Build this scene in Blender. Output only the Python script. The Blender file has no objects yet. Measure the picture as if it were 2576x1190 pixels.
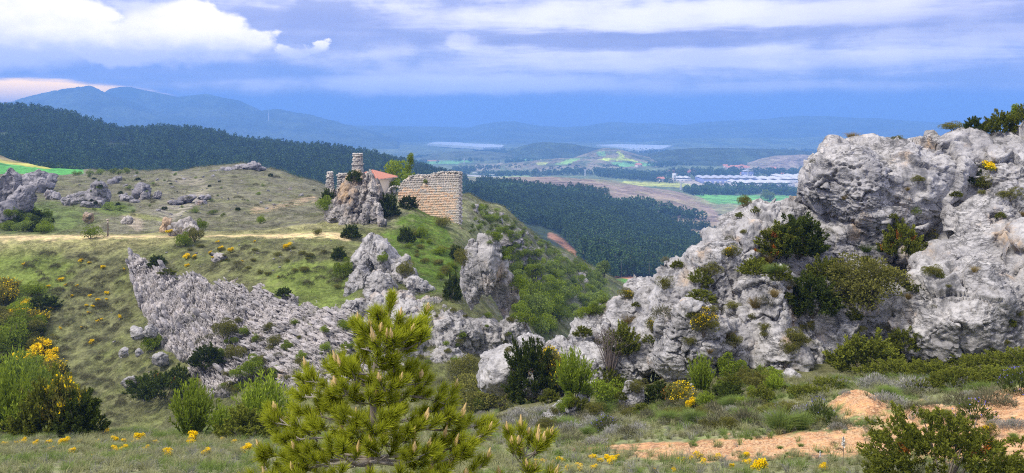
import bpy, bmesh, math, random
import numpy as np
from mathutils import Vector, Matrix, Euler

# ------------------------------------------------------------------ camera, sky, sun, exposure
C = bpy.context.scene.collection
SC = bpy.context.scene
R = math.radians
F = 2231.0            # focal length in photo units (photo taken as 2576 wide)
CU, HV = 1288.0, 310.0

cam_d = bpy.data.cameras.new('camera')
cam = bpy.data.objects.new('camera', cam_d)
C.objects.link(cam)
cam.location = (0, 0, 0)
cam.rotation_euler = (R(90), 0, 0)
cam_d.sensor_width = 36
cam_d.lens = 36 * F / 2576
cam_d.shift_y = -285 / 2576
cam_d.clip_start = 0.1
cam_d.clip_end = 60000
SC.camera = cam

SUN_EL, SUN_AZ = 50.0, -128.0       # azimuth from +Y towards +X
W = bpy.data.worlds.new('World')
SC.world = W
W.use_nodes = True


def build_world():
    nt = W.node_tree
    nt.nodes.clear()
    N = nt.nodes.new
    L = nt.links.new
    out = N('ShaderNodeOutputWorld')
    bg = N('ShaderNodeBackground')
    bg.inputs[1].default_value = 1.0
    L(bg.outputs[0], out.inputs[0])
    sky = N('ShaderNodeTexSky')
    sky.sky_type = 'NISHITA'
    sky.sun_disc = False
    sky.sun_elevation = R(SUN_EL)
    sky.sun_rotation = R(SUN_AZ)
    sky.air_density = 1.2
    tc = N('ShaderNodeTexCoord')
    sep = N('ShaderNodeSeparateXYZ')
    L(tc.outputs['Generated'], sep.inputs[0])

    def m(op, a, b=None, c=None, clamp=False):
        n = N('ShaderNodeMath')
        n.operation = op
        n.use_clamp = clamp
        for i, q in enumerate((a, b, c)):
            if q is None:
                continue
            if isinstance(q, (int, float)):
                n.inputs[i].default_value = q
            else:
                L(q, n.inputs[i])
        return n.outputs[0]

    def sm(x, lo, hi):
        n = N('ShaderNodeMapRange')
        n.interpolation_type = 'SMOOTHSTEP'
        L(x, n.inputs[0])
        n.inputs[1].default_value = lo
        n.inputs[2].default_value = hi
        return n.outputs[0]

    def mix(f, a, b):
        n = N('ShaderNodeMix')
        n.data_type = 'RGBA'
        if isinstance(f, (int, float)):
            n.inputs[0].default_value = f
        else:
            L(f, n.inputs[0])
        for i, q in ((6, a), (7, b)):
            if isinstance(q, tuple):
                n.inputs[i].default_value = (*q, 1)
            else:
                L(q, n.inputs[i])
        return n.outputs[2]

    x, y, z = sep.outputs
    hyp = m('SQRT', m('ADD', m('MULTIPLY', x, x), m('MULTIPLY', y, y)))
    az = m('ARCTAN2', x, y)
    el = m('DIVIDE', z, m('MAXIMUM', hyp, 0.05))

    def noise(sx, sy, off, detail=5, rough=0.55, dist=0.0):
        cx = N('ShaderNodeCombineXYZ')
        L(m('MULTIPLY', az, sx), cx.inputs[0])
        L(m('MULTIPLY', el, sy), cx.inputs[1])
        cx.inputs[2].default_value = off
        n = N('ShaderNodeTexNoise')
        n.inputs['Scale'].default_value = 1
        n.inputs['Detail'].default_value = detail
        n.inputs['Roughness'].default_value = rough
        n.inputs['Distortion'].default_value = dist
        L(cx.outputs[0], n.inputs['Vector'])
        return n.outputs[0]

    n_str = noise(3.6, 36, 1.7, 7, 0.6, 0.5)        # long flat cloud layers
    n_str2 = noise(8, 60, 5.2, 7, 0.62)
    n_puf = noise(16, 26, 9.1, 7, 0.56)             # cumulus puffs
    n_fine = noise(34, 60, 3.3, 5, 0.55)

    def ell(u, v, ru, rv, amp_u=0.0, amp_v=0.0, soft=0.5, nz=None, bias=0.0):
        """soft mask of one cloud body, at the direction it has in the sky"""
        a0 = math.atan((u - CU) / F)
        e0 = (HV - v) / F * math.cos(a0)
        nz = nz if nz is not None else n_puf
        d = m('SUBTRACT', nz, 0.5)
        du = m('DIVIDE', m('SUBTRACT', m('ADD', az, m('MULTIPLY', d, amp_u)), a0), ru / F)
        dv = m('DIVIDE', m('SUBTRACT', m('ADD', el, m('MULTIPLY', d, amp_v)), e0), rv / F)
        r = m('ADD', m('MULTIPLY', du, du), m('MULTIPLY', dv, dv))
        return sm(m('SUBTRACT', 1.0, r), -soft, soft)

    n_bt = m('ADD', m('MULTIPLY', n_str, 0.5), m('ADD', m('MULTIPLY', n_puf, 0.34), m('MULTIPLY', n_fine, 0.16)))
    # cover seen low over the horizon: deep storm blue, lavender layers above, paler and brighter towards the zenith
    g_low = sm(el, 0.022, 0.036)
    storm_tex = m('MULTIPLY', n_str, 1.0)
    c_storm = mix(storm_tex, STORM_A, STORM_B)
    c_band = mix(sm(n_bt, 0.40, 0.60), BAND_A, BAND_B)
    edge = m('ADD', el, m('MULTIPLY', m('SUBTRACT', n_puf, 0.5), 0.014))
    col = mix(sm(edge, 0.026, 0.040), c_storm, c_band)
    top = mix(sm(n_bt, 0.42, 0.60), TOP_A, TOP_B)
    col = mix(sm(m('ADD', el, m('MULTIPLY', m('SUBTRACT', n_str2, 0.5), 0.05)), 0.062, 0.095), col, top)
    # grey-blue underside of the layer across the middle
    band1 = ell(1560, 100, 440, 26, 0.25, 0.022, 0.7, n_str2)
    col = mix(m('MULTIPLY', band1, 0.85), col, GREY_A)
    band2 = ell(760, 72, 420, 48, 0.2, 0.03, 0.8, n_str2)
    col = mix(m('MULTIPLY', band2, 0.8), col, GREY_B)
    band2b = ell(330, 172, 460, 26, 0.2, 0.02, 0.8, n_str2)
    col = mix(m('MULTIPLY', band2b, 0.8), col, GREY_C)
    band3 = ell(2480, 36, 420, 60, 0.2, 0.03, 0.9, n_str2)
    col = mix(m('MULTIPLY', band3, 0.6), col, GREY_A)
    # pale lower rim of the deck above the storm
    rim = ell(1150, 212, 420, 22, 0.3, 0.02, 0.8, n_puf)
    col = mix(m('MULTIPLY', rim, 0.75), col, RIM)
    rim2 = ell(1720, 42, 620, 34, 0.3, 0.03, 0.9, n_str2)
    col = mix(m('MULTIPLY', rim2, 0.7), col, PALE)
    rim3 = ell(1750, 150, 520, 24, 0.3, 0.025, 0.9, n_str2)
    col = mix(m('MULTIPLY', rim3, 0.55), col, PALE)
    # the sunlit cumulus
    masks = None
    for (u, v, ru, rv) in ((50, 80, 190, 78), (160, 52, 130, 74), (330, 104, 170, 48), (480, 80, 160, 70), (495, 44, 90, 46),
                           (600, 100, 80, 36), (-120, 70, 200, 70), (745, 124, 60, 16)):
        e = ell(u, v, ru, rv, 0.13, 0.05, 0.42)
        masks = e if masks is None else m('MAXIMUM', masks, e)
    vv = m('ADD', el, m('MULTIPLY', m('SUBTRACT', n_fine, 0.5), 0.03))
    cum = mix(sm(vv, 0.068, 0.098), CUM_LOW, CUM_HI)
    cum = mix(m('MULTIPLY', sm(n_puf, 0.42, 0.66), 0.35), cum, CUM_SH)
    col = mix(m('MULTIPLY', masks, 0.95), col, cum)
    wisp = ell(1160, 104, 40, 20, 0.08, 0.04, 0.8)
    col = mix(m('MULTIPLY', wisp, 0.5), col, PALE)
    # clear gap above the peaks: the sun-bright sky beyond the storm
    gap = ell(60, 246, 270, 44, 0.06, 0.014, 0.3, n_str2)
    col = mix(gap, col, GAP)
    # overcast sky is brighter towards the zenith
    up = sm(el, 0.16, 1.6)
    zen = mix(sm(n_str, 0.3, 0.7), ZEN_A, ZEN_B)
    col = mix(up, col, zen)
    # clear sky where the cover is thin
    skyc = N('ShaderNodeVectorMath')
    skyc.operation = 'SCALE'
    L(sky.outputs[0], skyc.inputs[0])
    skyc.inputs['Scale'].default_value = 0.1
    thin = m('MULTIPLY', sm(n_str2, 0.55, 0.8), 0.25)
    col = mix(thin, col, skyc.outputs[0])
    L(col, bg.inputs[0])


STORM_A, STORM_B = (0.07, 0.16, 0.58), (0.30, 0.40, 0.92)
BAND_A, BAND_B = (0.33, 0.39, 0.68), (0.74, 0.74, 0.98)
TOP_A, TOP_B = (0.42, 0.45, 0.70), (0.92, 0.89, 1.02)
GREY_A, GREY_B, GREY_C = (0.28, 0.31, 0.56), (0.34, 0.38, 0.66), (0.24, 0.34, 0.72)
RIM, PALE = (1.0, 1.0, 1.5), (1.12, 1.06, 1.25)
CUM_LOW, CUM_HI, CUM_SH = (0.70, 0.72, 1.0), (1.40, 1.27, 1.15), (0.80, 0.77, 0.98)
GAP = (3.3, 2.05, 0.5)
ZEN_A, ZEN_B = (0.95, 0.95, 1.04), (1.3, 1.28, 1.33)
build_world()

sun_d = bpy.data.lights.new('sun', 'SUN')
sun_d.energy = 3.0
sun_d.angle = R(7)
sun_d.color = (1.0, 0.93, 0.82)
sun = bpy.data.objects.new('sun', sun_d)
C.objects.link(sun)
_a, _e = R(SUN_AZ), R(SUN_EL)
_sd = Vector((math.sin(_a) * math.cos(_e), math.cos(_a) * math.cos(_e), math.sin(_e)))
sun.rotation_euler = (-_sd).to_track_quat('-Z', 'Y').to_euler()

VS = SC.view_settings
SC.display_settings.display_device = 'sRGB'
VS.view_transform = 'Standard'
VS.look = 'None'
VS.exposure = 0.40
VS.gamma = 1.0
VS.use_curve_mapping = False
SC.render.engine = 'CYCLES'
SC.cycles.max_bounces = 5
SC.cycles.diffuse_bounces = 2
SC.cycles.glossy_bounces = 2
SC.cycles.transmission_bounces = 2
SC.cycles.transparent_max_bounces = 6
SC.cycles.volume_bounces = 1
SC.cycles.use_denoising = False
SC.cycles.pixel_filter_type = 'BLACKMAN_HARRIS'
SC.cycles.filter_width = 1.1

HAZE_DENSITY = 2.35e-4
HAZE_COLOR = (0.21, 0.44, 0.95)

# ------------------------------------------------------------------ helpers


def P(u, v, y):
    return np.array(((u - CU) / F * y, y, -(v - HV) / F * y))


def rng(s):
    return np.random.default_rng(s)


def _hash(ix, iy, iz, s):
    h = (ix.astype(np.uint32) * np.uint32(374761393) + iy.astype(np.uint32) * np.uint32(668265263)
         + iz.astype(np.uint32) * np.uint32(2246822519) + np.uint32((s * 3266489917) & 0xffffffff))
    h ^= h >> np.uint32(15)
    h *= np.uint32(2654435761)
    h ^= h >> np.uint32(13)
    h *= np.uint32(1274126177)
    h ^= h >> np.uint32(16)
    return h


_G = np.array([(1, 1, 0), (-1, 1, 0), (1, -1, 0), (-1, -1, 0), (1, 0, 1), (-1, 0, 1), (1, 0, -1), (-1, 0, -1),
               (0, 1, 1), (0, -1, 1), (0, 1, -1), (0, -1, -1), (1, 1, 0), (-1, 1, 0), (0, -1, 1), (0, -1, -1)], np.float32)


def perlin(Q, s=0):
    Q = np.asarray(Q, np.float64)
    i = np.floor(Q)
    f = (Q - i).astype(np.float32)
    i = i.astype(np.int64)
    w = f * f * f * (f * (f * 6 - 15) + 10)
    out = np.zeros(len(Q), np.float32)
    for a in (0, 1):
        wa = w[:, 0] if a else 1 - w[:, 0]
        for b in (0, 1):
            wb = w[:, 1] if b else 1 - w[:, 1]
            for c in (0, 1):
                wc = w[:, 2] if c else 1 - w[:, 2]
                g = _G[_hash(i[:, 0] + a, i[:, 1] + b, i[:, 2] + c, s) & np.uint32(15)]
                d = g[:, 0] * (f[:, 0] - a) + g[:, 1] * (f[:, 1] - b) + g[:, 2] * (f[:, 2] - c)
                out += wa * wb * wc * d
    return out


def fbm(Q, n=4, s=0, gain=0.5, ridged=False):
    Q = np.asarray(Q, np.float64)
    t = np.zeros(len(Q), np.float32)
    a, tot = 1.0, 0
    for k in range(n):
        p = perlin(Q * (2.03 ** k) + 17.3 * k, s + k)
        if ridged:
            p = 1 - 2 * np.abs(p)
        t += a * p
        a *= gain
    return t


def worley(Q, s=0, vec=False):
    Q = np.asarray(Q, np.float64)
    i = np.floor(Q)
    f = (Q - i).astype(np.float32)
    i = i.astype(np.int64)
    f1 = np.full(len(Q), 9, np.float32)
    f2 = f1.copy()
    idv = np.zeros(len(Q), np.float32)
    vv = np.zeros((len(Q), 3), np.float32)
    for a in (-1, 0, 1):
        for b in (-1, 0, 1):
            for c in (-1, 0, 1):
                h = _hash(i[:, 0] + a, i[:, 1] + b, i[:, 2] + c, s)
                px = a + (h & np.uint32(1023)).astype(np.float32) / 1023 - f[:, 0]
                py = b + ((h >> np.uint32(10)) & np.uint32(1023)).astype(np.float32) / 1023 - f[:, 1]
                pz = c + ((h >> np.uint32(20)) & np.uint32(1023)).astype(np.float32) / 1023 - f[:, 2]
                d = px * px + py * py + pz * pz
                nearer = d < f1
                f2 = np.where(nearer, f1, np.minimum(f2, d))
                idv = np.where(nearer, (h % np.uint32(997)).astype(np.float32) / 997, idv)
                f1 = np.where(nearer, d, f1)
                if vec:
                    vv[nearer] = np.stack([px, py, pz], 1)[nearer]
    if vec:
        return np.sqrt(f1), np.sqrt(f2), idv, vv
    return np.sqrt(f1), np.sqrt(f2), idv


def sstep(x, a, b):
    t = np.clip((x - a) / (b - a), 0, 1)
    return t * t * (3 - 2 * t)


def mesh(name, V, Fc, mats=(), mi=None, smooth=False, attrs=None):
    """V (n,3), Fc (m,k) or a list of such arrays"""
    me = bpy.data.meshes.new(name)
    V = np.asarray(V, np.float32)
    Fs = [np.asarray(f, np.int32) for f in (Fc if isinstance(Fc, list) else [Fc]) if len(f)]
    me.vertices.add(len(V))
    me.vertices.foreach_set('co', V.ravel())
    nl = sum(f.size for f in Fs)
    me.loops.add(nl)
    me.loops.foreach_set('vertex_index', np.concatenate([f.ravel() for f in Fs]))
    tot = np.concatenate([np.full(len(f), f.shape[1], np.int32) for f in Fs])
    st = np.concatenate(([0], np.cumsum(tot)[:-1])).astype(np.int32)
    me.polygons.add(len(tot))
    me.polygons.foreach_set('loop_start', st)
    if smooth:
        me.polygons.foreach_set('use_smooth', np.ones(len(tot), bool))
    for mt in (mats if isinstance(mats, (list, tuple)) else (mats,)):
        me.materials.append(mt)
    if mi is not None:
        me.polygons.foreach_set('material_index', np.asarray(mi, np.int32))
    for k, a in (attrs or {}).items():
        a = np.asarray(a, np.float32)
        if a.ndim == 1:
            at = me.attributes.new(k, 'FLOAT', 'POINT')
            at.data.foreach_set('value', a)
        else:
            at = me.attributes.new(k, 'FLOAT_COLOR', 'POINT')
            at.data.foreach_set('color', np.concatenate([a, np.ones((len(a), 1), np.float32)], 1).ravel())
    me.update(calc_edges=True)
    return me


def link(name, data, parent=None, loc=None, rot=None, scale=None):
    o = bpy.data.objects.new(name, data)
    C.objects.link(o)
    if parent is not None:
        o.parent = parent
    if loc is not None:
        o.location = loc
    if rot is not None:
        o.rotation_euler = rot
    if scale is not None:
        o.scale = (scale,) * 3 if isinstance(scale, (int, float)) else scale
    return o


def tag(o, label, cat, group=None, kind=None):
    o['label'] = label
    o['category'] = cat
    if group:
        o['group'] = group
    if kind:
        o['kind'] = kind
    return o


def thing(name, label, cat, loc=(0, 0, 0), rot=None, group=None, scale=None):
    return tag(link(name, None, None, loc, rot, scale), label, cat, group)


def structure(o):
    o['kind'] = 'structure'
    return o


def stuff(o):
    o['kind'] = 'stuff'
    return o


def copy_tree(o, parent=None):
    c = o.copy()
    C.objects.link(c)
    if parent is not None:
        c.parent = parent
    for ch in KIDS.get(o.name, ()):
        copy_tree(ch, c)
    return c


KIDS = {}


def child(name, data, parent, loc=None, rot=None, scale=None):
    o = link(name, data, parent, loc, rot, scale)
    KIDS.setdefault(parent.name, []).append(o)
    return o


def tube(pts, rad, n=6, v0=0):
    """swept tube -> V, quads"""
    pts = np.asarray(pts, float)
    rad = np.broadcast_to(np.asarray(rad, float), (len(pts),))
    d = np.gradient(pts, axis=0)
    d /= np.linalg.norm(d, axis=1)[:, None] + 1e-9
    ref = np.where(np.abs(d[:, 2:3]) > 0.9, np.array([[1.0, 0, 0]]), np.array([[0, 0, 1.0]]))
    s = np.cross(d, ref)
    s /= np.linalg.norm(s, axis=1)[:, None] + 1e-9
    t = np.cross(d, s)
    an = np.arange(n) / n * 2 * np.pi
    V = pts[:, None, :] + rad[:, None, None] * (np.cos(an)[None, :, None] * s[:, None, :] + np.sin(an)[None, :, None] * t[:, None, :])
    k = len(pts)
    i = np.arange(k - 1)[:, None] * n
    j = np.arange(n)[None, :]
    j2 = (j + 1) % n
    Q = np.stack([i + j, i + j2, i + n + j2, i + n + j], -1).reshape(-1, 4)
    return V.reshape(-1, 3), Q + v0


class Acc:
    """collects shapes for one mesh"""

    def __init__(self):
        self.V, self.F, self.M, self.n = [], {}, {}, 0
        self.A = []

    def add(self, V, Fc, mi=0, var=None):
        V = np.asarray(V, float)
        Fc = np.asarray(Fc)
        self.F.setdefault(Fc.shape[1], []).append(Fc + self.n)
        self.M.setdefault(Fc.shape[1], []).append(np.full(len(Fc), mi))
        self.V.append(V)
        self.A.append(np.zeros(len(V)) if var is None else np.broadcast_to(var, (len(V),)))
        self.n += len(V)

    def tube(self, pts, rad, n=6, mi=0, var=None):
        V, Q = tube(pts, rad, n)
        self.add(V, Q, mi, var)

    def box(self, c, s, rz=0.0, mi=0, jit=0.0, rg=None):
        V = np.array([(x, y, z) for x in (-.5, .5) for y in (-.5, .5) for z in (-.5, .5)]) * np.asarray(s)
        if jit:
            V = V + rg.uniform(-jit, jit, V.shape)
        cr, sr = math.cos(rz), math.sin(rz)
        V = V @ np.array([[cr, sr, 0], [-sr, cr, 0], [0, 0, 1]]) + np.asarray(c)
        self.add(V, BOXF, mi)

    def build(self, name, mats, smooth=False):
        ks = sorted(self.F)
        return mesh(name, np.concatenate(self.V), [np.concatenate(self.F[k]) for k in ks], mats,
                    np.concatenate([np.concatenate(self.M[k]) for k in ks]), smooth, {'var': np.concatenate(self.A)})


BOXF = np.array([(0, 1, 3, 2), (4, 6, 7, 5), (0, 4, 5, 1), (2, 3, 7, 6), (0, 2, 6, 4), (1, 5, 7, 3)])

# ------------------------------------------------------------------ materials


class NT:
    def __init__(self, name):
        self.m = bpy.data.materials.new(name)
        self.m.use_nodes = True
        self.t = self.m.node_tree
        self.t.nodes.clear()

    def n(self, kind, **kw):
        x = self.t.nodes.new('ShaderNode' + kind)
        for k, v in kw.items():
            if k.startswith('i_'):
                x.inputs[k[2:].replace('_', ' ')].default_value = v
            else:
                setattr(x, k, v)
        return x

    def l(self, a, b):
        self.t.links.new(a, b)

    def noise(self, vec, scale, detail=4, rough=0.55, dist=0):
        x = self.n('TexNoise', i_Scale=scale, i_Detail=detail, i_Roughness=rough, i_Distortion=dist)
        if vec is not None:
            self.l(vec, x.inputs['Vector'])
        return x.outputs[0]

    def ss(self, x, a, b, lo=0.0, hi=1.0):
        r = self.n('MapRange', interpolation_type='SMOOTHSTEP')
        self.l(x, r.inputs[0])
        for i, q in enumerate((a, b, lo, hi)):
            r.inputs[i + 1].default_value = q
        return r.outputs[0]

    def mix(self, f, a, b, blend='MIX'):
        x = self.n('Mix', data_type='RGBA', blend_type=blend)
        for i, q in ((0, f), (6, a), (7, b)):
            if isinstance(q, tuple):
                x.inputs[i].default_value = (*q, 1)
            elif isinstance(q, (int, float)):
                x.inputs[i].default_value = q
            else:
                self.l(q, x.inputs[i])
        return x.outputs[2]

    def math(self, op, a, b=None):
        x = self.n('Math', operation=op)
        for i, q in enumerate((a, b)):
            if q is None:
                continue
            if isinstance(q, (int, float)):
                x.inputs[i].default_value = q
            else:
                self.l(q, x.inputs[i])
        return x.outputs[0]

    def pos(self, scale=None, rot=None):
        g = self.n('NewGeometry').outputs['Position']
        if scale is None:
            return g
        mp = self.n('Mapping')
        mp.inputs['Scale'].default_value = scale
        if rot:
            mp.inputs['Rotation'].default_value = rot
        self.l(g, mp.inputs['Vector'])
        return mp.outputs[0]

    def finish(self, col, rough=0.9, bump=None, bstr=0.5, bdist=0.1, spec=0.2, sheen=0):
        p = self.n('BsdfPrincipled')
        p.inputs['Roughness'].default_value = rough
        p.inputs['Specular IOR Level'].default_value = spec
        if isinstance(col, tuple):
            p.inputs['Base Color'].default_value = (*col, 1)
        else:
            self.l(col, p.inputs['Base Color'])
        if bump is not None:
            b = self.n('Bump', i_Strength=bstr, i_Distance=bdist)
            self.l(bump, b.inputs['Height'])
            self.l(b.outputs[0], p.inputs['Normal'])
        o = self.n('OutputMaterial')
        self.l(p.outputs[0], o.inputs[0])
        return self.m


def mat_rock(name, px, light=(0.50, 0.49, 0.50), mid=(0.33, 0.325, 0.345), dark=(0.13, 0.13, 0.14), warm=(0.50, 0.33, 0.17), wamt=0.62, aniso=None):
    """limestone, px = metres per photo unit at its distance"""
    t = NT(name)
    pos = t.pos()
    a = t.noise(pos, 1 / (70 * px), 6, 0.62)
    b = t.noise(pos, 1 / (14 * px), 6, 0.65)
    col = t.mix(t.ss(a, 0.35, 0.62), mid, light)
    col = t.mix(t.ss(b, 0.40, 0.70, 0.0, 0.7), col, tuple(0.75 * q for q in mid))
    w = t.noise(t.pos((1, 1, 0.6)), 1 / (120 * px), 5, 0.65)
    col = t.mix(t.ss(w, wamt - 0.06, wamt + 0.12, 0.0, 0.75), col, warm)
    st = t.noise(t.pos((1, 1, 0.35)), 1 / (55 * px), 7, 0.7)
    col = t.mix(t.ss(st, 0.52, 0.66, 0, 0.85), col, dark)
    fine = t.noise(pos, 1 / (5 * px), 4, 0.7)
    col = t.mix(t.ss(fine, 0.54, 0.72, 0, 0.75), col, dark)
    # seams: shade of long narrow fissures painted into the colour as dark lines
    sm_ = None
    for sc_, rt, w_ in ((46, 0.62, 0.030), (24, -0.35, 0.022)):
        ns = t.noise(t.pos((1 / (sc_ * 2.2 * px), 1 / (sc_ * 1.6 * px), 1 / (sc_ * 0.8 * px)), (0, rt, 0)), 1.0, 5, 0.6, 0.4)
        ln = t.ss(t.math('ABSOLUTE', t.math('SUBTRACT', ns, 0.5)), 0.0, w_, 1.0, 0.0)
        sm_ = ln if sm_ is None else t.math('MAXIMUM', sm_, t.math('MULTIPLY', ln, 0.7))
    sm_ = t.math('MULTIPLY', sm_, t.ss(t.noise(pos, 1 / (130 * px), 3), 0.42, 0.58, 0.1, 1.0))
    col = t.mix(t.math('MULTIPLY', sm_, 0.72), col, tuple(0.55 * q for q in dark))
    h = t.math('ADD', t.math('MULTIPLY', fine, 0.6), b)
    h = t.math('SUBTRACT', h, t.math('MULTIPLY', sm_, 0.9))
    return t.finish(col, 0.95, h, 0.6, 5 * px, 0.15)


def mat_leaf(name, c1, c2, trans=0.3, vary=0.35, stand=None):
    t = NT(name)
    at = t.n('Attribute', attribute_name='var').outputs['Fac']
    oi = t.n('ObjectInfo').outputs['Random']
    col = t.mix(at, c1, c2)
    if stand:       # stands of different age and kind, some greener, some duller
        col = t.mix(t.ss(t.noise(t.pos((1 / stand, 1 / stand, 0)), 1.0, 4, 0.6), 0.42, 0.64), col, tuple(q * w for q, w in zip(c2, (0.50, 0.55, 0.60))))
    k = t.math('ADD', t.math('MULTIPLY', oi, vary), 1 - vary / 2)
    sc = t.n('VectorMath', operation='SCALE')
    t.l(col, sc.inputs[0])
    t.l(k, sc.inputs['Scale'])
    d = t.n('BsdfDiffuse')
    t.l(sc.outputs[0], d.inputs[0])
    tr = t.n('BsdfTranslucent')
    t.l(sc.outputs[0], tr.inputs[0])
    mx = t.n('MixShader')
    mx.inputs[0].default_value = trans
    t.l(d.outputs[0], mx.inputs[1])
    t.l(tr.outputs[0], mx.inputs[2])
    o = t.n('OutputMaterial')
    t.l(mx.outputs[0], o.inputs[0])
    return t.m


def mat_plain(name, c, rough=0.85, noise=None, c2=None, spec=0.2):
    t = NT(name)
    if noise:
        col = t.mix(t.noise(t.pos(), noise, 5, 0.6), c, c2 or tuple(q * 0.6 for q in c))
    else:
        col = c
    return t.finish(col, rough, spec=spec)


def mat_ground(name, fine, mid, coarse, bdist, bstr=0.6):
    t = NT(name)
    at = t.n('Attribute', attribute_name='col')
    pos = t.pos()
    a = t.noise(pos, fine, 4, 0.7)
    b = t.noise(pos, mid, 5, 0.65)
    c = t.noise(pos, coarse, 4, 0.6)
    f = t.math('ADD', t.ss(a, 0.3, 0.7, 0.60, 1.4), t.ss(b, 0.3, 0.7, -0.36, 0.36))
    f = t.math('ADD', f, t.ss(c, 0.3, 0.7, -0.14, 0.14))
    sc = t.n('VectorMath', operation='SCALE')
    t.l(at.outputs['Color'], sc.inputs[0])
    t.l(f, sc.inputs['Scale'])
    hue = t.mix(t.ss(b, 0.45, 0.65, 0, 0.35), sc.outputs[0], (0.85, 0.95, 0.60), 'MULTIPLY')
    h = t.math('ADD', a, b)
    return t.finish(hue, 0.95, h, bstr, bdist, 0.1)


M = {}
M['ground'] = mat_ground('ground_near', 9.0, 1.6, 0.25, 0.10, 0.7)
M['hill'] = mat_ground('ground_hill', 2.2, 0.45, 0.06, 0.4, 0.8)
M['valley'] = mat_ground('ground_valley', 0.09, 0.02, 0.004, 3.0, 0.5)
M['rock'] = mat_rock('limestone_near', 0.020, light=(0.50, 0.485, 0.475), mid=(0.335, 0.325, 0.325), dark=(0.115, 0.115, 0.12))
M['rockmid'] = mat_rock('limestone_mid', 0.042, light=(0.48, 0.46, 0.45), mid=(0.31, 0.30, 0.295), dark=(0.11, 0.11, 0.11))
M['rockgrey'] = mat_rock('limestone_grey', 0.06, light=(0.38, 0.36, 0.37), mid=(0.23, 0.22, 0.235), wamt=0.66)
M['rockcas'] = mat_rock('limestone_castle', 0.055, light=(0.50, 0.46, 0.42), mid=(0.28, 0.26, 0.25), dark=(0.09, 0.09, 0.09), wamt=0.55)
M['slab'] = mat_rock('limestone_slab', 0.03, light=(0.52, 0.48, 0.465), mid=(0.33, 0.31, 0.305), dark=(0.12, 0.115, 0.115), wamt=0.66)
M['jun'] = mat_leaf('juniper_leaf', (0.045, 0.065, 0.012), (0.24, 0.26, 0.035))
M['jundark'] = mat_leaf('juniper_dark_leaf', (0.020, 0.036, 0.010), (0.10, 0.13, 0.022))
M['olive'] = mat_leaf('olive_leaf', (0.065, 0.075, 0.018), (0.26, 0.25, 0.06))
M['green'] = mat_leaf('green_leaf', (0.08, 0.13, 0.014), (0.30, 0.38, 0.04))
M['bushgreen'] = mat_leaf('broadleaf', (0.06, 0.10, 0.02), (0.30, 0.38, 0.09), 0.3, 0.6)
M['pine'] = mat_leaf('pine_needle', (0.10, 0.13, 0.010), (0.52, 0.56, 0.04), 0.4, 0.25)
M['far_pine'] = mat_leaf('far_pine_needle', (0.026, 0.056, 0.020), (0.115, 0.185, 0.058), 0.1, 0.55, 55)
M['far_leaf'] = mat_leaf('far_leaf', (0.03, 0.065, 0.025), (0.10, 0.17, 0.06), 0.2, 0.5)
M['grass'] = mat_leaf('grass_blade', (0.15, 0.17, 0.06), (0.46, 0.45, 0.24), 0.35, 0.5)
M['grassg'] = mat_leaf('grass_green', (0.08, 0.14, 0.03), (0.28, 0.36, 0.09), 0.35, 0.3)
M['dry'] = mat_leaf('dry_grass', (0.20, 0.15, 0.05), (0.42, 0.32, 0.12), 0.35, 0.3)
M['heath'] = mat_leaf('heath_leaf', (0.060, 0.062, 0.034), (0.21, 0.20, 0.115), 0.2, 0.6)
M['greyleaf'] = mat_leaf('grey_leaf', (0.14, 0.14, 0.12), (0.36, 0.35, 0.31), 0.2, 0.4)
M['flower'] = mat_leaf('yellow_flower', (0.80, 0.53, 0.005), (0.95, 0.73, 0.015), 0.25, 0.2)
M['orange'] = mat_leaf('rust_leaf', (0.35, 0.10, 0.02), (0.60, 0.24, 0.05), 0.25, 0.2)
M['blue'] = mat_leaf('blue_flower', (0.10, 0.10, 0.40), (0.25, 0.22, 0.65), 0.2, 0.2)
M['white'] = mat_leaf('white_flower', (0.6, 0.58, 0.55), (0.8, 0.78, 0.74), 0.2, 0.1)
M['bark'] = mat_plain('bark', (0.16, 0.13, 0.10), 0.9, 30, (0.30, 0.26, 0.22))
M['barkgrey'] = mat_plain('grey_bark', (0.38, 0.35, 0.31), 0.9, 40, (0.20, 0.17, 0.14))
M['twig'] = mat_plain('twig', (0.20, 0.17, 0.14), 0.9, 20, (0.10, 0.08, 0.06))
M['candle'] = mat_plain('candle_bud', (0.66, 0.50, 0.22), 0.8, 60, (0.50, 0.33, 0.14))
M['orangestone'] = mat_plain('dirt_stone', (0.58, 0.42, 0.26), 0.9, 6, (0.40, 0.24, 0.12))
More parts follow.
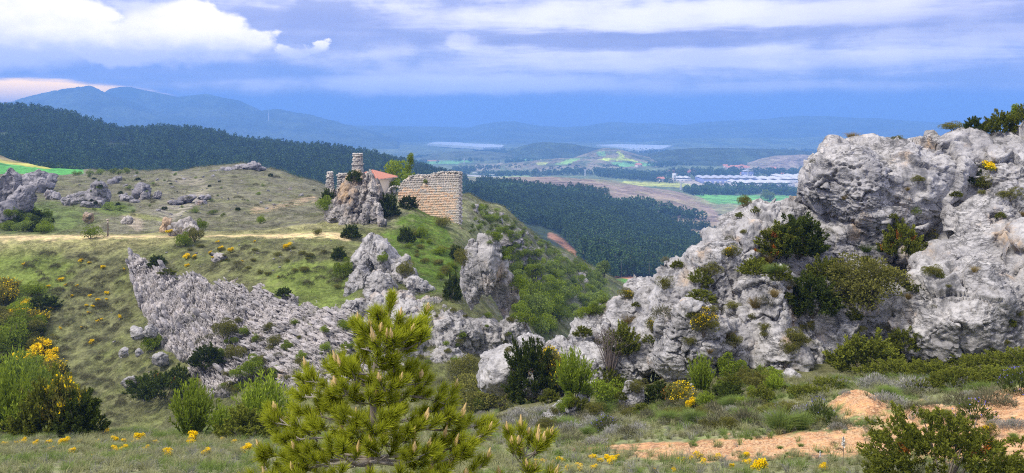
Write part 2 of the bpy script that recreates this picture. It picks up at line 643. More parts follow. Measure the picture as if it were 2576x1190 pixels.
# ------------------------------------------------------------------ the lie of the land
# columns of (distance, apparent height) of the ground along a bearing; heights follow from both
COL = {
    -500: [(20, 1191), (30, 1127), (42, 1090), (50, 1112), (62, 1150), (74, 1100), (90, 920), (104, 740), (116, 610), (124, 588), (140, 540), (170, 490), (215, 440), (260, 435), (400, 408), (450, 380), (600, 470)],
    0: [(20, 1191), (30, 1127), (42, 1086), (50, 1108), (62, 1145), (74, 1105), (90, 930), (104, 745), (115, 608), (123, 592), (140, 545), (170, 500), (215, 458), (260, 437), (400, 410), (450, 394), (600, 470)],
    150: [(20, 1191), (30, 1127), (42, 1086), (50, 1110), (62, 1148), (74, 1108), (90, 930), (104, 745), (115, 606), (123, 591), (140, 552), (165, 515), (210, 470), (260, 440), (400, 432), (600, 480)],
    300: [(20, 1191), (30, 1127), (42, 1086), (50, 1110), (62, 1145), (74, 1100), (90, 900), (104, 730), (114, 606), (122, 590), (140, 555), (165, 520), (210, 470), (260, 438), (310, 429), (420, 480), (600, 480)],
    450: [(20, 1191), (30, 1125), (42, 1086), (50, 1105), (62, 1140), (74, 1085), (88, 870), (102, 700), (113, 605), (122, 589), (145, 555), (165, 520), (210, 470), (260, 437), (300, 429), (420, 490)],
    620: [(20, 1191), (30, 1123), (42, 1084), (50, 1100), (62, 1120), (72, 1060), (82, 910), (92, 770), (101, 670), (110, 605), (119, 588), (145, 552), (170, 515), (210, 465), (255, 428), (290, 413), (420, 480)],
    720: [(20, 1191), (30, 1122), (42, 1082), (52, 1100), (64, 1110), (74, 1000), (84, 850), (94, 735), (104, 625), (112, 595), (122, 575), (150, 540), (190, 490), (250, 440), (275, 436), (420, 500)],
    850: [(20, 1191), (30, 1120), (42, 1080), (54, 1098), (64, 1080), (72, 985), (80, 860), (86, 785), (95, 715), (102, 640), (108, 598), (118, 573), (150, 535), (190, 500), (250, 482), (420, 520)],
    1000: [(20, 1191), (30, 1118), (42, 1075), (54, 1090), (62, 1085), (70, 990), (78, 870), (86, 790), (94, 710), (103, 650), (114, 600), (124, 545), (136, 498), (150, 478), (180, 520), (420, 560)],
    1100: [(20, 1191), (30, 1116), (42, 1068), (52, 1080), (62, 1070), (70, 985), (78, 870), (86, 782), (98, 710), (112, 620), (124, 562), (134, 540), (146, 520), (170, 540), (420, 590)],
    1180: [(20, 1191), (30, 1115), (42, 1060), (52, 1075), (62, 1065), (72, 970), (80, 870), (88, 785), (100, 730), (118, 640), (134, 570), (148, 520), (165, 492), (190, 520), (420, 620)],
    1260: [(20, 1191), (30, 1112), (42, 1040), (50, 1050), (62, 1070), (74, 980), (86, 880), (94, 820), (108, 780), (125, 705), (150, 610), (175, 545), (194, 522), (240, 600), (420, 660)],
    1330: [(20, 1191), (29, 1110), (40, 1040), (48, 1020), (60, 1080), (80, 990), (100, 890), (122, 795), (150, 695), (185, 612), (215, 572), (270, 650), (420, 690)],
    1420: [(20, 1191), (28, 1112), (38, 1040), (46, 1000), (60, 1090), (90, 1000), (120, 895), (150, 810), (180, 735), (215, 665), (248, 625), (310, 715), (420, 712)],
    1540: [(20, 1191), (28, 1108), (36, 1048), (44, 990), (58, 1060), (100, 990), (140, 900), (180, 835), (225, 765), (270, 700), (345, 750), (430, 715)],
    1700: [(20, 1191), (27, 1110), (35, 1030), (42, 965), (52, 930), (70, 940), (120, 930), (200, 850), (300, 780), (430, 735)],
    1900: [(20, 1191), (26, 1112), (33, 1020), (39, 968), (44, 920), (52, 780), (70, 800), (120, 850), (200, 830), (430, 745)],
    2100: [(20, 1188), (25, 1105), (31, 1020), (36, 965), (45, 905), (54, 720), (70, 720), (120, 800), (430, 745)],
    2300: [(20, 1184), (25, 1092), (30, 1010), (36, 950), (46, 888), (55, 680), (70, 640), (120, 760), (430, 745)],
    2576: [(20, 1178), (24, 1080), (29, 985), (36, 925), (46, 872), (56, 620), (70, 560), (120, 720), (430, 745)],
    3200: [(20, 1170), (24, 1060), (29, 970), (34, 890), (40, 820), (52, 460), (70, 520), (120, 700), (430, 745)],
}
FAR = {
    -500: [(900, 480), (1500, 490)], 0: [(900, 480), (1500, 490)], 400: [(900, 480), (1500, 490)], 850: [(600, 520), (900, 490), (1500, 480)],
    1000: [(600, 560), (900, 510), (1500, 468)],
    1200: [(520, 590), (700, 545), (900, 505), (1150, 472), (1300, 466), (1550, 446), (1900, 456)],
    1400: [(520, 660), (700, 600), (900, 548), (1080, 505), (1250, 478), (1400, 462), (1560, 446), (1800, 462), (2050, 455)],
    1550: [(520, 690), (700, 632), (900, 575), (1080, 532), (1250, 495), (1400, 476), (1580, 456), (1800, 470), (2050, 460)],
    1700: [(520, 712), (700, 655), (900, 610), (1050, 575), (1250, 520), (1400, 494), (1550, 486), (1800, 478), (2050, 466)],
    1850: [(520, 718), (700, 670), (850, 640), (1000, 600), (1250, 545), (1500, 510), (1700, 493), (2050, 467)],
    2050: [(520, 720), (800, 640), (1100, 560), (1400, 520), (1700, 494), (2050, 467)],
    2576: [(520, 720), (800, 640), (1100, 560), (1400, 520), (1700, 494), (2050, 467)],
    3200: [(520, 720), (1100, 560), (2050, 467)],
}
PLAIN = [(2400, 441), (2840, 420), (3470, 401), (4460, 381), (5300, 369), (7800, 350), (12500, 335)]


def _cps():
    out = []
    for u, lst in COL.items():
        for y in (0.8, 1.6, 3, 6, 12):
            out.append((u, y, 310 + F * (1.75 / y + 0.31)))
        out += [(u, y, v) for y, v in lst]
    for u, lst in FAR.items():
        out += [(u, y, v) for y, v in lst]
    for u in (-900, -300, 300, 800, 1200, 1500, 1800, 2100, 2500, 3300):
        out += [(u, y, v) for y, v in PLAIN]
    return np.array(out, float)


class Land:
    """smooth surface through the control heights (apparent height over bearing and log distance)"""
    SU, SY, CC = 260.0, 0.20, 0.18

    def __init__(self):
        cp = _cps()
        self.X = np.stack([cp[:, 0] / self.SU, np.log(cp[:, 1]) / self.SY], 1)
        self.b = 310 + F * 1.75 / cp[:, 1]
        d = np.sqrt(((self.X[:, None] - self.X[None]) ** 2).sum(-1) + self.CC ** 2)
        self.w = np.linalg.solve(d + np.eye(len(d)) * 1e-3, cp[:, 2] - self.b - 300)

    def v(self, u, y):
        u = np.asarray(u, float).ravel()
        y = np.asarray(y, float).ravel()
        q = np.stack([u / self.SU, np.log(y) / self.SY], 1).astype(np.float32)
        X = self.X.astype(np.float32)
        out = np.empty(len(q))
        for i in range(0, len(q), 20000):
            d = np.sqrt(((q[i:i + 20000, None] - X[None]) ** 2).sum(-1) + self.CC ** 2)
            out[i:i + 20000] = d @ self.w
        return out + 310 + F * 1.75 / y + 300

    def z(self, x, y):
        u = np.asarray(x) / np.asarray(y) * F + CU
        return -(self.v(u, y) - HV) / F * np.asarray(y)


LAND = Land()


def inpoly(u, v, poly):
    poly = np.asarray(poly, float)
    c = np.zeros(len(u), bool)
    for (x1, y1), (x2, y2) in zip(poly, np.roll(poly, -1, 0)):
        cr = ((y1 > v) != (y2 > v)) & (u < (x2 - x1) * (v - y1) / (y2 - y1 + 1e-9) + x1)
        c ^= cr
    return c


def soft(u, v, pts, w):
    """closeness to a polyline, 1 on it, 0 beyond w"""
    best = np.full(len(u), 1e9)
    for (a, b), (c, d) in zip(pts[:-1], pts[1:]):
        L2 = (c - a) ** 2 + (d - b) ** 2 + 1e-9
        t = np.clip(((u - a) * (c - a) + (v - b) * (d - b)) / L2, 0, 1)
        best = np.minimum(best, np.hypot(u - a - t * (c - a), v - b - t * (d - b)))
    return 1 - sstep(best, 0.4 * w, w)


def cover(u, v, y, pos):
    """what grows or lies on the ground: base colours of the land"""
    q = np.stack([u / F, np.log(y), np.zeros(len(u))], 1)
    n1 = fbm(q / 0.016 + 3, 4, 11)
    n2 = fbm(q / 0.045 + 9, 3, 23)
    col = np.zeros((len(u), 3))

    def lay(mask, c):
        m = np.clip(mask, 0, 1)[:, None]
        col[:] = col * (1 - m) + np.array(c) * m
    lay(np.ones(len(u)), (0.235, 0.235, 0.135))
    near = y < 70
    # meadow: dry olive grass with greener drifts
    lay(near * sstep(n1, 0.0, 0.4) * 0.7, (0.20, 0.24, 0.09))
    lay(near * sstep(-n2, 0.05, 0.4) * 0.6, (0.27, 0.235, 0.16))
    # bare orange earth beside the big outcrop
    dirt = np.zeros(len(u))
    for (cu, cy, ru, ry) in ((1930, 24.6, 370, 2.3), (2230, 24.3, 270, 2.2), (2480, 24.0, 250, 3.4), (2560, 26.5, 150, 3.5),
                             (2155, 30.2, 75, 1.4), (2180, 28.4, 70, 1.1), (1620, 26.0, 200, 0.8), (2330, 27.0, 120, 0.9)):
        r = ((u - cu) / ru) ** 2 + ((y - cy) / ry) ** 2 + 0.7 * n1
        dirt = np.maximum(dirt, 1 - sstep(r, 0.55, 1.2))
    lay(near * dirt, (0.55, 0.30, 0.155))
    lay(near * dirt * sstep(n1, 0.0, 0.5), (0.58, 0.38, 0.23))
    lay(near * (y > 24) * (u > 1300) * (1 - dirt) * sstep(n2, -0.1, 0.3) * 0.6, (0.18, 0.23, 0.07))
    lay(near * sstep(y, 33, 37) * (u > 1250) * 0.85, (0.13, 0.125, 0.055))
    # far side of the gully: heath
    op = (y >= 62) & (y < 118)
    lay(op * 1.0, (0.165, 0.168, 0.078))
    lay(op * sstep(n1, -0.05, 0.35) * 0.8, (0.085, 0.088, 0.046))
    lay(op * sstep(n2, 0.0, 0.35) * 0.7, (0.16, 0.175, 0.065))
    g = np.maximum(1 - sstep(((u - 790) / 130) ** 2 + ((v - 715) / 70) ** 2 + 0.6 * n1, 0.4, 1.2),
                   1 - sstep(((u - 60) / 130) ** 2 + ((v - 690) / 90) ** 2 + 0.6 * n1, 0.4, 1.2))
    lay(op * g * 0.8, (0.145, 0.19, 0.040))
    g = 1 - sstep(((u - 1085) / 120) ** 2 + ((v - 630) / 100) ** 2 + 0.8 * n1, 0.6, 1.4)
    lay((y > 84) * (y < 140) * (u < 1230) * g, (0.10, 0.16, 0.025))
    lay((y > 84) * (y < 140) * (u < 1230) * g * sstep(n1, 0.05, 0.3) * 0.7, (0.15, 0.185, 0.045))
    # cart track and the sandy flat in front of the ruin
    tr = (y > 105) * (y < 124) * sstep(-(u - 900), 0, 60)
    lay(tr * sstep(y, 110, 114) * (u < 900) * 0.8, (0.30, 0.28, 0.13))
    ctr = np.interp(u, [-500, 300, 620, 720, 850], [118.5, 118.0, 115.5, 112.5, 109.5])
    wid = np.interp(u, [-500, 300, 450, 560, 700, 860], [2.6, 2.2, 1.2, 1.0, 2.8, 2.5])
    lay((1 - sstep(np.abs(y - ctr) + 2.2 * n1, wid * 0.4, wid * 1.35)) * (u < 880) * 0.95, (0.60, 0.47, 0.26))
    # dry hill behind the track
    bk = (y >= 124) & (y < 330) & (u < 1000)
    lay(bk * 1.0, (0.19, 0.18, 0.125))
    lay(bk * sstep(n1, -0.05, 0.3) * 0.7, (0.135, 0.13, 0.092))
    lay(bk * sstep(n2, 0.05, 0.4) * 0.6, (0.175, 0.18, 0.085))
    lay(bk * soft(u, v, [(435, 545), (480, 505), (520, 475), (505, 460), (450, 452), (440, 440)], 13) * sstep(n1, -0.35, 0.1) * 0.6, (0.34, 0.30, 0.24))
    lay(bk * soft(u, v, [(400, 545), (450, 520), (480, 500)], 30) * sstep(n1, -0.1, 0.2) * 0.6, (0.40, 0.36, 0.32))
    lay(bk * soft(u, v, [(640, 530), (700, 520), (790, 500)], 12) * sstep(n1, -0.2, 0.1) * 0.8, (0.46, 0.34, 0.23))
    lay(bk * soft(u, v, [(320, 540), (345, 565)], 22) * 0.7, (0.45, 0.37, 0.30))
    lay(bk * soft(u, v, [(215, 520), (300, 535), (420, 555)], 8) * 0.6, (0.28, 0.30, 0.09))
    g = np.maximum(1 - sstep(((u - 290) / 50) ** 2 + ((v - 525) / 18) ** 2, 0.6, 1.4), 1 - sstep(((u - 80) / 160) ** 2 + ((v - 550) / 45) ** 2 + 0.6 * n1, 0.5, 1.4))
    lay(bk * g * 0.85, (0.13, 0.18, 0.05))
    lay((y > 262) * (y < 405) * (u < 210), (0.10, 0.34, 0.09))
    lay((y > 395) * (y < 425) * (u < 200), (0.42, 0.40, 0.10))
    lay((y > 425) * (y < 520) * (u < 300), (0.24, 0.20, 0.11))
    # scrub spur to the right of the ruin
    sp = (y >= 100) & (y < 330) & (u > 1120) & (y > 124 - (u - 1120) * 0.3)
    lay(sp * 1.0, (0.15, 0.155, 0.075))
    lay(sp * sstep(n1, 0.0, 0.35) * 0.8, (0.09, 0.12, 0.045))
    lay(sp * (1 - sstep(((u - 1210) / 90) ** 2 + ((v - 555) / 60) ** 2, 0.5, 1.3)) * 0.9, (0.25, 0.26, 0.135))
    lay(sp * sstep(n2, 0.15, 0.4) * 0.5, (0.25, 0.24, 0.22))
    # beyond: forest floor, heath, fields
    fr = y >= 330
    lay(fr * (y < 1250) * (u > 900), (0.035, 0.05, 0.025))
    lay(fr * soft(u, v, [(1385, 592), (1410, 606), (1440, 632), (1450, 648)], 10), (0.32, 0.16, 0.10))
    lay(fr * soft(u, v, [(1530, 695), (1600, 700)], 7), (0.50, 0.22, 0.12))
    lay(fr * inpoly(u, v, [(1530, 703), (1570, 700), (1620, 712), (1600, 730), (1535, 722)]), (0.13, 0.30, 0.06))
    far = y >= 1000
    heath = inpoly(u, v, [(1165, 480), (1230, 452), (1350, 441), (1480, 452), (1700, 478), (1790, 520), (1830, 565), (1780, 575), (1600, 535), (1520, 505), (1400, 490), (1290, 492)])
    lay(far * heath, (0.27, 0.205, 0.165))
    lay(far * heath * sstep(n2, 0.1, 0.4) * 0.5, (0.26, 0.25, 0.13))
    lay(far * inpoly(u, v, [(1480, 500), (1560, 495), (1640, 505), (1700, 535), (1600, 545), (1500, 520)]), (0.30, 0.25, 0.20))
    lay(far * inpoly(u, v, [(1640, 560), (1790, 585), (1800, 592), (1690, 580)]), (0.38, 0.30, 0.22))
    lay(far * inpoly(u, v, [(1690, 575), (1800, 595), (1790, 620), (1700, 590)]), (0.20, 0.33, 0.10))
    pl = y >= 1650
    lay(pl * 1.0, (0.12, 0.155, 0.085))
    lay(pl * sstep(n1, 0.0, 0.3) * 0.6, (0.20, 0.24, 0.12))
    lay(pl * sstep(n2, 0.1, 0.3) * 0.5, (0.06, 0.085, 0.05))
    lay((y > 1400) * inpoly(u, v, [(1745, 490), (2100, 492), (2100, 520), (1800, 512)]), (0.14, 0.36, 0.10))
    lay(pl * inpoly(u, v, [(1535, 456), (1760, 462), (1740, 472), (1560, 466)]), (0.42, 0.45, 0.12))
    lay(pl * inpoly(u, v, [(1800, 473), (2100, 474), (2100, 479), (1800, 479)]), (0.35, 0.42, 0.12))
    lay(pl * inpoly(u, v, [(1690, 452), (2050, 452), (2050, 472), (1740, 466)]), (0.48, 0.42, 0.36))
    lay(pl * inpoly(u, v, [(1030, 402), (1110, 395), (1200, 388), (1210, 393), (1100, 404)]), (0.42, 0.15, 0.10))
    lay(pl * inpoly(u, v, [(1040, 407), (1180, 402), (1190, 410), (1050, 414)]), (0.14, 0.33, 0.12))
    lay(pl * inpoly(u, v, [(1280, 402), (1390, 396), (1440, 400), (1380, 412), (1290, 410)]), (0.14, 0.32, 0.14))
    lay(pl * inpoly(u, v, [(1330, 396), (1430, 391), (1440, 395), (1350, 400)]), (0.45, 0.17, 0.12))
    lay(pl * inpoly(u, v, [(1180, 446), (1330, 440), (1340, 446), (1200, 452)]), (0.30, 0.42, 0.18))
    lay(pl * inpoly(u, v, [(1160, 418), (1260, 410), (1300, 422), (1200, 432)]), (0.30, 0.27, 0.20))
    lay(pl * inpoly(u, v, [(480, 345), (700, 352), (860, 372), (700, 372), (560, 358)]), (0.30, 0.36, 0.22))
    lay(pl * inpoly(u, v, [(1680, 430), (1760, 428), (1760, 435), (1690, 436)]), (0.34, 0.13, 0.12))
    lay((y > 5600) * sstep(n2, -0.1, 0.2) * 0.5, (0.04, 0.06, 0.04))
    return np.clip(col, 0, 1)


GRID = {}


def ground_at(u, y):
    """points on the finished ground under bearings u at distances y"""
    us, ly, Z = GRID['us'], GRID['ly'], GRID['z']
    u, y = np.asarray(u, float), np.asarray(y, float)
    l = np.log(y)
    i = np.clip(np.searchsorted(us, u) - 1, 0, len(us) - 2)
    j = np.clip(np.searchsorted(ly, l) - 1, 0, len(ly) - 2)
    a = (u - us[i]) / (us[i + 1] - us[i])
    b = (y - np.exp(ly[j])) / (np.exp(ly[j + 1]) - np.exp(ly[j]))
    z = (Z[j, i] * (1 - a) + Z[j, i + 1] * a) * (1 - b) + (Z[j + 1, i] * (1 - a) + Z[j + 1, i + 1] * a) * b
    return np.stack([(u - CU) / F * y, y, z], 1)


def build_land():
    us = np.concatenate([np.arange(-1400, -60, 55), np.arange(-60, 2640, 7.0), np.arange(2640, 4000, 55)])
    ys = np.concatenate([np.geomspace(0.8, 18, 36)[:-1], np.geomspace(18, 54, 110)[:-1], np.geomspace(54, 128, 200)[:-1],
                         np.geomspace(128, 345, 110)[:-1], np.geomspace(345, 2600, 100)[:-1], np.geomspace(2600, 12500, 36)])
    U, Y = np.meshgrid(us, ys)
    sh = U.shape
    u, y = U.ravel(), Y.ravel()
    v = LAND.v(u, y)
    x = (u - CU) / F * y
    z = -(v - HV) / F * y
    pos = np.stack([x, y, z], 1)
    # roughness of the ground in metres, growing with distance as larger forms come in
    q = pos * [1, 1, 0]
    amp = np.interp(y, [1, 20, 45, 60, 120, 300, 900, 3000, 12000], [.02, .05, .10, .30, .40, .9, 3, 2, 5])
    wav = np.interp(y, [1, 20, 45, 120, 300, 900, 12000], [.5, .9, 1.8, 4.5, 10, 40, 300])
    nz = fbm(q / wav[:, None], 5, 3, 0.55)
    z = z + amp * nz * np.where((y > 105) & (y < 124) & (u < 880), 0.3, 1)
    # earth mounds by the outcrop
    for (cu, cy, ru, ry, h) in ((2150, 30.4, 60, 1.3, 0.55), (2180, 28.4, 62, 1.0, 0.5), (2330, 27.6, 90, 0.8, 0.25)):
        z = z + h * np.exp(-((u - cu) / ru) ** 2 - ((y - cy) / ry) ** 2)
    pos[:, 2] = z
    GRID.update(us=us, ly=np.log(ys), z=z.reshape(sh))
    v2 = HV - z / y * F
    col = cover(u, v2, y, pos)
    nr, nc = sh
    idx = np.arange(nr * nc).reshape(sh)

    def piece(name, r0, r1, mt):
        ii = idx[r0:r1 + 1]
        a = ii[:-1, :-1] - ii[0, 0]
        Q = np.stack([a, a + 1, a + nc + 1, a + nc], -1).reshape(-1, 4)
        s = ii.ravel()
        return structure(link(name, mesh(name, pos[s], Q, mt, None, True, {'col': col[s]})))
    c1 = int(np.searchsorted(ys, 54))
    c2 = int(np.searchsorted(ys, 345))
    piece('ground', 0, c1, M['ground'])
    piece('hillside', c1, c2, M['hill'])
    piece('valley', c2, nr - 1, M['valley'])


build_land()

# ------------------------------------------------------------------ hills and mountains


def smooth_prof(prof, us):
    p = np.array(prof, float)
    v = np.interp(us, p[:, 0], p[:, 1])
    k = max(3, int(len(us) / (len(p) * 3)) | 1)
    if k >= 3:
        pad = np.pad(v, k // 2, mode='edge')
        v = np.convolve(pad, np.ones(k) / k, 'valid')
    return v


RIDGES = {}


def ridge(name, prof, yc, yf, yb, mt, nu=160, ntt=28, rough=0.0, wav=100, seed=1, front=0.55, sink=8, col=None):
    p = np.array(prof, float)
    us = np.linspace(p[0, 0], p[-1, 0], nu)
    vc = smooth_prof(prof, us)
    ycv = np.interp(us, p[:, 0], [yc] * len(p) if np.isscalar(yc) else yc)
    zc = -(vc - HV) / F * ycv
    tf = np.linspace(-1, 1, ntt)
    U = np.repeat(us[None], ntt, 0)
    T = np.repeat(tf[:, None], nu, 1)
    Yc = np.repeat(ycv[None], ntt, 0)
    Y = np.where(T < 0, Yc + (yf - Yc) * -T, Yc + (yb - Yc) * T)
    X = (U - CU) / F * Y
    zg = LAND.z(X.ravel(), Y.ravel()).reshape(Y.shape) - sink
    k = np.abs(T)
    s = 1 - (front * k + (1 - front) * (k * k * (3 - 2 * k)))
    Z = zg + (np.repeat(zc[None], ntt, 0) - zg) * s
    pos = np.stack([X, Y, Z], -1).reshape(-1, 3)
    if rough:
        nz = fbm(pos * [1, 1, 0] / wav, 5, seed, 0.5, True)
        pos[:, 2] += rough * (nz - 0.8) * (np.minimum(1, (0.55 if name == 'mountain' else 0.25) + 3 * k.ravel()) * (1 - k.ravel() ** 3))
    a = np.arange(ntt * nu).reshape(ntt, nu)[:-1, :-1].ravel()
    Q = np.stack([a, a + 1, a + nu + 1, a + nu], 1)
    at = {}
    if col is not None:
        at['col'] = col(U.ravel(), T.ravel(), pos)
    o = structure(link(name, mesh(name, pos, Q, mt, None, True, at)))
    RIDGES[name] = (us, tf, pos.reshape(ntt, nu, 3))
    return o


def flat_col(c, c2=None, w=60):
    def f(u, t, pos):
        n = sstep(fbm(pos * [1, 1, 0] / w, 4, 5), -0.2, 0.3)[:, None]
        return np.array(c) * (1 - n) + np.array(c2 or c) * n
    return f


ridge('forest_hill', [(-420, 262), (-100, 272), (0, 283), (100, 291), (200, 312), (258, 330), (330, 338), (400, 340), (470, 343), (520, 350), (580, 361),
                      (650, 371), (750, 383), (850, 393), (950, 408), (1040, 432), (1110, 460), (1180, 490)], 1080, 470, 1700, M['valley'], 200, 40, 6, 90, 4,
      col=flat_col((0.04, 0.055, 0.03)))
DK, DK2 = (0.035, 0.055, 0.035), (0.07, 0.095, 0.06)
ridge('mountain', [(-900, 300), (-300, 290), (-40, 268), (30, 255), (100, 240), (150, 226), (185, 221), (215, 219), (250, 228), (290, 244), (340, 262),
                   (400, 286), (470, 300), (560, 322), (640, 336), (760, 352)], 5600, 4300, 7200, M['valley'], 260, 44, 34, 330, 7, col=flat_col(DK, DK2, 300))
ridge('mountain', [(300, 345), (370, 290), (400, 268), (430, 261), (480, 258), (520, 262), (570, 259), (600, 266), (635, 282), (690, 278), (740, 285), (800, 298),
                   (860, 314), (930, 334), (1000, 350)], 6400, 4700, 7800, M['valley'], 240, 40, 32, 330, 9, col=flat_col(DK, DK2, 300))
ridge('mountain', [(200, 300), (270, 222), (300, 216), (330, 218), (380, 228), (440, 240), (520, 236), (600, 250), (700, 300), (760, 340)], 6400, 5900, 7400, M['valley'], 120, 24, 14, 500, 12,
      col=flat_col(DK, DK2, 300))
ridge('mountain', [(800, 342), (900, 316), (1000, 318), (1100, 320), (1180, 322), (1230, 308), (1290, 306), (1340, 314), (1420, 322), (1480, 318), (1530, 306), (1640, 310), (1720, 316),
                   (1800, 306), (1900, 301), (2000, 293), (2080, 291), (2180, 296), (2300, 306), (2450, 312), (2700, 318), (3300, 330)], 8300, 6300, 10500, M['valley'], 260, 36, 16, 500, 15,
      col=flat_col(DK, DK2, 300))
ridge('hill', [(1600, 362), (1700, 350), (1850, 347), (2000, 346), (2150, 340), (2300, 345), (2500, 352), (2700, 366)], 6000, 5300, 6800, M['valley'], 120, 20, 10, 250, 18,
      col=flat_col((0.12, 0.16, 0.09), (0.06, 0.09, 0.05), 200))
ridge('hill', [(1275, 384), (1310, 368), (1345, 358), (1390, 356), (1440, 362), (1490, 371), (1560, 380), (1640, 388)], 3800, 3450, 4300, M['valley'], 90, 20, 6, 120, 20,
      col=flat_col((0.035, 0.055, 0.03), (0.06, 0.085, 0.045), 60))
ridge('hill', [(1560, 402), (1620, 392), (1680, 378), (1740, 373), (1800, 371), (1880, 373), (1960, 376), (2060, 382), (2200, 388), (2400, 402)], 3300, 2850, 3900, M['valley'], 110, 22, 6, 120, 21,
      col=flat_col((0.035, 0.055, 0.03), (0.055, 0.08, 0.045), 60))
ridge('hill', [(1880, 410), (1920, 396), (1960, 390), (2020, 388), (2100, 392), (2250, 404)], 2750, 2550, 3000, M['valley'], 60, 16, 4, 90, 22, col=flat_col((0.30, 0.24, 0.20), (0.22, 0.19, 0.15), 60))
ridge('hill', [(1040, 396), (1090, 386), (1150, 381), (1230, 381), (1290, 388), (1340, 398)], 3700, 3300, 4100, M['valley'], 80, 18, 5, 120, 24, col=flat_col((0.10, 0.12, 0.075), (0.06, 0.08, 0.05), 80))


def field_hill_col(u, t, pos):
    n = sstep(fbm(pos * [1, 1, 0] / 70, 4, 5), -0.1, 0.3)[:, None]
    c = np.array((0.24, 0.21, 0.15)) * (1 - n) + np.array((0.10, 0.13, 0.07)) * n
    v = HV - pos[:, 2] / pos[:, 1] * F
    for poly, cc in (([(1548, 381), (1556, 379), (1568, 388), (1572, 396), (1610, 407), (1560, 404), (1490, 405), (1530, 396), (1556, 396), (1560, 390)], (0.46, 0.55, 0.10)),
                     ([(1470, 407), (1610, 408), (1680, 416), (1560, 420)], (0.16, 0.36, 0.14)), ([(1500, 382), (1520, 380), (1526, 392), (1505, 392)], (0.18, 0.34, 0.15))):
        m = inpoly(u, v, poly)[:, None]
        c = c * (1 - m) + np.array(cc) * m
    return c


ridge('hill', [(1390, 416), (1440, 398), (1490, 380), (1520, 372), (1550, 373), (1590, 384), (1640, 398), (1700, 414)], 3150, 2700, 3500, M['valley'], 120, 40, 3, 90, 25, col=field_hill_col)


def strip_hill_col(u, t, pos):
    n = sstep(fbm(pos * [1, 1, 0] / 60, 4, 8), -0.1, 0.3)[:, None]
    c = np.array((0.24, 0.21, 0.15)) * (1 - n) + np.array((0.13, 0.16, 0.09)) * n
    v = HV - pos[:, 2] / pos[:, 1] * F
    for poly, cc in (([(1345, 409), (1380, 407), (1372, 415), (1350, 414)], (0.46, 0.52, 0.14)), ([(1396, 413), (1440, 398), (1460, 400), (1420, 415)], (0.26, 0.44, 0.13))):
        m = inpoly(u, v, poly)[:, None]
        c = c * (1 - m) + np.array(cc) * m
    return c


ridge('hill', [(1200, 434), (1260, 414), (1320, 406), (1400, 398), (1460, 397), (1520, 404), (1600, 424)], 2900, 2500, 3150, M['valley'], 110, 30, 4, 90, 26, col=strip_hill_col)

# lakes


def lake(poly, yref, bumps):
    t = NT('lake_water')
    mt = t.finish((0.52, 0.58, 0.62), 0.3, t.noise(t.pos(), 0.06, 3), 0.15, 0.5, 0.5)
    z = -(poly_level(poly, yref))
    pts = []
    n = len(poly)
    for (a, b), (c, d) in zip(poly, poly[1:] + poly[:1]):
        for k in range(6):
            pts.append((a + (c - a) * k / 6, b + (d - b) * k / 6))
    V = [((u - CU) / F * (-z * F / (v - HV)), -z * F / (v - HV), z) for u, v in pts]
    bm = bmesh.new()
    f = bm.faces.new([bm.verts.new(q) for q in V])
    ex = bmesh.ops.extrude_face_region(bm, geom=[f])
    for q in ex['geom']:
        if isinstance(q, bmesh.types.BMVert):
            q.co.z += 14
    bmesh.ops.recalc_face_normals(bm, faces=bm.faces)
    me = bpy.data.meshes.new('lake')
    bm.to_mesh(me)
    bm.free()
    me.materials.append(mt)
    structure(link('lake', me))


def poly_level(poly, yref):
    v = np.mean([q[1] for q in poly])
    return (v - HV) / F * yref


lake([(1075, 366), (1100, 362), (1150, 363), (1172, 366), (1230, 368), (1268, 371), (1262, 377), (1215, 378), (1180, 374), (1130, 371)], 5150, 0)
lake([(1500, 370), (1560, 368), (1640, 370), (1692, 372), (1665, 381), (1610, 386), (1570, 378)], 5000, 0)

# the air: blue distance
hz = NT('haze')
pv = hz.n('VolumePrincipled')
pv.inputs['Color'].default_value = (*HAZE_COLOR, 1)
pv.inputs['Density'].default_value = HAZE_DENSITY
pv.inputs['Anisotropy'].default_value = 0.0
_o = hz.n('OutputMaterial')
hz.l(pv.outputs[0], _o.inputs['Volume'])
a = Acc()
a.box((0, 6200, -5), (32000, 13400, 580))
haze = stuff(link('haze', a.build('haze', hz.m)))
tag(haze, 'blue haze filling the valley air towards the mountains', 'haze', None, 'stuff')
# ------------------------------------------------------------------ limestone
_SPH = {}


def rdir(i):
    a, b = i * 37.7, i * 91.3
    return np.stack([np.sin(a), np.cos(a) * np.sin(b), np.cos(a) * np.cos(b)], 1)


def cube_sphere(n):
    """evenly gridded sphere, denser on the side that faces the valley path (-y)"""
    g = np.tan(np.linspace(-np.pi / 4, np.pi / 4, n + 1))
    A, B = np.meshgrid(g, g, indexing='ij')
    a, b, o = A.ravel(), B.ravel(), np.ones(A.size)
    V, Q = [], []
    i = (np.arange(n)[:, None] * (n + 1) + np.arange(n)).ravel()
    q = np.stack([i, i + n + 1, i + n + 2, i + 1], 1)
    for k, f in enumerate(((a, b, o), (b, a, -o), (o, a, b), (-o, b, a), (b, o, a), (a, -o, b))):
        V.append(np.stack(f, 1))
        Q.append(q + k * A.size)
    V, Q = np.concatenate(V), np.concatenate(Q)
    V /= np.linalg.norm(V, axis=1)[:, None]
    _, first_i, inv = np.unique(np.round(V * 1e5).astype(np.int64), axis=0, return_index=True, return_inverse=True)
    V = V[first_i] + [0, -0.42, 0]
    return V / np.linalg.norm(V, axis=1)[:, None], inv.ravel()[Q].astype(np.int32)


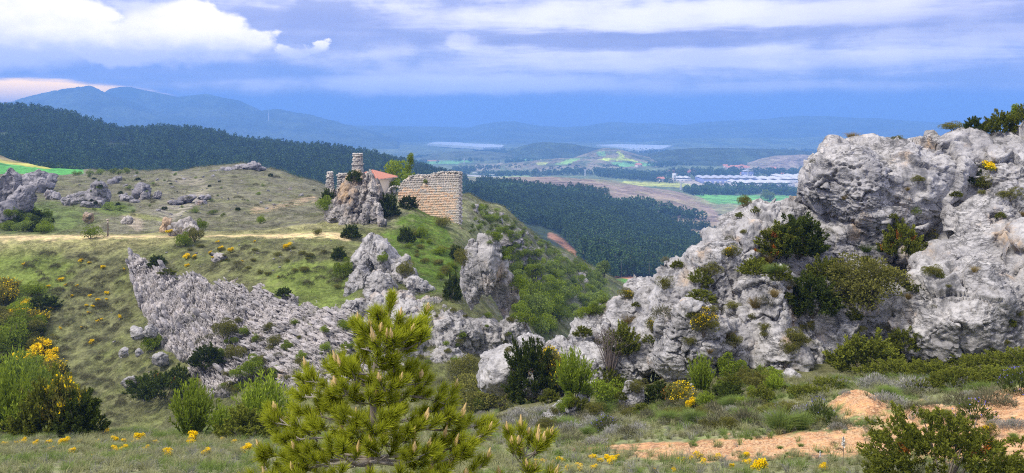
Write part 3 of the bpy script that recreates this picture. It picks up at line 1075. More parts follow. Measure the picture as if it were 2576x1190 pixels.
def sphere(sub):
    if sub >= 5 and sub not in _SPH:
        _SPH[sub] = cube_sphere({5: 16, 6: 31, 7: 57}[sub])
    if sub not in _SPH:
        bm = bmesh.new()
        bmesh.ops.create_icosphere(bm, subdivisions=sub, radius=1)
        V = np.array([q.co for q in bm.verts])
        Fc = np.array([[q.index for q in f.verts] for f in bm.faces], np.int32)
        bm.free()
        _SPH[sub] = (V / np.linalg.norm(V, axis=1)[:, None], Fc)
    return _SPH[sub]


def rotm(rx, ry, rz):
    return np.array(Euler((R(rx), R(ry), R(rz))).to_matrix())


def block(sub, size, px, seed, k=3.0, lump=0.16, crack=0.10, pit=4.0, mid=4.0, fine=1.2, rot=(0, 0, 0), strata=0.0, sang=0.0, cell=0.55, taper=0.0):
    """one weathered limestone block (metres, own axes): fractured polyhedron, clefts along cells, ridged, pitted"""
    n, Fc = sphere(sub)
    size = np.asarray(size, float) / 2
    rg = rng(seed * 7 + 1)
    ng = 17
    i = np.arange(ng) + 0.5
    ph = np.arccos(1 - 2 * i / ng)
    th = np.pi * (1 + 5 ** 0.5) * i + rg.uniform(0, 6)
    pn = np.stack([np.cos(th) * np.sin(ph), np.sin(th) * np.sin(ph), np.cos(ph)], 1) + rg.normal(0, 0.22, (ng, 3))
    pn /= np.linalg.norm(pn, axis=1)[:, None]
    hh = rg.uniform(0.80, 1.04, ng)
    pw = 12 + 5 * k
    dt = np.maximum(n @ pn.T, 0) / hh
    S = (dt ** pw).sum(1) ** (1 / pw)
    wts = dt ** (pw - 1) / hh
    g = wts @ pn
    p = n / S[:, None]
    p /= (p.max(0) - p.min(0)) / 2
    p = p * size
    if taper:
        tz = p[:, 2] / size[2] * 0.5 + 0.5
        w = 1 - taper * tz if taper > 0 else 1 + taper * (1 - tz)
        p[:, :2] *= w[:, None]
    g = g / size
    g /= np.linalg.norm(g, axis=1)[:, None]
    off = np.array([seed * 13.7, seed * 7.1, seed * 3.3])
    p = p @ rotm(*rot).T
    g = g @ rotm(*rot).T
    s = float(np.mean(np.sort(size)[1:]) * 2)
    q = p + off * s
    d = 0.35 * lump * s * fbm(q / (s * 0.7), 3, seed)
    ca, sa = math.cos(R(sang)), math.sin(R(sang))
    al = q[:, 0] * ca - q[:, 2] * sa
    hb = q[:, 0] * sa + q[:, 2] * ca
    qb = np.stack([al, q[:, 1], hb], 1)
    # clefts between fracture cells, long in the bedding direction
    wq = qb + s * 0.10 * np.stack([fbm(q / (s * .22), 3, seed + 5), fbm(q / (s * .22), 3, seed + 6), fbm(q / (s * .22), 3, seed + 7)], 1)
    f1, f2, idv, vc = worley(wq / (s * cell) * [0.75, 1, 1.5], seed, True)
    e = f2 - f1
    cm = sstep(fbm(q / (s * .5), 3, seed + 15), -.05, .2)
    d -= crack * s * 0.80 * np.exp(-(e / 0.035) ** 2) * cm
    d += (idv - 0.5) * crack * s * 0.75
    d += crack * s * 0.85 * (vc * rdir(idv)).sum(1)
    f1, f2, idw, vc = worley(wq / (s * cell * 0.36) * [0.75, 1, 1.4], seed + 51, True)
    e = f2 - f1
    d -= crack * s * 0.30 * np.exp(-(e / 0.05) ** 2) * (idw > 0.6) * (1 - .6 * cm)
    d += (idw - 0.5) * crack * s * 0.16
    d += crack * s * 0.32 * (vc * rdir(idw)).sum(1)
    f1, f2, idw, vc = worley(qb / (15 * px) * [0.8, 1, 1.3], seed + 71, True)
    d += (2.6 * px * (vc * rdir(idw)).sum(1) + 1.6 * px * (idw - .5)) * sstep(fbm(q / (80 * px), 2, seed + 4), -.1, .25)
    # ridges
    d += mid * px * 0.25 * (fbm(qb / (30 * px) * [0.6, 1, 1.2], 4, seed + 9, 0.55, True) - 0.6)
    if strata:
        h = hb + 9 * px * fbm(q / (60 * px), 3, seed + 2)
        b = fbm(np.stack([al / (90 * px), h / (9 * px), q[:, 1] / (60 * px)], 1), 3, seed + 3, 0.6)
        d += strata * px * b * 1.5
    if pit:
        soft_ = sstep(fbm(q / (90 * px), 3, seed + 29), -0.15, 0.2)
        f1, f2, idp = worley(q / (17 * px), seed + 31)
        d -= 1.2 * pit * px * (1 - sstep(f1, 0.12, 0.36)) * (idp > 0.45) * soft_
        f1, f2, idp = worley(q / (10 * px), seed + 37)
        d -= 0.7 * pit * px * (1 - sstep(f1, 0.15, 0.45)) * (idp > 0.4) * soft_
    d += fine * px * 0.7 * fbm(q / (7 * px), 3, seed + 17, 0.6)
    return p + g * d[:, None], Fc


def place_block(o_name, parent, u, v, w, h, dep, y, seed, mt, sub=6, **kw):
    """a block seen at (u, v), w by h photo units big at distance y, dep units deep"""
    px = y / F
    c = P(u, v, y)
    V, Fc = block(sub, (w * px, dep * px, h * px), kw.pop('px', px), seed, **kw)
    me = mesh(o_name, V, Fc, mt, None, True)
    base = np.array(parent.location) if parent is not None else np.zeros(3)
    return child(o_name, me, parent, tuple(c - base)) if parent is not None else link(o_name, me, None, tuple(c))


# the big outcrop: many blocks, one rock
oc = thing('limestone_outcrop', 'huge pale limestone outcrop of pitted blocks rising above the orange dirt', 'rock outcrop', tuple(P(2000, 960, 42)))
B = [
    # u, v, w, h, depth, y, roll, sub, k
    (2140, 472, 280, 230, 260, 50.0, 6, 7, 3.2),
    (2300, 432, 440, 200, 300, 51.2, -6, 7, 3.4),
    (2530, 424, 360, 200, 300, 50.5, -10, 7, 3.2),
    (2700, 420, 320, 260, 300, 50.0, -6, 6, 3.2),
    (2270, 500, 560, 300, 240, 51.4, -6, 7, 3.4),
    (2010, 760, 420, 300, 200, 49.0, -24, 6, 3.2),
    (1780, 800, 300, 240, 160, 48.4, -34, 6, 3.0),
    (2190, 570, 430, 240, 240, 50.4, -22, 7, 3.6),
    (2370, 560, 260, 210, 220, 50.6, -20, 7, 3.2),
    (2520, 560, 300, 170, 240, 47.5, -16, 7, 3.2),
    (2440, 665, 330, 180, 230, 46.0, -20, 7, 3.2),
    (2440, 790, 420, 260, 240, 43.8, -24, 7, 3.2),
    (2640, 720, 300, 330, 240, 43.6, -10, 6, 3.2),
    (2570, 620, 190, 110, 160, 45.0, -14, 6, 3.2),
    (2180, 690, 260, 150, 220, 49.8, -10, 6, 3.0),
    (2000, 655, 190, 120, 180, 49.2, 34, 6, 3.0),
    (1895, 565, 150, 120, 200, 50.6, -28, 6, 2.8),
    (1960, 545, 160, 80, 160, 50.9, -14, 6, 2.8),
    (1850, 625, 170, 130, 190, 49.4, -40, 6, 2.8),
    (1800, 700, 230, 190, 210, 47.6, -42, 7, 2.9),
    (2060, 820, 380, 260, 230, 46.2, -30, 7, 3.4),
    (2200, 800, 240, 200, 200, 46.6, -20, 6, 3.2),
    (1925, 800, 190, 280, 200, 45.6, 24, 7, 3.2),
    (1960, 900, 170, 170, 150, 43.8, 22, 6, 2.9),
    (1735, 862, 170, 250, 180, 43.4, 20, 7, 2.8),
    (1840, 880, 130, 180, 130, 44.4, 18, 6, 2.8),
    (1705, 740, 150, 200, 180, 47.8, 34, 6, 2.9),
    (1640, 760, 130, 110, 150, 49.4, -30, 6, 2.8),
    (1612, 726, 104, 62, 90, 51.5, -14, 6, 2.6),
    (1560, 788, 150, 80, 150, 50.2, -34, 6, 2.8),
    (1480, 828, 130, 80, 140, 50.6, -40, 6, 2.8),
    (1590, 842, 150, 80, 140, 48.6, -34, 6, 2.8),
    (1660, 850, 120, 130, 130, 47.0, -30, 6, 2.8),
    (1470, 880, 120, 80, 130, 48.6, -32, 6, 2.8),
    (1490, 935, 160, 130, 140, 46.8, 30, 6, 2.8),
    (1590, 925, 110, 140, 130, 46.6, 26, 6, 2.8),
    (1400, 890, 100, 70, 130, 49.8, -30, 6, 2.8),
    (1265, 922, 150, 100, 150, 49.4, -28, 6, 2.7),
    (1340, 872, 70, 60, 110, 50.6, 0, 5, 2.7),
    (1375, 960, 130, 110, 140, 47.6, 20, 6, 2.8),
]
for i, (u, v, w, h, dp, y, roll, sub, k) in enumerate(B):
    big = sub == 7
    place_block('boulder', oc, u, v, w, h, dp, y, 40 + i, M['rock'], sub, k=k, rot=(8, roll, (i * 37) % 24 - 12), lump=0.10, crack=0.085,
                pit=9, mid=2.0, fine=1.7, strata=1.5, sang=-roll + 25, cell=0.42 if big else 0.6)

# free rocks at its foot
FREE = [('upright_rock', 'grey upright rock standing alone in the scrub below the outcrop', 1590, 1003, 66, 84, 50, 37.8, 12, 2.8),
        ('flat_rock', 'low flat cracked rock lying among grey tufts near the young pine', 1428, 1034, 120, 46, 80, 36.2, -16, 2.6),
        ('pointed_rock', 'small pointed rock sticking up behind the low flat cracked rock', 1468, 1003, 36, 58, 40, 37.4, 28, 2.4),
        ('low_rock', 'short row of pale stones beside the low flat cracked rock', 1490, 1050, 64, 22, 40, 35.6, -8, 2.5),
        ('half_buried_rock', 'half buried pale rock just below the outcrop in dark scrub', 1745, 985, 46, 42, 40, 39.6, 10, 2.6),
        ('ledge_rock', 'pale rock ledge below the slab with creeping juniper', 1985, 965, 80, 60, 60, 40.6, 16, 2.7)]
for i, (nm, lb, u, v, w, h, dp, y, roll, k) in enumerate(FREE):
    o = place_block(nm, None, u, v, w, h, dp, y, 90 + i, M['rock'], 6, k=k, rot=(6, roll, 10), lump=0.18, crack=0.1, pit=3, mid=3, fine=1.2, cell=0.5)
    tag(o, lb, 'rock')

# the leaning balanced rock: bulky body, shaded flank, thin foot
br = thing('balanced_rock', 'tall balanced limestone rock with undercut narrow foot above the green gully', 'rock', tuple(P(1225, 800, 83)))
for i, (u, v, w, h, dp, y, rot, k, tp) in enumerate((
        (1194, 690, 104, 168, 110, 84.5, (0, 8, 0), 2.6, -0.5), (1230, 672, 74, 156, 100, 84.0, (0, 10, 10), 2.6, -0.35), (1190, 746, 56, 64, 80, 84.2, (0, 12, 0), 2.5, -0.75),
        (1250, 665, 72, 124, 90, 85.0, (0, -8, 0), 2.6, 0.1), (1262, 724, 94, 88, 90, 85.6, (0, -14, 0), 2.5, -0.55),
        (1288, 738, 40, 54, 50, 85.6, (0, 10, 0), 2.3, 0.0), (1268, 775, 52, 74, 50, 85.6, (0, -6, 0), 2.2, -0.85))):
    place_block('rock_mass', br, u, v, w, h, dp, y - 3.0, 120 + i, M['rockmid'], 6, k=k, rot=rot, lump=0.10, crack=0.06, pit=1.6, mid=2.6, fine=1.0,
                strata=2.0, sang=74, cell=0.5, taper=tp, px=86 / F)

# rugged crest between grass bowl and gully, below the ruin
cr = thing('rocky_crest', 'grey rocky crest running down from the ruin beside the grassy bowl', 'rock outcrop', tuple(P(980, 760, 94)))
for i, (u, v, w, h, dp, y, rot, k, tp) in enumerate((
        (925, 650, 90, 150, 130, 99, (0, 18, 0), 2.6, 0.45), (975, 660, 80, 130, 130, 98, (0, -32, 0), 2.6, 0.3), (905, 715, 70, 90, 90, 94, (0, 14, 0), 2.5, 0.2),
        (955, 735, 110, 110, 120, 91, (0, 6, 0), 2.6, 0.35), (1020, 700, 90, 60, 110, 95, (0, 36, 0), 2.6, 0.2), (1055, 720, 90, 40, 90, 93, (0, 30, 0), 2.4, 0.2),
        (950, 785, 130, 110, 110, 87, (0, -24, 0), 2.6, 0.25), (885, 745, 44, 60, 60, 92, (0, 10, 0), 2.4, 0.3), (1090, 765, 66, 34, 60, 89, (0, 16, 0), 2.4, 0.2),
        (1030, 745, 60, 36, 60, 91, (0, 10, 0), 2.4, 0.2), (1000, 765, 110, 80, 90, 88, (0, 14, 0), 2.6, 0.2), (890, 782, 110, 60, 80, 86.5, (0, -10, 0), 2.6, 0.2), (1060, 775, 100, 54, 80, 87.5, (0, 16, 0), 2.5, 0.2), (1010, 680, 60, 90, 80, 97, (0, 34, 0), 2.5, 0.3), (1120, 785, 36, 30, 40, 87, (0, 0, 0), 2.3, 0.1))):
    place_block('rock_mass', cr, u, v, w, h, dp, y, 140 + i, M['rockmid'], 6, k=k, rot=rot, lump=0.16, crack=0.10, pit=1.6, mid=4.0, fine=1.2,
                strata=2.6, sang=62, cell=0.45, taper=tp, px=92 / F)

# low cliff under the balanced rock
cl = thing('low_cliff', 'low furrowed limestone cliff beneath the balanced rock', 'rock outcrop', tuple(P(1180, 900, 78)))
for i, (u, v, w, h, dp, y, rot, k) in enumerate((
        (1240, 862, 170, 120, 130, 81, (0, 10, 0), 2.8), (1150, 855, 150, 150, 130, 80, (0, 8, 0), 2.8), (1075, 860, 130, 170, 130, 80, (0, -4, 0), 2.8),
        (1030, 800, 90, 90, 110, 84, (0, -8, 0), 2.6), (1290, 850, 90, 100, 110, 80.5, (0, 20, 0), 2.6), (1010, 900, 120, 130, 120, 77, (0, 0, 0), 2.7),
        (1120, 925, 150, 110, 110, 76.5, (0, 4, 0), 2.7))):
    place_block('cliff_face', cl, u, v, w, h, dp, y, 160 + i, M['rockmid'], 6, k=k, rot=rot, lump=0.12, crack=0.09, pit=2.0, mid=3.8, fine=1.3,
                strata=2.8, sang=78, cell=0.4, px=80 / F)

# the crag that carries the ruin
cg = thing('castle_crag', 'jagged grey limestone crag carrying the ruined castle walls', 'rock outcrop', tuple(P(900, 560, 126)))
for i, (u, v, w, h, dp, y, rot, k, tp) in enumerate((
        (900, 500, 110, 130, 110, 130, (0, 0, 0), 2.6, 0.5), (862, 525, 60, 90, 70, 126, (0, 12, 0), 2.4, 0.5), (842, 545, 40, 50, 50, 124, (0, 12, 0), 2.3, 0.5),
        (890, 520, 40, 110, 50, 124, (0, 10, 0), 2.3, 0.5), (915, 505, 36, 110, 50, 124, (0, 6, 0), 2.3, 0.45), (938, 505, 34, 130, 60, 123, (0, -2, 0), 2.5, 0.35),
        (948, 545, 38, 70, 50, 121, (0, -8, 0), 2.4, 0.3), (920, 545, 34, 70, 46, 121, (0, 8, 0), 2.4, 0.45), (875, 545, 30, 50, 40, 122, (0, 14, 0), 2.3, 0.5),
        (858, 492, 60, 90, 70, 128, (0, 8, 0), 2.4, 0.5), (874, 468, 50, 70, 60, 129.5, (0, 6, 0), 2.4, 0.5), (836, 505, 44, 80, 60, 128, (0, 8, 0), 2.6, 0.3), (890, 490, 90, 90, 70, 127, (0, 4, 0), 3.0, 0.2), (868, 540, 80, 60, 60, 123.5, (0, 6, 0), 2.8, 0.25), (880, 556, 70, 36, 50, 121.5, (0, 0, 0), 2.4, 0.3), (930, 478, 60, 100, 70, 127, (0, -4, 0), 2.5, 0.5), (950, 482, 30, 66, 40, 125, (0, -4, 0), 2.4, 0.5), (895, 462, 60, 60, 60, 129, (0, 0, 0), 2.4, 0.5), (838, 530, 50, 70, 50, 125, (0, 12, 0), 2.3, 0.5),
        (903, 450, 60, 56, 60, 134, (0, 0, 0), 2.5, 0.4), (896, 448, 40, 44, 50, 132.5, (0, 10, 0), 2.4, 0.5), (960, 560, 24, 30, 30, 119, (0, -10, 0), 2.3, 0.3), (925, 470, 30, 60, 40, 127, (0, 4, 0), 2.3, 0.5))):
    place_block('rock_pillar', cg, u, v, w, h, dp, y, 180 + i, M['rockcas'], 6 if i < 8 else 5, k=k, rot=rot, lump=0.16, crack=0.12, pit=1.4, mid=3.4, fine=1.2,
                strata=2.2, sang=80, cell=0.42, taper=tp, px=125 / F)
ck = thing('lower_crag', 'small broken crag at the foot of the tall ruined wall', 'rock outcrop', tuple(P(1145, 610, 128)))
for i, (u, v, w, h, dp, y, rot) in enumerate(((1148, 592, 26, 44, 40, 128.5, (0, 0, 0)), (1140, 606, 30, 30, 40, 127, (0, 10, 0)), (1094, 590, 14, 18, 20, 126, (0, 10, 0)))):
    place_block('rock_mass', ck, u, v, w, h, dp, y, 200 + i, M['rockcas'], 5, k=2.4, rot=rot, lump=0.18, crack=0.1, pit=1, mid=3, strata=2, sang=80, px=128 / F)
sc = thing('slope_crag', 'grey crag on the scrub slope just behind the balanced rock', 'rock outcrop', tuple(P(1260, 600, 150)))
for i, (u, v, w, h, dp, y, rot) in enumerate(((1285, 606, 60, 44, 60, 143, (0, 10, 0)), (1262, 600, 60, 34, 60, 150, (0, 16, 0)), (1300, 655, 60, 70, 60, 142, (0, 10, 0)), (1335, 650, 50, 50, 50, 145, (0, 14, 0)),
                                              (1300, 588, 40, 20, 40, 152, (0, 0, 0)), (1350, 690, 26, 44, 30, 139, (0, 10, 0)))):
    place_block('rock_mass', sc, u, v, w, h, dp, y, 210 + i, M['rockgrey'], 5, k=2.5, rot=rot, lump=0.18, crack=0.1, pit=1, mid=3, strata=2, sang=76, px=146 / F)

# rocks on the dry hill behind the track
HR = [('leaning_crag', 'dark grey crag at the edge of the green field, tallest of its cluster', [(14, 490, 60, 130, 60, 196, 14), (44, 510, 50, 90, 50, 192, 30), (8, 545, 50, 80, 50, 182, 8), (70, 505, 34, 50, 40, 196, 10)]),
      ('rounded_crag', 'rounded grey crag just below the green field', [(95, 458, 80, 46, 60, 232, -10), (105, 470, 50, 44, 50, 226, 14), (70, 452, 50, 30, 40, 236, -20)]),
      ('cliff_rock', 'grey cliff shaped rock with tan lower face on the dry hill', [(250, 492, 50, 62, 50, 196, 6), (222, 498, 70, 44, 50, 198, -14), (190, 502, 60, 34, 40, 200, -16), (236, 520, 70, 30, 40, 188, 0)]),
      ('square_boulder', 'squarish grey boulder halfway up the dry hill', [(358, 482, 40, 38, 40, 214, 14), (366, 496, 26, 24, 30, 209, 10)]),
      ('round_boulder', 'small flat grey boulder high on the dry hill beside the sandy gully', [(288, 456, 34, 16, 30, 236, -20)]),
      ('tilted_boulder', 'small triangular boulder beside the squarish grey boulder', [(395, 492, 20, 20, 20, 210, 24)]),
      ('twin_boulder', 'two low dark boulders between the rounded crag and the cliff shaped rock', [(124, 490, 24, 22, 20, 205, 10), (140, 496, 22, 24, 20, 203, 0)]),
      ('summit_rock', 'jagged pale rocks on the summit of the dry hill', [(618, 420, 66, 16, 40, 277, -8), (570, 428, 34, 14, 30, 270, 0), (650, 424, 36, 14, 30, 280, 10), (540, 432, 20, 8, 20, 268, 0)]),
      ('broken_ledge', 'broken grey ledges beside the sandy gully on the dry hill', [(470, 502, 44, 16, 40, 210, -14), (440, 512, 36, 16, 40, 206, -10), (512, 498, 30, 14, 30, 214, -8), (505, 512, 26, 16, 24, 206, 10)]),
      ('scattered_ledge', 'small loose ledges below the squarish grey boulder', [(320, 500, 30, 14, 30, 206, 14), (336, 508, 24, 12, 24, 202, 0), (308, 494, 18, 10, 20, 209, 0)]),
      ('track_boulder', 'large cream boulder on the track verge beside the grassy bowl', [(462, 574, 60, 44, 50, 119, -14), (444, 580, 34, 36, 40, 118.4, 6), (486, 582, 24, 30, 30, 117.6, 10)]),
      ('verge_rock', 'narrow cream rock pile behind the large cream boulder', [(420, 568, 22, 40, 26, 126, 14), (408, 580, 16, 22, 20, 124, 0)]),
      ('pale_stone', 'pale stone with tan earth lying among yellow broom on the slope', [(552, 650, 34, 20, 26, 105, -10), (535, 641, 18, 12, 16, 106.5, 20)]),
      ('tan_cutting', 'tan rock showing in the cutting behind the track', [(222, 548, 26, 26, 20, 139, 20), (320, 556, 30, 24, 20, 137, -30)])]


def hill_y(u, v):
    yy = np.linspace(98, 300, 400)
    g = np.minimum.accumulate(LAND.v(np.full(400, u), yy))
    return float(np.interp(-v, -g, yy))


for i, (nm, lb, parts) in enumerate(HR):
    y0 = hill_y(parts[0][0], parts[0][1] + parts[0][3] * .42)
    t = thing(nm, lb, 'rock', tuple(P(parts[0][0], parts[0][1] + parts[0][3] / 2, y0)))
    for j, (u, v, w, h, dp, y, roll) in enumerate(parts):
        y = y0 + (y - parts[0][5]) * .5
        mt = M['rockcas'] if nm in ('track_boulder', 'verge_rock', 'pale_stone', 'tan_cutting') else M['rockgrey']
        place_block('rock_mass', t, u, v, w * 1.1, h * 1.15, dp, y, 230 + i * 7 + j, mt, 5, k=2.7, rot=(0, roll, 12), lump=0.16, crack=0.1, pit=1.0, mid=2.4, fine=0.8,
                    strata=1.4, sang=70, cell=0.5, px=y / F)

# boulders at the foot of the slab
for i, (nm, lb, u, v, w, h, y, roll) in enumerate((
        ('grey_boulder', 'round grey boulder on the slope beside the top of the dark juniper', 345, 838, 40, 32, 88.5, 0),
        ('low_boulder', 'round grey boulder lowest beside the dark juniper mat', 330, 962, 44, 32, 81, 0),
        ('small_boulder', 'small grey boulder alone in grass left of the dark juniper mat', 312, 888, 24, 26, 85.5, 20),
        ('edge_boulder', 'pale boulder wedged against the slab above the dark juniper', 378, 834, 34, 30, 88.5, 10),
        ('tucked_boulder', 'pale boulder half hidden behind the dark juniper mat', 405, 905, 40, 40, 85, 10),
        ('little_boulder', 'little boulder touching the upper edge of the dark juniper mat', 348, 888, 20, 22, 85.6, 0))):
    o = place_block(nm, None, u, v, w, h, w * .9, y, 330 + i, M['rockmid'], 5, k=2.4, rot=(0, roll, 20), lump=0.2, crack=0.08, pit=1.5, mid=2.5, cell=0.6)
    tag(o, lb, 'boulder')


# the tilted slab: thin beds breaking out of the hillside
def slab():
    uu = np.linspace(318, 1010, 370)
    vv0 = np.linspace(0, 1, 215)
    # upper and lower rim of the outcrop over the bearing
    top = np.interp(uu, [318, 335, 350, 400, 460, 520, 560, 620, 680, 740, 800, 860, 900, 1010], [648, 636, 640, 662, 682, 688, 684, 700, 722, 740, 750, 770, 776, 780])
    bot = np.interp(uu, [318, 345, 380, 420, 470, 520, 560, 600, 660, 740, 830, 900, 1010], [652, 760, 850, 905, 930, 1010, 1035, 1000, 960, 1000, 1010, 990, 960])
    U = np.repeat(uu[None], len(vv0), 0)
    Vv = top[None] + (bot - top)[None] * vv0[:, None]
    # find the ground's distance for every bearing and apparent height on the far side of the gully
    yy = np.linspace(64, 116, 140)
    gv = LAND.v(np.repeat(uu, len(yy)), np.tile(yy, len(uu))).reshape(len(uu), len(yy))
    Y = np.empty_like(U)
    for i in range(len(uu)):
        g = np.minimum.accumulate(gv[i])
        Y[:, i] = np.interp(-Vv[:, i], -g, yy)
    u, v, y = U.ravel(), Vv.ravel(), Y.ravel()
    px = 90 / F
    pos = np.stack([(u - CU) / F * y, y, -(v - HV) / F * y], 1)
    edge = np.minimum(np.minimum((U - 322) / 10, (1010 - U) / 30), np.minimum(np.repeat(vv0[:, None], len(uu), 1), 1 - np.repeat(vv0[:, None], len(uu), 1)) * 6).ravel()
    edge += 0.6 * fbm(np.stack([u / 40, v / 30, 0 * u], 1), 4, 55)
    lift = sstep(edge, 0.0, 0.7)
    # beds dip towards the right, broken by steep joints
    warp = 12 * fbm(np.stack([u / 90, v / 90, 0 * u], 1), 3, 61)
    ang = np.interp(u, [330, 480, 620, 1000], [68, 55, 24, 22])
    ca, sa = np.cos(np.radians(ang)), np.sin(np.radians(ang))
    h = (v * ca - u * sa) + warp
    al = u * ca + v * sa
    bed = fbm(np.stack([h / 7, al / 34, 0 * u], 1), 3, 62, 0.65)
    saw = (h / 17 + 0.35 * bed) % 1.0
    joint = fbm(np.stack([u / 16 + 0.2 * v / 16, v / 70, 0 * u], 1), 3, 63, 0.55, True)
    f1, f2, idv = worley(np.stack([h / 6.5, al / 12, 0 * u], 1), 64)
    rough = fbm(np.stack([u / 5, v / 5, 0 * u], 1), 3, 65, 0.6)
    gully = sstep(fbm(np.stack([u / 60 + 0.35 * v / 60, v / 190, 0 * u + 3], 1), 2, 70), 0.06, 0.3)
    out = (10 + 8 * fbm(np.stack([u / 120, v / 120, 0 * u], 1), 2, 66)) * (1 - 0.9 * gully) + 13 * saw + 7 * bed + 4 * (idv - 0.4) - 4.5 * np.exp(-((f2 - f1) / .12) ** 2) + 3.0 * (joint - .4) + 3.0 * rough
    out = out * lift - 14 * (1 - lift)
    nrm = np.array([0.12, -0.75, 0.62])
    nrm /= np.linalg.norm(nrm)
    pos = pos + (out * px)[:, None] * nrm
    nr, nc = U.shape
    a = np.arange(nr * nc).reshape(nr, nc)[:-1, :-1].ravel()
    Q = np.stack([a, a + nc, a + nc + 1, a + 1], 1)
    base = P(660, 900, 84)
    t = thing('slab_outcrop', 'broad tilted outcrop of thin pale limestone beds above the gully', 'rock outcrop', tuple(base))
    child('bedrock', mesh('bedrock', pos - base, Q, M['slab'], None, True), t)
    # loose plates standing proud of the beds
    rg = rng(5)
    ok = np.where(lift > 0.9)[0]
    protos = []
    for k in range(5):
        V, Fc = block(3, (1.7, .6, .26), 0.02, 500 + k, k=3.2, lump=0.25, crack=0.1, pit=0, mid=1.5, fine=0)
        protos.append(mesh('rock_plate', V, Fc, M['slab'], None, False))
    for k in range(290):
        j = ok[rg.integers(len(ok))]
        s = rg.uniform(12, 30) * px * (1.3 if rg.random() < .15 else 1)
        child('rock_plate', protos[k % 5], t, tuple(pos[j] - base + nrm * 0.03), (R(rg.uniform(-15, 15)), R(ang[j] + rg.uniform(-8, 8)), R(rg.uniform(-20, 20))), s)
    # the countless smaller plates and chips
    mb = [np.array([v.co for v in q.vertices]) for q in [mesh('chip', *block(1, (1.7, .6, .3), .02, 520 + k, k=3, lump=.3, crack=.1, pit=0, mid=1, fine=0), M['slab']) for k in range(6)]]
    fb = sphere(1)[1]
    n = 3600
    j = ok[rg.integers(0, len(ok), n)]
    VV, FF = [], []
    for k in range(n):
        s = rg.uniform(4, 10) * px * (1.5 if rg.random() < .2 else 1)
        Rm = rotm(rg.uniform(-20, 20), ang[j[k]] + rg.uniform(-12, 12), rg.uniform(-25, 25))
        VV.append((mb[k % 6] * s) @ Rm.T + (pos[j[k]] - base + nrm * rg.uniform(-.02, .06)))
        FF.append(fb + k * len(mb[0]))
    stuff(child('rock_chips', mesh('rock_chips', np.concatenate(VV), np.concatenate(FF), M['slab']), t))
    return t


slab()
# grey rocks breaking through the scrub spur and the knoll
_sp = []
for k in range(5):
    V, Fc = block(4, (1, .8, .75), 0.03, 640 + k, k=2.8, lump=.2, crack=.12, pit=0, mid=1.2, fine=.5, strata=1, sang=75)
    _sp.append(mesh('spur_rock', V, Fc, M['rockgrey'], None, True))
rg = rng(641)
k = 0
while k < 46:
    u, v = rg.uniform(1180, 1530), rg.uniform(500, 760)
    if not inpoly(np.array([u]), np.array([v]), [(1180, 500), (1260, 535), (1340, 590), (1420, 645), (1520, 715), (1460, 740), (1380, 720), (1300, 690), (1240, 620), (1200, 570)])[0]:
        continue
    yy = np.linspace(110, 290, 300)
    g = np.minimum.accumulate(LAND.v(np.full(300, u), yy))
    y = float(np.interp(-v, -g, yy))
    s = rg.uniform(9, 26) * y / F
    o = link('spur_rock', _sp[k % 5], None, tuple(P(u, v + 2, y)), (rg.uniform(-.3, .3), rg.uniform(-.4, .4), rg.uniform(0, 6)), (s, s, s * rg.uniform(.7, 1.3)))
    tag(o, 'grey rock breaking through the scrub of the spur', 'rock', 'grey rocks on the scrub spur')
    k += 1
# grey stones bedded in the dry hill, pale stones on the gully side
for (n, poly, y0, y1, s0, s1, lb, gp) in ((70, [(140, 470), (300, 440), (560, 432), (700, 440), (800, 500), (640, 540), (460, 550), (300, 520), (160, 520)], 122, 300, 4, 13, 'grey rock bedded in the turf of the dry hill', 'grey rocks on the dry hill'),
                                          (40, [(300, 620), (850, 600), (860, 680), (600, 690), (420, 660)], 86, 116, 3, 8, 'pale stone lying in the grass above the slab', 'pale stones above the slab'),
                                          (30, [(280, 780), (420, 900), (420, 1040), (300, 1000)], 70, 100, 3, 9, 'pale stone lying in the grass beside the slab', 'pale stones beside the slab')):
    k = 0
    pl = np.array(poly, float)
    while k < n:
        u, v = rg.uniform(pl[:, 0].min(), pl[:, 0].max()), rg.uniform(pl[:, 1].min(), pl[:, 1].max())
        if not inpoly(np.array([u]), np.array([v]), pl)[0]:
            continue
        yy = np.linspace(y0, y1, 300)
        g = np.minimum.accumulate(LAND.v(np.full(300, u), yy))
        y = float(np.interp(-v, -g, yy))
        s = (s0 + (s1 - s0) * rg.random() ** 2.5) * y / F
        q = ground_at([u], [y])[0]
        o = link('spur_rock', _sp[k % 5], None, tuple(q + [0, 0, s * .12]), (rg.uniform(-.3, .3), rg.uniform(-.4, .4), rg.uniform(0, 6)), (s * 1.3, s, s * rg.uniform(.6, 1.1)))
        tag(o, lb, 'rock', gp)
        k += 1
# ------------------------------------------------------------------ the ruined castle
def bevel_stone(name, mt, seed):
    """one squared stone, unit size, face towards -y, worn edges"""
    rg = rng(seed)
    b = 0.07
    V, k = [], 0
    for x in (-.5, .5):
        for z in (-.5, .5):
            V.append((x, .5, z))
    for x in (-.5, .5):
        for z in (-.5, .5):
            V.append((x, -.34, z))
    for x in (-.5 + b, .5 - b):
        for z in (-.5 + b, .5 - b):
            V.append((x, -.5 - rg.uniform(-.05, .08), z))
    V = np.array(V) + np.concatenate([np.zeros((4, 3)), rg.uniform(-.03, .03, (8, 3)) * [1, .5, 1]])
    Fc = [(0, 1, 3, 2), (0, 4, 5, 1), (2, 3, 7, 6), (1, 5, 7, 3), (0, 2, 6, 4), (4, 8, 9, 5), (6, 7, 11, 10), (5, 9, 11, 7), (4, 6, 10, 8), (8, 10, 11, 9)]
    return mesh(name, V, np.array(Fc), mt)


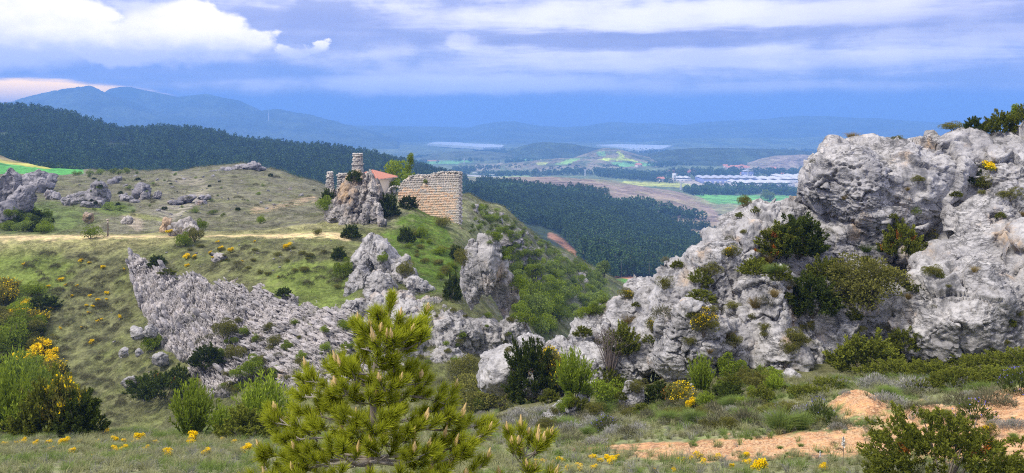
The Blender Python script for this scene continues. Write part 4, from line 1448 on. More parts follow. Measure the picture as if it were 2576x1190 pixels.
def stone_mats():
    out = {}
    for nm, c, c2 in (('tan_a', (0.74, 0.49, 0.32), (0.64, 0.43, 0.29)), ('tan_b', (0.76, 0.56, 0.40), (0.66, 0.48, 0.35)), ('tan_c', (0.66, 0.53, 0.40), (0.53, 0.42, 0.32)),
                      ('grey_a', (0.46, 0.43, 0.39), (0.30, 0.28, 0.26)), ('grey_b', (0.54, 0.51, 0.46), (0.36, 0.34, 0.31)), ('grey_c', (0.33, 0.31, 0.30), (0.22, 0.21, 0.20)),
                      ('pale', (0.60, 0.55, 0.50), (0.44, 0.41, 0.38))):
        out[nm] = mat_plain('castle_stone_' + nm, c, 0.95, 3.0, c2)
    return out


SM = stone_mats()
M['mortar'] = mat_plain('mortar', (0.60, 0.49, 0.39), 0.95, 2.0, (0.48, 0.41, 0.35))


def castle_wall():
    y0 = 130.0
    A, Bp = P(1003, 540, y0 + 3.0), P(1155, 540, y0)
    ex = Bp - A
    ex[2] = 0
    Lw = float(np.linalg.norm(ex))
    ex /= Lw
    rz = math.atan2(ex[1], ex[0])
    zb = P(0, 562, y0)[2]
    t = thing('castle_wall', 'tall ruined ashlar wall of tan and grey stones standing on the grassy knoll', 'castle wall', (A[0], A[1], zb), (0, 0, rz))
    px = y0 / F

    def top(x):     # apparent height of the broken crest, as height above zb
        u = 1003 + x / Lw * 152
        v = np.interp(u, [1003, 1006, 1012, 1020, 1032, 1044, 1056, 1072, 1085, 1100, 1120, 1140, 1156], [480, 466, 458, 452, 447, 444, 443, 444, 441, 437, 434, 433, 436])
        return (562 - v) * px

    def bot(x):
        u = 1003 + x / Lw * 152
        v = np.interp(u, [1003, 1008, 1016, 1030, 1045, 1080, 1110, 1150, 1156], [505, 510, 514, 524, 532, 541, 549, 559, 560])
        return (562 - v) * px
    rg = rng(3)
    # core of rubble and mortar behind the facing
    xs = np.linspace(0, Lw, 60)
    a = Acc()
    tp = top(xs) - 0.25 + 0.10 * rg.normal(size=60)
    V = []
    for yq in (0.0, 1.25):
        for i, x in enumerate(xs):
            V.append((x * 0.995 + .02, yq, -1.6))
            V.append((x * 0.995 + .02, yq, tp[i] + (0.2 * math.sin(x * 5) if yq > 1 else 0)))
    V = np.array(V)
    n = len(xs)
    Q = []
    for i in range(n - 1):
        f, b = 2 * i, 2 * n + 2 * i
        Q += [(f, f + 2, f + 3, f + 1), (b, b + 1, b + 3, b + 2), (f + 1, f + 3, b + 3, b + 1)]
    Q += [(0, 1, 2 * n + 1, 2 * n), (2 * n - 2, 4 * n - 2, 4 * n - 1, 2 * n - 1)]
    child('wall_core', mesh('wall_core', V, np.array(Q), M['mortar']), t)
    protos = {k: [bevel_stone('stone', m, 10 + i) for i in range(2)] for k, m in SM.items()}
    z = -0.35
    cells = []
    row = 0
    while z < 8.2:
        h = rg.uniform(0.20, 0.31)
        x = -0.02 + rg.uniform(-0.1, 0.0)
        while x < Lw - 0.08:
            w = rg.uniform(0.22, 0.56)
            if x + w > Lw - 0.2:
                w = Lw - x
            cx = x + w / 2
            if z + h < top(cx) - 0.12 and z + h > bot(cx) - 0.35:
                hole = abs(cx - (1071 - 1003) / 152 * Lw) < 0.26 and abs(z + h / 2 - (562 - 461) * px) < 0.40
                if not hole:
                    cells.append((cx, z + h / 2, w, h))
            x += w
        z += h
        row += 1
    cells = np.array(cells)
    nn = fbm(np.stack([cells[:, 0] / 1.6, cells[:, 1] / 1.1, 0 * cells[:, 0]], 1), 3, 8)
    fx = cells[:, 0] / Lw
    fz = (cells[:, 1] - bot(cells[:, 0])) / (top(cells[:, 0]) - bot(cells[:, 0]))
    # weathered to tan in the middle and foot, grey at the crest and the corner
    tan = 1 - sstep(fz + 0.35 * nn, 0.55, 0.72)
    tan *= 1 - 0.9 * sstep(fx + 0.15 * nn, 0.86, 0.95)
    order = np.argsort(-cells[:, 2] * cells[:, 3] * (1 + 0.8 * tan))
    rest = Acc()
    restm = ['grey_a', 'grey_b', 'pale', 'tan_a', 'tan_c']
    # corner stones turn the end of the wall; crest rubble
    for rank, i in enumerate(order):
        cx, cz, w, h = cells[i]
        if tan[i] > rg.random():
            key = ('tan_a', 'tan_b', 'tan_c')[rg.integers(3)]
        else:
            key = ('grey_c', 'grey_a', 'grey_a')[rg.integers(3)] if fz[i] > 0.82 else (('grey_a', 'grey_b', 'pale')[rg.integers(3)] if fx[i] < .7 else ('grey_b', 'pale')[rg.integers(2)])
        dep = 0.30
        pr = -0.02 - rg.uniform(0, 0.045)
        if rank < 290:
            child('stone', protos[key][rg.integers(2)], t, (cx, pr + dep / 2, cz), (rg.normal(0, .01), rg.normal(0, .015), rg.normal(0, .01)), (w - 0.024, dep, h - 0.012))
        else:
            if key not in restm:
                key = 'grey_a' if key.startswith('grey') else 'tan_c'
            me = protos[key][0]
            V = np.array([v.co for v in me.vertices]) * (w - .045, dep, h - .045) + (cx, pr + dep / 2, cz)
            rest.add(V, np.array([list(p.vertices) for p in me.polygons]), restm.index(key))
    for k in range(230):        # rubble crest and the toothed left edge
        if k < 190:
            x = rg.uniform(0, Lw)
            zz = top(x) - rg.uniform(-0.10, 0.30)
        else:
            zz = rg.uniform(2.9, 4.6)
            x = rg.uniform(-0.1, 0.1)
        yy = rg.uniform(0.0, 1.2)
        V, Fq = np.array([(a_, b_, c_) for a_ in (-.5, .5) for b_ in (-.5, .5) for c_ in (-.5, .5)]) * rg.uniform(.16, .42, 3) * (1, 1, .6), BOXF
        V = (V + rg.uniform(-.04, .04, V.shape)) @ rotm(0, rg.uniform(-20, 20), rg.uniform(0, 90)).T + (x, yy, zz)
        rest.add(V, Fq, int(rg.choice([0, 0, 1])))
    for k in range(24):         # quoins of the right end
        V = np.array([(a_, b_, c_) for a_ in (-.5, .5) for b_ in (-.5, .5) for c_ in (-.5, .5)]) * (0.16, rg.uniform(.5, .66), .27) + (Lw + 0.0, 0.32 + 0.62 * (k % 2), -0.1 + 0.34 * k * 0.94)
        if -0.1 + .34 * k * .94 < 7.5:
            rest.add(V, BOXF, int(rg.choice([1, 2])))
    o = child('stone', rest.build('stone_rest', [SM[k] for k in restm]), t)
    o['kind'] = 'stuff'


castle_wall()


def rubble_tower(name, label, u0, u1, v0, v1, y, seed, dep=1.4, slim=0.0):
    """leftover stack of a tower: courses of rough stones"""
    px = y / F
    rg = rng(seed)
    c = P((u0 + u1) / 2, v1, y)
    t = thing(name, label, 'castle ruin', tuple(c))
    W_, H_ = (u1 - u0) * px, (v1 - v0) * px
    a = Acc()
    a.box((0, 0, H_ / 2 - .3), (W_ * .62, dep * .62, H_ + .2))
    child('rubble_core', a.build('rubble_core', [M['mortar']]), t)
    z, k = -0.3, 0
    while z < H_:
        h = rg.uniform(0.20, 0.30)
        f = 1.06 - slim * max(0, z / H_) - rg.uniform(0, .26)
        per = 2 * (W_ + dep) * f
        m = max(6, int(per / 0.42))
        for j in range(m):
            an = (j + rg.uniform(-.2, .2) + 0.5 * (k % 2)) / m * 2 * math.pi
            cx, sy = math.cos(an), math.sin(an)
            rr = 1 / (abs(cx) ** 4 + abs(sy) ** 4) ** .25
            V, Fc = ROUGH[int(rg.integers(4))]
            child('stone', ROUGHM[int(rg.integers(len(ROUGHM)))], t, (cx * rr * W_ / 2 * f * .86, sy * rr * dep / 2 * f * .86, z + h / 2),
                  (rg.normal(0, .14), rg.normal(0, .14), an + rg.normal(0, .2)), (0.42 * rg.uniform(.8, 1.4), 0.46 * rg.uniform(.8, 1.3), h * rg.uniform(.9, 1.25)))
        z += h
        k += 1
    return t


ROUGH = []
ROUGHM = []
for k in range(6):
    V, Fc = block(2, (1, 1, 1), 0.03, 700 + k, k=3.2, lump=0.2, crack=0.1, pit=0, mid=0.8, fine=0)
    ROUGH.append((V, Fc))
    ROUGHM.append(mesh('rough_stone', V, Fc, SM[('grey_a', 'grey_b', 'pale', 'grey_a', 'grey_c', 'grey_b')[k]], None, False))
rubble_tower('tower_stump', 'slender rubble stump of a ruined tower above the crag', 885, 915, 386, 440, 134, 1, 1.8, 0.30)
rubble_tower('wall_stump', 'thin leaning stump of ruined wall at the edge of the crag', 822, 838, 434, 476, 131, 2, 1.0, 0.2)
rubble_tower('ruined_wall', 'long low ruined wall between the thin stump and the rubble tower', 846, 892, 436, 476, 133, 3, 1.3, 0.1)


def chapel():
    y = 143.0
    px = y / F
    cF, cR, cB, cL = P(950, 449, 139), P(1000, 445, 146), P(935, 441, 154), P(885, 441, 146)
    ze = cR[2]
    base = P(945, 490, 146)
    t = thing('chapel', 'small chapel with red tiled hip roof behind the crag', 'chapel', tuple(base))
    pts = [np.array([q[0], q[1], ze]) - base for q in (cF, cR, cB, cL)]
    ctr = sum(pts) / 4
    ap = ctr + np.array([-0.3, 0.0, 1.05])
    wall = Acc()
    inn = [ctr + (q - ctr) * 0.92 for q in pts]
    V = []
    for q in inn:
        V += [(q[0], q[1], -0.6), (q[0], q[1], q[2] - 0.1)]
    Q = [(2 * i, 2 * ((i + 1) % 4), 2 * ((i + 1) % 4) + 1, 2 * i + 1) for i in range(4)] + [(1, 3, 5, 7)]
    wall.add(np.array(V), np.array(Q))
    child('wall', wall.build('chapel_wall', [mat_plain('chapel_plaster', (0.50, 0.44, 0.37), 0.9, 1.5, (0.36, 0.31, 0.27))]), t)
    tm = mat_plain('roof_tile', (0.52, 0.25, 0.19), 0.85, 3.0, (0.40, 0.18, 0.14))
    tl = Acc()
    # rows of barrel tiles running down each face of the hip roof
    for i in range(4):
        p0, p1 = pts[i], pts[(i + 1) % 4]
        n = 15
        nrm = np.cross(p1 - p0, ap - p0)
        nrm /= np.linalg.norm(nrm)
        if nrm[2] < 0:
            nrm = -nrm
        tl.add(np.array([p0, p1, ap]), np.array([(0, 1, 2)]))
        for k in range(n):
            f = (k + .5) / n
            e = p0 + (p1 - p0) * f
            # the row runs straight up the slope to the hip
            up = ap - (p0 + (p1 - p0) * np.dot(ap - p0, p1 - p0) / np.dot(p1 - p0, p1 - p0))
            fa = np.dot(ap - p0, p1 - p0) / np.dot(p1 - p0, p1 - p0)
            s = min(f / max(fa, .01), (1 - f) / max(1 - fa, .01))
            tl.tube([e + nrm * .03 - up * .02, e + up * s + nrm * .03], 0.11, 6)
        tl.tube([p0 + nrm * .05, ap + nrm * .05], 0.10, 6)
    child('roof', tl.build('roof', [tm], True), t)
    ea = Acc()
    for i in range(4):
        ea.tube([pts[i] - [0, 0, .08], pts[(i + 1) % 4] - [0, 0, .08]], 0.09, 5)
    child('eaves', ea.build('eaves', [M['mortar']]), t)


chapel()
# ruined arch at the foot of the chapel
ar = thing('ruined_arch', 'small broken stone arch on the grass beside the tall ruined wall', 'castle ruin', tuple(P(994, 480, 133)))
for k in range(9):
    an = math.pi * k / 8
    child('stone', ROUGHM[k % 6], ar, (math.cos(an) * 0.95, 0, math.sin(an) * 0.75 - .1), (0, math.pi / 2 - an, 0), (0.36, 0.5, 0.36))

# wooden post by the track, with its cap
po = thing('wooden_post', 'lone weathered wooden post standing beside the sandy track', 'post', tuple(P(271, 592, 118)))
a = Acc()
a.tube([(0, 0, -.3), (0.02, 0, 1.0), (0.0, 0, 2.05)], [.11, .10, .09], 8)
child('post', a.build('post', [M['twig']]), po)
a = Acc()
a.box((0, 0, 2.1), (.26, .26, .12))
a.tube([(0, 0, 1.7), (0, 0, 1.95)], .115, 8)
child('cap', a.build('cap', [M['mortar']]), po)

# ------------------------------------------------------------------ the far valley: works, villages, masts
M['wh'] = mat_plain('white_sheet', (0.58, 0.58, 0.60), 0.6)
M['bl'] = mat_plain('blue_sheet', (0.22, 0.26, 0.48), 0.6)
M['gr'] = mat_plain('grey_sheet', (0.45, 0.46, 0.52), 0.6)
M['redroof'] = mat_plain('red_roof', (0.55, 0.24, 0.17), 0.85)
M['cream'] = mat_plain('cream_wall', (0.70, 0.62, 0.52), 0.85)
M['win'] = mat_plain('dark_window', (0.05, 0.06, 0.08), 0.3, spec=0.5)
M['steel'] = mat_plain('steel', (0.55, 0.56, 0.58), 0.5)


def gy(u, y):
    return float(LAND.z((u - CU) / F * y, y)[0])


def ydist(u, v, lo=1700, hi=8000):
    """distance of the plain seen at (u, v)"""
    ys = np.geomspace(lo, hi, 300)
    vv = np.minimum.accumulate(LAND.v(np.full(300, u), ys))
    return float(np.interp(-v, -vv, ys))


def shed(label, u0, u1, vb, h_px, mt, name='factory_shed', bays=6, depth=90):
    y = ydist((u0 + u1) / 2, vb)
    px = y / F
    x0, x1 = (u0 - CU) * px, (u1 - CU) * px
    z = min(gy(u0, y), gy(u1, y))
    t = thing(name, label, 'factory', ((x0 + x1) / 2, y, z))
    w, h = x1 - x0, h_px * px
    a = Acc()
    a.box((0, depth / 2, h / 2 - 2), (w, depth, h + 4))
    child('wall', a.build('shed_wall', [mt]), t)
    r = Acc()
    for k in range(bays):
        cx = -w / 2 + w * (k + .5) / bays
        hw = w / bays / 2
        V = np.array([(cx - hw, -1, h + 2), (cx + hw, -1, h + 2), (cx, -1, h + 5.5), (cx - hw, depth + 1, h + 2), (cx + hw, depth + 1, h + 2), (cx, depth + 1, h + 5.5)])
        r.add(V, np.array([(0, 2, 5, 3), (2, 1, 4, 5)]))
        r.add(V, np.array([(0, 1, 2), (3, 5, 4)]))
    child('roof', r.build('shed_roof', [M['wh'] if mt is not M['bl'] else M['gr']]), t)
    b = Acc()
    n = max(4, int(w / 12))
    for k in range(n):
        b.box((-w / 2 + (k + .5) * w / n, -0.2, h * .35), (w / n * .45, .5, h * .4))
    child('loading_door', b.build('loading_door', [M['gr'] if mt is M['wh'] else M['wh']]), t)
    return t


shed('long blue factory shed beyond the brown heath', 1768, 1908, 462, 11, M['bl'], bays=7)
shed('long white factory shed in front of the blue shed', 1852, 2000, 470, 7, M['wh'], bays=6)
shed('second white factory shed behind the long white shed', 1905, 2060, 460, 7, M['wh'], bays=6)
shed('low white warehouse west of the blue factory shed', 1700, 1740, 456, 6, M['wh'], bays=3, depth=50)
shed('pale reddish warehouse at the far end of the factory', 1965, 2080, 455, 8, M['cream'], bays=4)
shed('square blue block on top of the factory site', 1871, 1896, 446, 13, M['bl'], bays=1, depth=25)


def silo(label, u, vb, w_px, h_px):
    y = ydist(u, vb)
    px = y / F
    t = thing('silo_tower', label, 'silo', ((u - CU) * px, y, gy(u, y)))
    a = Acc()
    h = h_px * px
    a.box((0, 0, h / 2 - 1), (w_px * px, w_px * px, h + 2))
    child('tower', a.build('tower', [M['wh']]), t)
    b = Acc()
    b.box((-w_px * px * .9, 2, h * .25 - 1), (w_px * px * 1.4, 14, h * .5 + 2))
    child('annex', b.build('annex', [M['cream']]), t)
    c = Acc()
    for k in range(3):
        c.box((0, -w_px * px / 2 - .2, h * (.3 + .22 * k)), (w_px * px * .5, .5, h * .08))
    child('window', c.build('window', [M['win']]), t)


silo('white grain silo tower among trees near the factory', 1696, 460, 9, 24)


def house_mesh():
    w, r, d = Acc(), Acc(), Acc()
    w.box((0, 0, 2.0), (9, 7, 6))
    V = np.array([(-5, -4, 4.8), (5, -4, 4.8), (5, 4, 4.8), (-5, 4, 4.8), (-5, 0, 7.4), (5, 0, 7.4)])
    r.add(V, np.array([(0, 1, 5, 4), (2, 3, 4, 5)]))
    r.add(V, np.array([(0, 4, 3), (1, 2, 5)]))
    for x in (-2.8, 0, 2.8):
        d.box((x, -3.55, 3), (1.1, .2, 1.5))
    return w.build('house_wall', [M['cream']]), r.build('house_roof', [M['redroof']]), d.build('house_window', [M['win']])


HW, HRf, HD = house_mesh()
rg = rng(44)


def houses(label, group, pts, sc=1.0):
    for i, (u, v) in enumerate(pts):
        y = ydist(u, v)
        t = thing('house', label, 'house', ((u - CU) / F * y, y, gy(u, y)), (0, 0, rg.uniform(-.6, .6)), group if len(pts) > 1 else None, sc * rg.uniform(.85, 1.3))
        child('wall', HW, t)
        child('roof', HRf, t)
        child('window', HD, t)


houses('red roofed village house in the row behind the factory', 'village houses behind the factory', [(1826 + 5.6 * k + rg.uniform(-2, 2), 423 + 4 * (k / 26) + rg.uniform(-2, 4)) for k in range(26)], 1.3)
houses('cream village house below the wooded hill', 'village houses below the wooded hill', [(1722 + 5.5 * k, 411 + rg.uniform(-1, 2)) for k in range(7)], 1.3)
houses('solitary white house amid green fields', None, [(1606, 422)], 1.6)
houses('farmhouse with red roof beside the silo tower', None, [(1662, 458)], 1.4)
houses('pale building beside the valley road past the ruin', 'pale buildings on the valley road', [(1868 - 1.5, 441), (1970, 443), (2030, 441)], 1.2)


def pylon(label, u, vb, h_px):
    y = ydist(u, vb)
    px = y / F
    H = h_px * px
    t = thing('pylon', label, 'pylon', ((u - CU) * px, y, gy(u, y)))
    a = Acc()
    w = H * .11
    for sx in (-1, 1):
        for sy in (-1, 1):
            a.tube([(sx * w, sy * w, -2), (sx * w * .25, sy * w * .25, H * .7), (0, 0, H)], .55, 4)
    for k in range(5):
        f0, f1 = k / 6, (k + 1) / 6
        w0, w1 = w * (1 - f0), w * (1 - f1)
        a.tube([(-w0, -w0, H * f0), (w1, -w1, H * f1)], .3, 3)
        a.tube([(w0, -w0, H * f0), (-w1, -w1, H * f1)], .3, 3)
    child('lattice', a.build('lattice', [M['steel']]), t)
    b = Acc()
    for k, f in enumerate((.72, .82, .92)):
        b.tube([(-H * .16, 0, H * f), (0, 0, H * (f + .02)), (H * .16, 0, H * f)], .45, 4)
    child('cross_arm', b.build('cross_arm', [M['steel']]), t)


for lb, u, vb, hp in (('lattice power pylon against the wooded hill above the village', 1775, 402, 20), ('lattice power pylon among the strip fields', 1399, 412, 14),
                      ('lattice power pylon above the tree belt behind the heath', 1472, 444, 18), ('lattice power pylon beyond the ruin near the red field', 1168, 412, 14),
                      ('lattice power pylon behind the blue factory shed', 1882, 446, 24), ('lattice power pylon in the green field by the heath', 1713, 478, 22)):
    pylon(lb, u, vb, hp)
y = 5600
mst = thing('radio_mast', 'slim pale radio mast on the far blue ridge', 'mast', ((676 - CU) / F * y, y, -(296 - HV) / F * y))
a = Acc()
a.tube([(0, 0, -20), (0, 0, 20), (0, 0, 48)], [3.2, 2.4, 1.6], 6)
child('pole', a.build('pole', [M['wh']]), mst)
a = Acc()
for k in range(3):
    a.tube([(0, 0, 30 + 6 * k), (0, -3, 33 + 6 * k)], 1.4, 6)
child('antenna', a.build('antenna', [M['wh']]), mst)

# road with embankment beyond the ruin
rd = Acc()
pts = [P(u, v, ydist(u, v)) for u, v in ((1120, 441), (1180, 443), (1240, 447), (1300, 451), (1350, 452))]
for p, q in zip(pts[:-1], pts[1:]):
    z1, z2 = gy(p[0] / p[1] * F + CU, p[1]) + 3, gy(q[0] / q[1] * F + CU, q[1]) + 3
    V = [(p[0], p[1] - 8, z1), (p[0], p[1] + 8, z1), (q[0], q[1] - 8, z2), (q[0], q[1] + 8, z2), (p[0], p[1] - 12, z1 - 9), (q[0], q[1] - 12, z2 - 9)]
    rd.add(np.array(V), np.array([(0, 2, 3, 1), (4, 5, 2, 0)]))
structure(link('road', rd.build('road', [mat_plain('road_surface', (0.42, 0.41, 0.42), 0.9)])))
for lb, u, v in (('white lorry driving on the valley road nearest the ruin', 1194, 441), ('white lorry farther along the valley road', 1236, 445)):
    y = ydist(u, v)
    t = thing('lorry', lb, 'lorry', ((u - CU) / F * y, y, gy(u, y) + 3.2))
    a = Acc()
    a.box((0, 0, 2.6), (11, 2.6, 3.2))
    child('trailer', a.build('trailer', [M['wh']]), t)
    a = Acc()
    a.box((7, 0, 2.0), (2.4, 2.5, 2.8))
    child('cab', a.build('cab', [M['gr']]), t)
    a = Acc()
    for x in (-4, -2.6, 4, 7):
        for s in (-1.1, 1.1):
            a.tube([(x, s - .2, .5), (x, s + .2, .5)], .55, 10)
    child('wheel', a.build('wheel', [M['win']]), t)
# ------------------------------------------------------------------ plants: meshes of about one unit height
def unit(a):
    return a / (np.linalg.norm(a, axis=-1, keepdims=True) + 1e-9)


def leaves(acc, Pt, D, L, Wd, mi, var, rg):
    """pointed leaves: base points, directions, lengths, widths"""
    n = len(Pt)
    D = unit(D)
    s = unit(np.cross(D, rg.normal(size=(n, 3))))
    L = np.broadcast_to(L, (n,))[:, None]
    Wd = np.broadcast_to(Wd, (n,))[:, None]
    V = np.stack([Pt, Pt + D * L * .45 + s * Wd * .5, Pt + D * L, Pt + D * L * .45 - s * Wd * .5], 1).reshape(-1, 3)
    i = np.arange(n)[:, None] * 4
    acc.add(V, np.concatenate([i, i + 1, i + 2, i + 3], 1), mi, np.repeat(np.broadcast_to(var, (n,)), 4))


def ball(rg, n, up=0.0):
    d = unit(rg.normal(size=(n, 3)))
    if up:
        d = unit(d + [0, 0, up])
    return d


def stems(rg, n, r, h, th, spread=1.0):
    a = Acc()
    for k in range(n):
        an = rg.uniform(0, 6.28)
        rr = r * rg.uniform(.3, 1) * spread
        tip = np.array([math.cos(an) * rr, math.sin(an) * rr, h * rg.uniform(.5, .9)])
        m = tip * .5 + rg.normal(0, .05, 3)
        a.tube([(0, 0, -.12), m * [1, 1, .8], tip], [th, th * .7, th * .3], 4)
    return a


def sh_juniper(seed, r=0.62, h=1.0, flat=False, nspray=170, rust=0.0, mat='jun', nl=64, sz=1.0):
    rg = rng(seed)
    a = Acc()
    d = ball(rg, nspray)
    d[:, 2] = np.abs(d[:, 2]) * (0.9 if not flat else 0.7) + .02
    rad = rg.uniform(.35, 1.0, nspray) ** .6
    lumps = 1 + 0.28 * fbm(d * 1.7 + seed, 2, seed)
    c = d * rad[:, None] * lumps[:, None] * [r, r, h * .86] + [0, 0, .04]
    for i in range(nspray):
        ax = unit(d[i] * [1, 1, .5] + [0, 0, .55] + rg.normal(0, .22, 3))
        ln = rg.uniform(.12, .24) * sz
        n = nl
        t = rg.uniform(0, 1, n)
        off = rg.normal(0, .035 * sz, (n, 3)) * (1.1 - t)[:, None]
        Pt = c[i] + ax * (t * ln)[:, None] + off
        D = ax + rg.normal(0, .55, (n, 3))
        isr = rust and rg.random() < rust
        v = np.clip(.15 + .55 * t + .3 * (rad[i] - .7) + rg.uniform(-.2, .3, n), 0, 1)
        leaves(a, Pt, D, rg.uniform(.045, .09, n) * sz, rg.uniform(.022, .036, n) * sz, 1 if isr else 0, v, rg)
    return a.build('foliage', [M[mat], M['orange']]), stems(rg, 7, r, h * .8, .018).build('stems', [M['twig']])


def sh_leafy(seed, mat='green', r=.5, n=2600, ll=.055, flowers=0.0, open_=0.0, up=.5, rust=0.0):
    """rounded leafy bush of several lobes"""
    rg = rng(seed)
    a = Acc()
    k = 13
    c = ball(rg, k)
    c[:, 2] = np.abs(c[:, 2])
    c = c * rg.uniform(.2, .62, (k, 1)) * [r / .5 * .8, r / .5 * .8, .95] + [0, 0, .30]
    rr = rg.uniform(.17, .30, k) * (r / .5) ** .5
    j = rg.integers(0, k, n)
    d = ball(rg, n, .15)
    q = rg.uniform(.55, 1, n) ** .5
    Pt = c[j] + d * (rr[j] * q)[:, None] * (1 + .25 * fbm(d * 3 + j[:, None], 2, seed))[:, None]
    Pt[:, 2] = np.maximum(Pt[:, 2], .02)
    D = d + [0, 0, up] + rg.normal(0, .5, (n, 3))
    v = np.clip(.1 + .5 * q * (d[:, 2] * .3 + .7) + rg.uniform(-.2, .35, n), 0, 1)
    leaves(a, Pt, D, rg.uniform(.6, 1.2, n) * ll, rg.uniform(.5, .75, n) * ll, 0, v, rg)
    if flowers:
        m = int(n * flowers)
        cc = rg.integers(0, k, 7)
        jj = cc[rg.integers(0, 7, m)]
        d = ball(rg, m, .8)
        Pt = c[jj] + d * (rr[jj] * rg.uniform(.85, 1.15, m))[:, None]
        leaves(a, Pt, ball(rg, m, .4), .05, .045, 1, rg.uniform(0, 1, m), rg)
    if rust:
        m = int(n * rust)
        jj = rg.integers(0, k)
        d = ball(rg, m, .3)
        leaves(a, c[jj] + d * (rr[jj] * 1.05), ball(rg, m, .4), .05, .03, 2, rg.uniform(0, 1, m), rg)
    return a.build('foliage', [M[mat], M['flower'], M['orange']]), stems(rg, 9, r * .9, .95, .016).build('stems', [M['twig']])


def sh_broom(seed, mat='green', n=1500, r=.55, flowers=.25, lean=.35, wd=.012):
    """fan of upright shoots with small leaves, flowers towards the tips"""
    rg = rng(seed)
    a = Acc()
    s = 150
    an = rg.uniform(0, 6.28, s)
    q = rg.uniform(0, 1, s) ** .6
    base = np.stack([np.cos(an) * q * r * .3, np.sin(an) * q * r * .3, np.zeros(s)], 1)
    hgt = (1 - .35 * q ** 2) * rg.uniform(.65, 1.05, s)
    tip = np.stack([np.cos(an) * q * r, np.sin(an) * q * r, hgt], 1) + rg.normal(0, .05, (s, 3))
    j = rg.integers(0, s, n)
    t = rg.uniform(.18, 1, n)
    Pt = base[j] + (tip - base)[j] * (t ** [1.0])[:, None]
    Pt[:, 2] = np.where(t > 0, tip[j, 2] * t ** .9, 0)
    D = unit(tip - base)[j] + rg.normal(0, .38, (n, 3))
    leaves(a, Pt, D, rg.uniform(.06, .13, n), rg.uniform(.8, 1.6, n) * wd * 1.6, 0, np.clip(t * .7 + rg.uniform(-.2, .3, n), 0, 1), rg)
    if flowers:
        m = int(n * flowers)
        pick = rg.permutation(s)[:max(8, int(s * .6))]
        j = pick[rg.integers(0, len(pick), m)]
        t = rg.uniform(.62, 1.02, m)
        Pt = base[j] + (tip - base)[j] * t[:, None] + rg.normal(0, .02, (m, 3))
        leaves(a, Pt, ball(rg, m, .3), rg.uniform(.04, .07, m), rg.uniform(.035, .06, m), 1, rg.uniform(0, 1, m), rg)
    return a.build('foliage', [M[mat], M['flower']]), stems(rg, 12, r * .8, .9, .012).build('stems', [M['twig']])


def sh_tuft(seed, mat='grass', n=420, r=.55, wd=.014, droop=.5, flower=None, nf=0):
    """tussock of arching blades"""
    rg = rng(seed)
    a = Acc()
    an = rg.uniform(0, 6.28, n)
    q = rg.uniform(0, 1, n) ** .7
    b = np.stack([np.cos(an) * q * .22, np.sin(an) * q * .22, np.zeros(n) - .04], 1)
    hh = rg.uniform(.5, 1.05, n)
    o = np.stack([np.cos(an), np.sin(an), 0 * an], 1)
    m1 = b + o * (q * r * .35)[:, None] + np.stack([0 * hh, 0 * hh, hh * .62], 1)
    tp = b + o * (q * r * (.8 + droop * .5))[:, None] + np.stack([0 * hh, 0 * hh, hh * (1 - droop * .45 * q)], 1) + rg.normal(0, .04, (n, 3))
    s = unit(np.cross(tp - b, rg.normal(size=(n, 3)))) * wd * .5
    V = np.stack([b - s, b + s, m1 + s * .8, m1 - s * .8, tp], 1).reshape(-1, 3)
    i = np.arange(n)[:, None] * 5
    var = np.stack([rg.uniform(0, .3, n), rg.uniform(0, .3, n), rg.uniform(.3, .7, n), rg.uniform(.3, .7, n), rg.uniform(.6, 1, n)], 1).ravel()
    a.add(V, np.concatenate([i, i + 1, i + 2, i + 3], 1), 0, var)
    a.F.setdefault(3, []).append(np.concatenate([i + 3, i + 2, i + 4], 1))
    a.M.setdefault(3, []).append(np.zeros(n))
    mats = [M[mat]]
    if flower:
        mats.append(M[flower])
        k = rg.integers(0, n, nf)
        leaves(a, tp[k], ball(rg, nf, .5), .06, .05, 1, rg.uniform(0, 1, nf), rg)
    return a.build('blades', mats), None


def sh_heath(seed, mat='heath', n=700, r=.75, h=.75, flower=None, nf=0):
    """low springy dome of fine twigs"""
    rg = rng(seed)
    a = Acc()
    d = ball(rg, n)
    d[:, 2] = np.abs(d[:, 2])
    q = rg.uniform(.35, 1, n) ** .6
    sc = (1 + .3 * fbm(d * 2.2 + seed, 2, seed))[:, None]
    Pt = d * q[:, None] * sc * [r, r, h]
    leaves(a, Pt, d * [1, 1, .5] + [0, 0, .8] + rg.normal(0, .3, (n, 3)), rg.uniform(.12, .26, n), rg.uniform(.02, .04, n), 0, np.clip(q * .6 + rg.uniform(-.2, .35, n), 0, 1), rg)
    mats = [M[mat]]
    if flower:
        mats.append(M[flower])
        dd = ball(rg, nf, .6)
        dd[:, 2] = np.abs(dd[:, 2])
        leaves(a, dd * [r * 1.1, r * 1.1, h * 1.2], ball(rg, nf, .4), .06, .05, 1, rg.uniform(0, 1, nf), rg)
    return a.build('foliage', mats), None


def sh_bare(seed):
    """leafless twiggy shrub"""
    rg = rng(seed)
    a = Acc()
    for k in range(46):
        an = rg.uniform(0, 6.28)
        q = rg.uniform(0, 1) ** .7
        tip = np.array([math.cos(an) * q * .42, math.sin(an) * q * .42, rg.uniform(.65, 1.02)])
        m = tip * [.45, .45, .55] + rg.normal(0, .02, 3)
        a.tube([(0, 0, -.05), m, tip], [.010, .007, .003], 4)
        for t in range(3):
            f = rg.uniform(.5, .9)
            b = m + (tip - m) * f
            a.tube([b, b + np.array([rg.normal(0, .07), rg.normal(0, .07), rg.uniform(.04, .16)])], [.004, .002], 3)
    return a.build('twigs', [M['greytwig']]), None


M['greytwig'] = mat_plain('grey_twig', (0.24, 0.20, 0.19), 0.9, 20, (0.13, 0.10, 0.09))


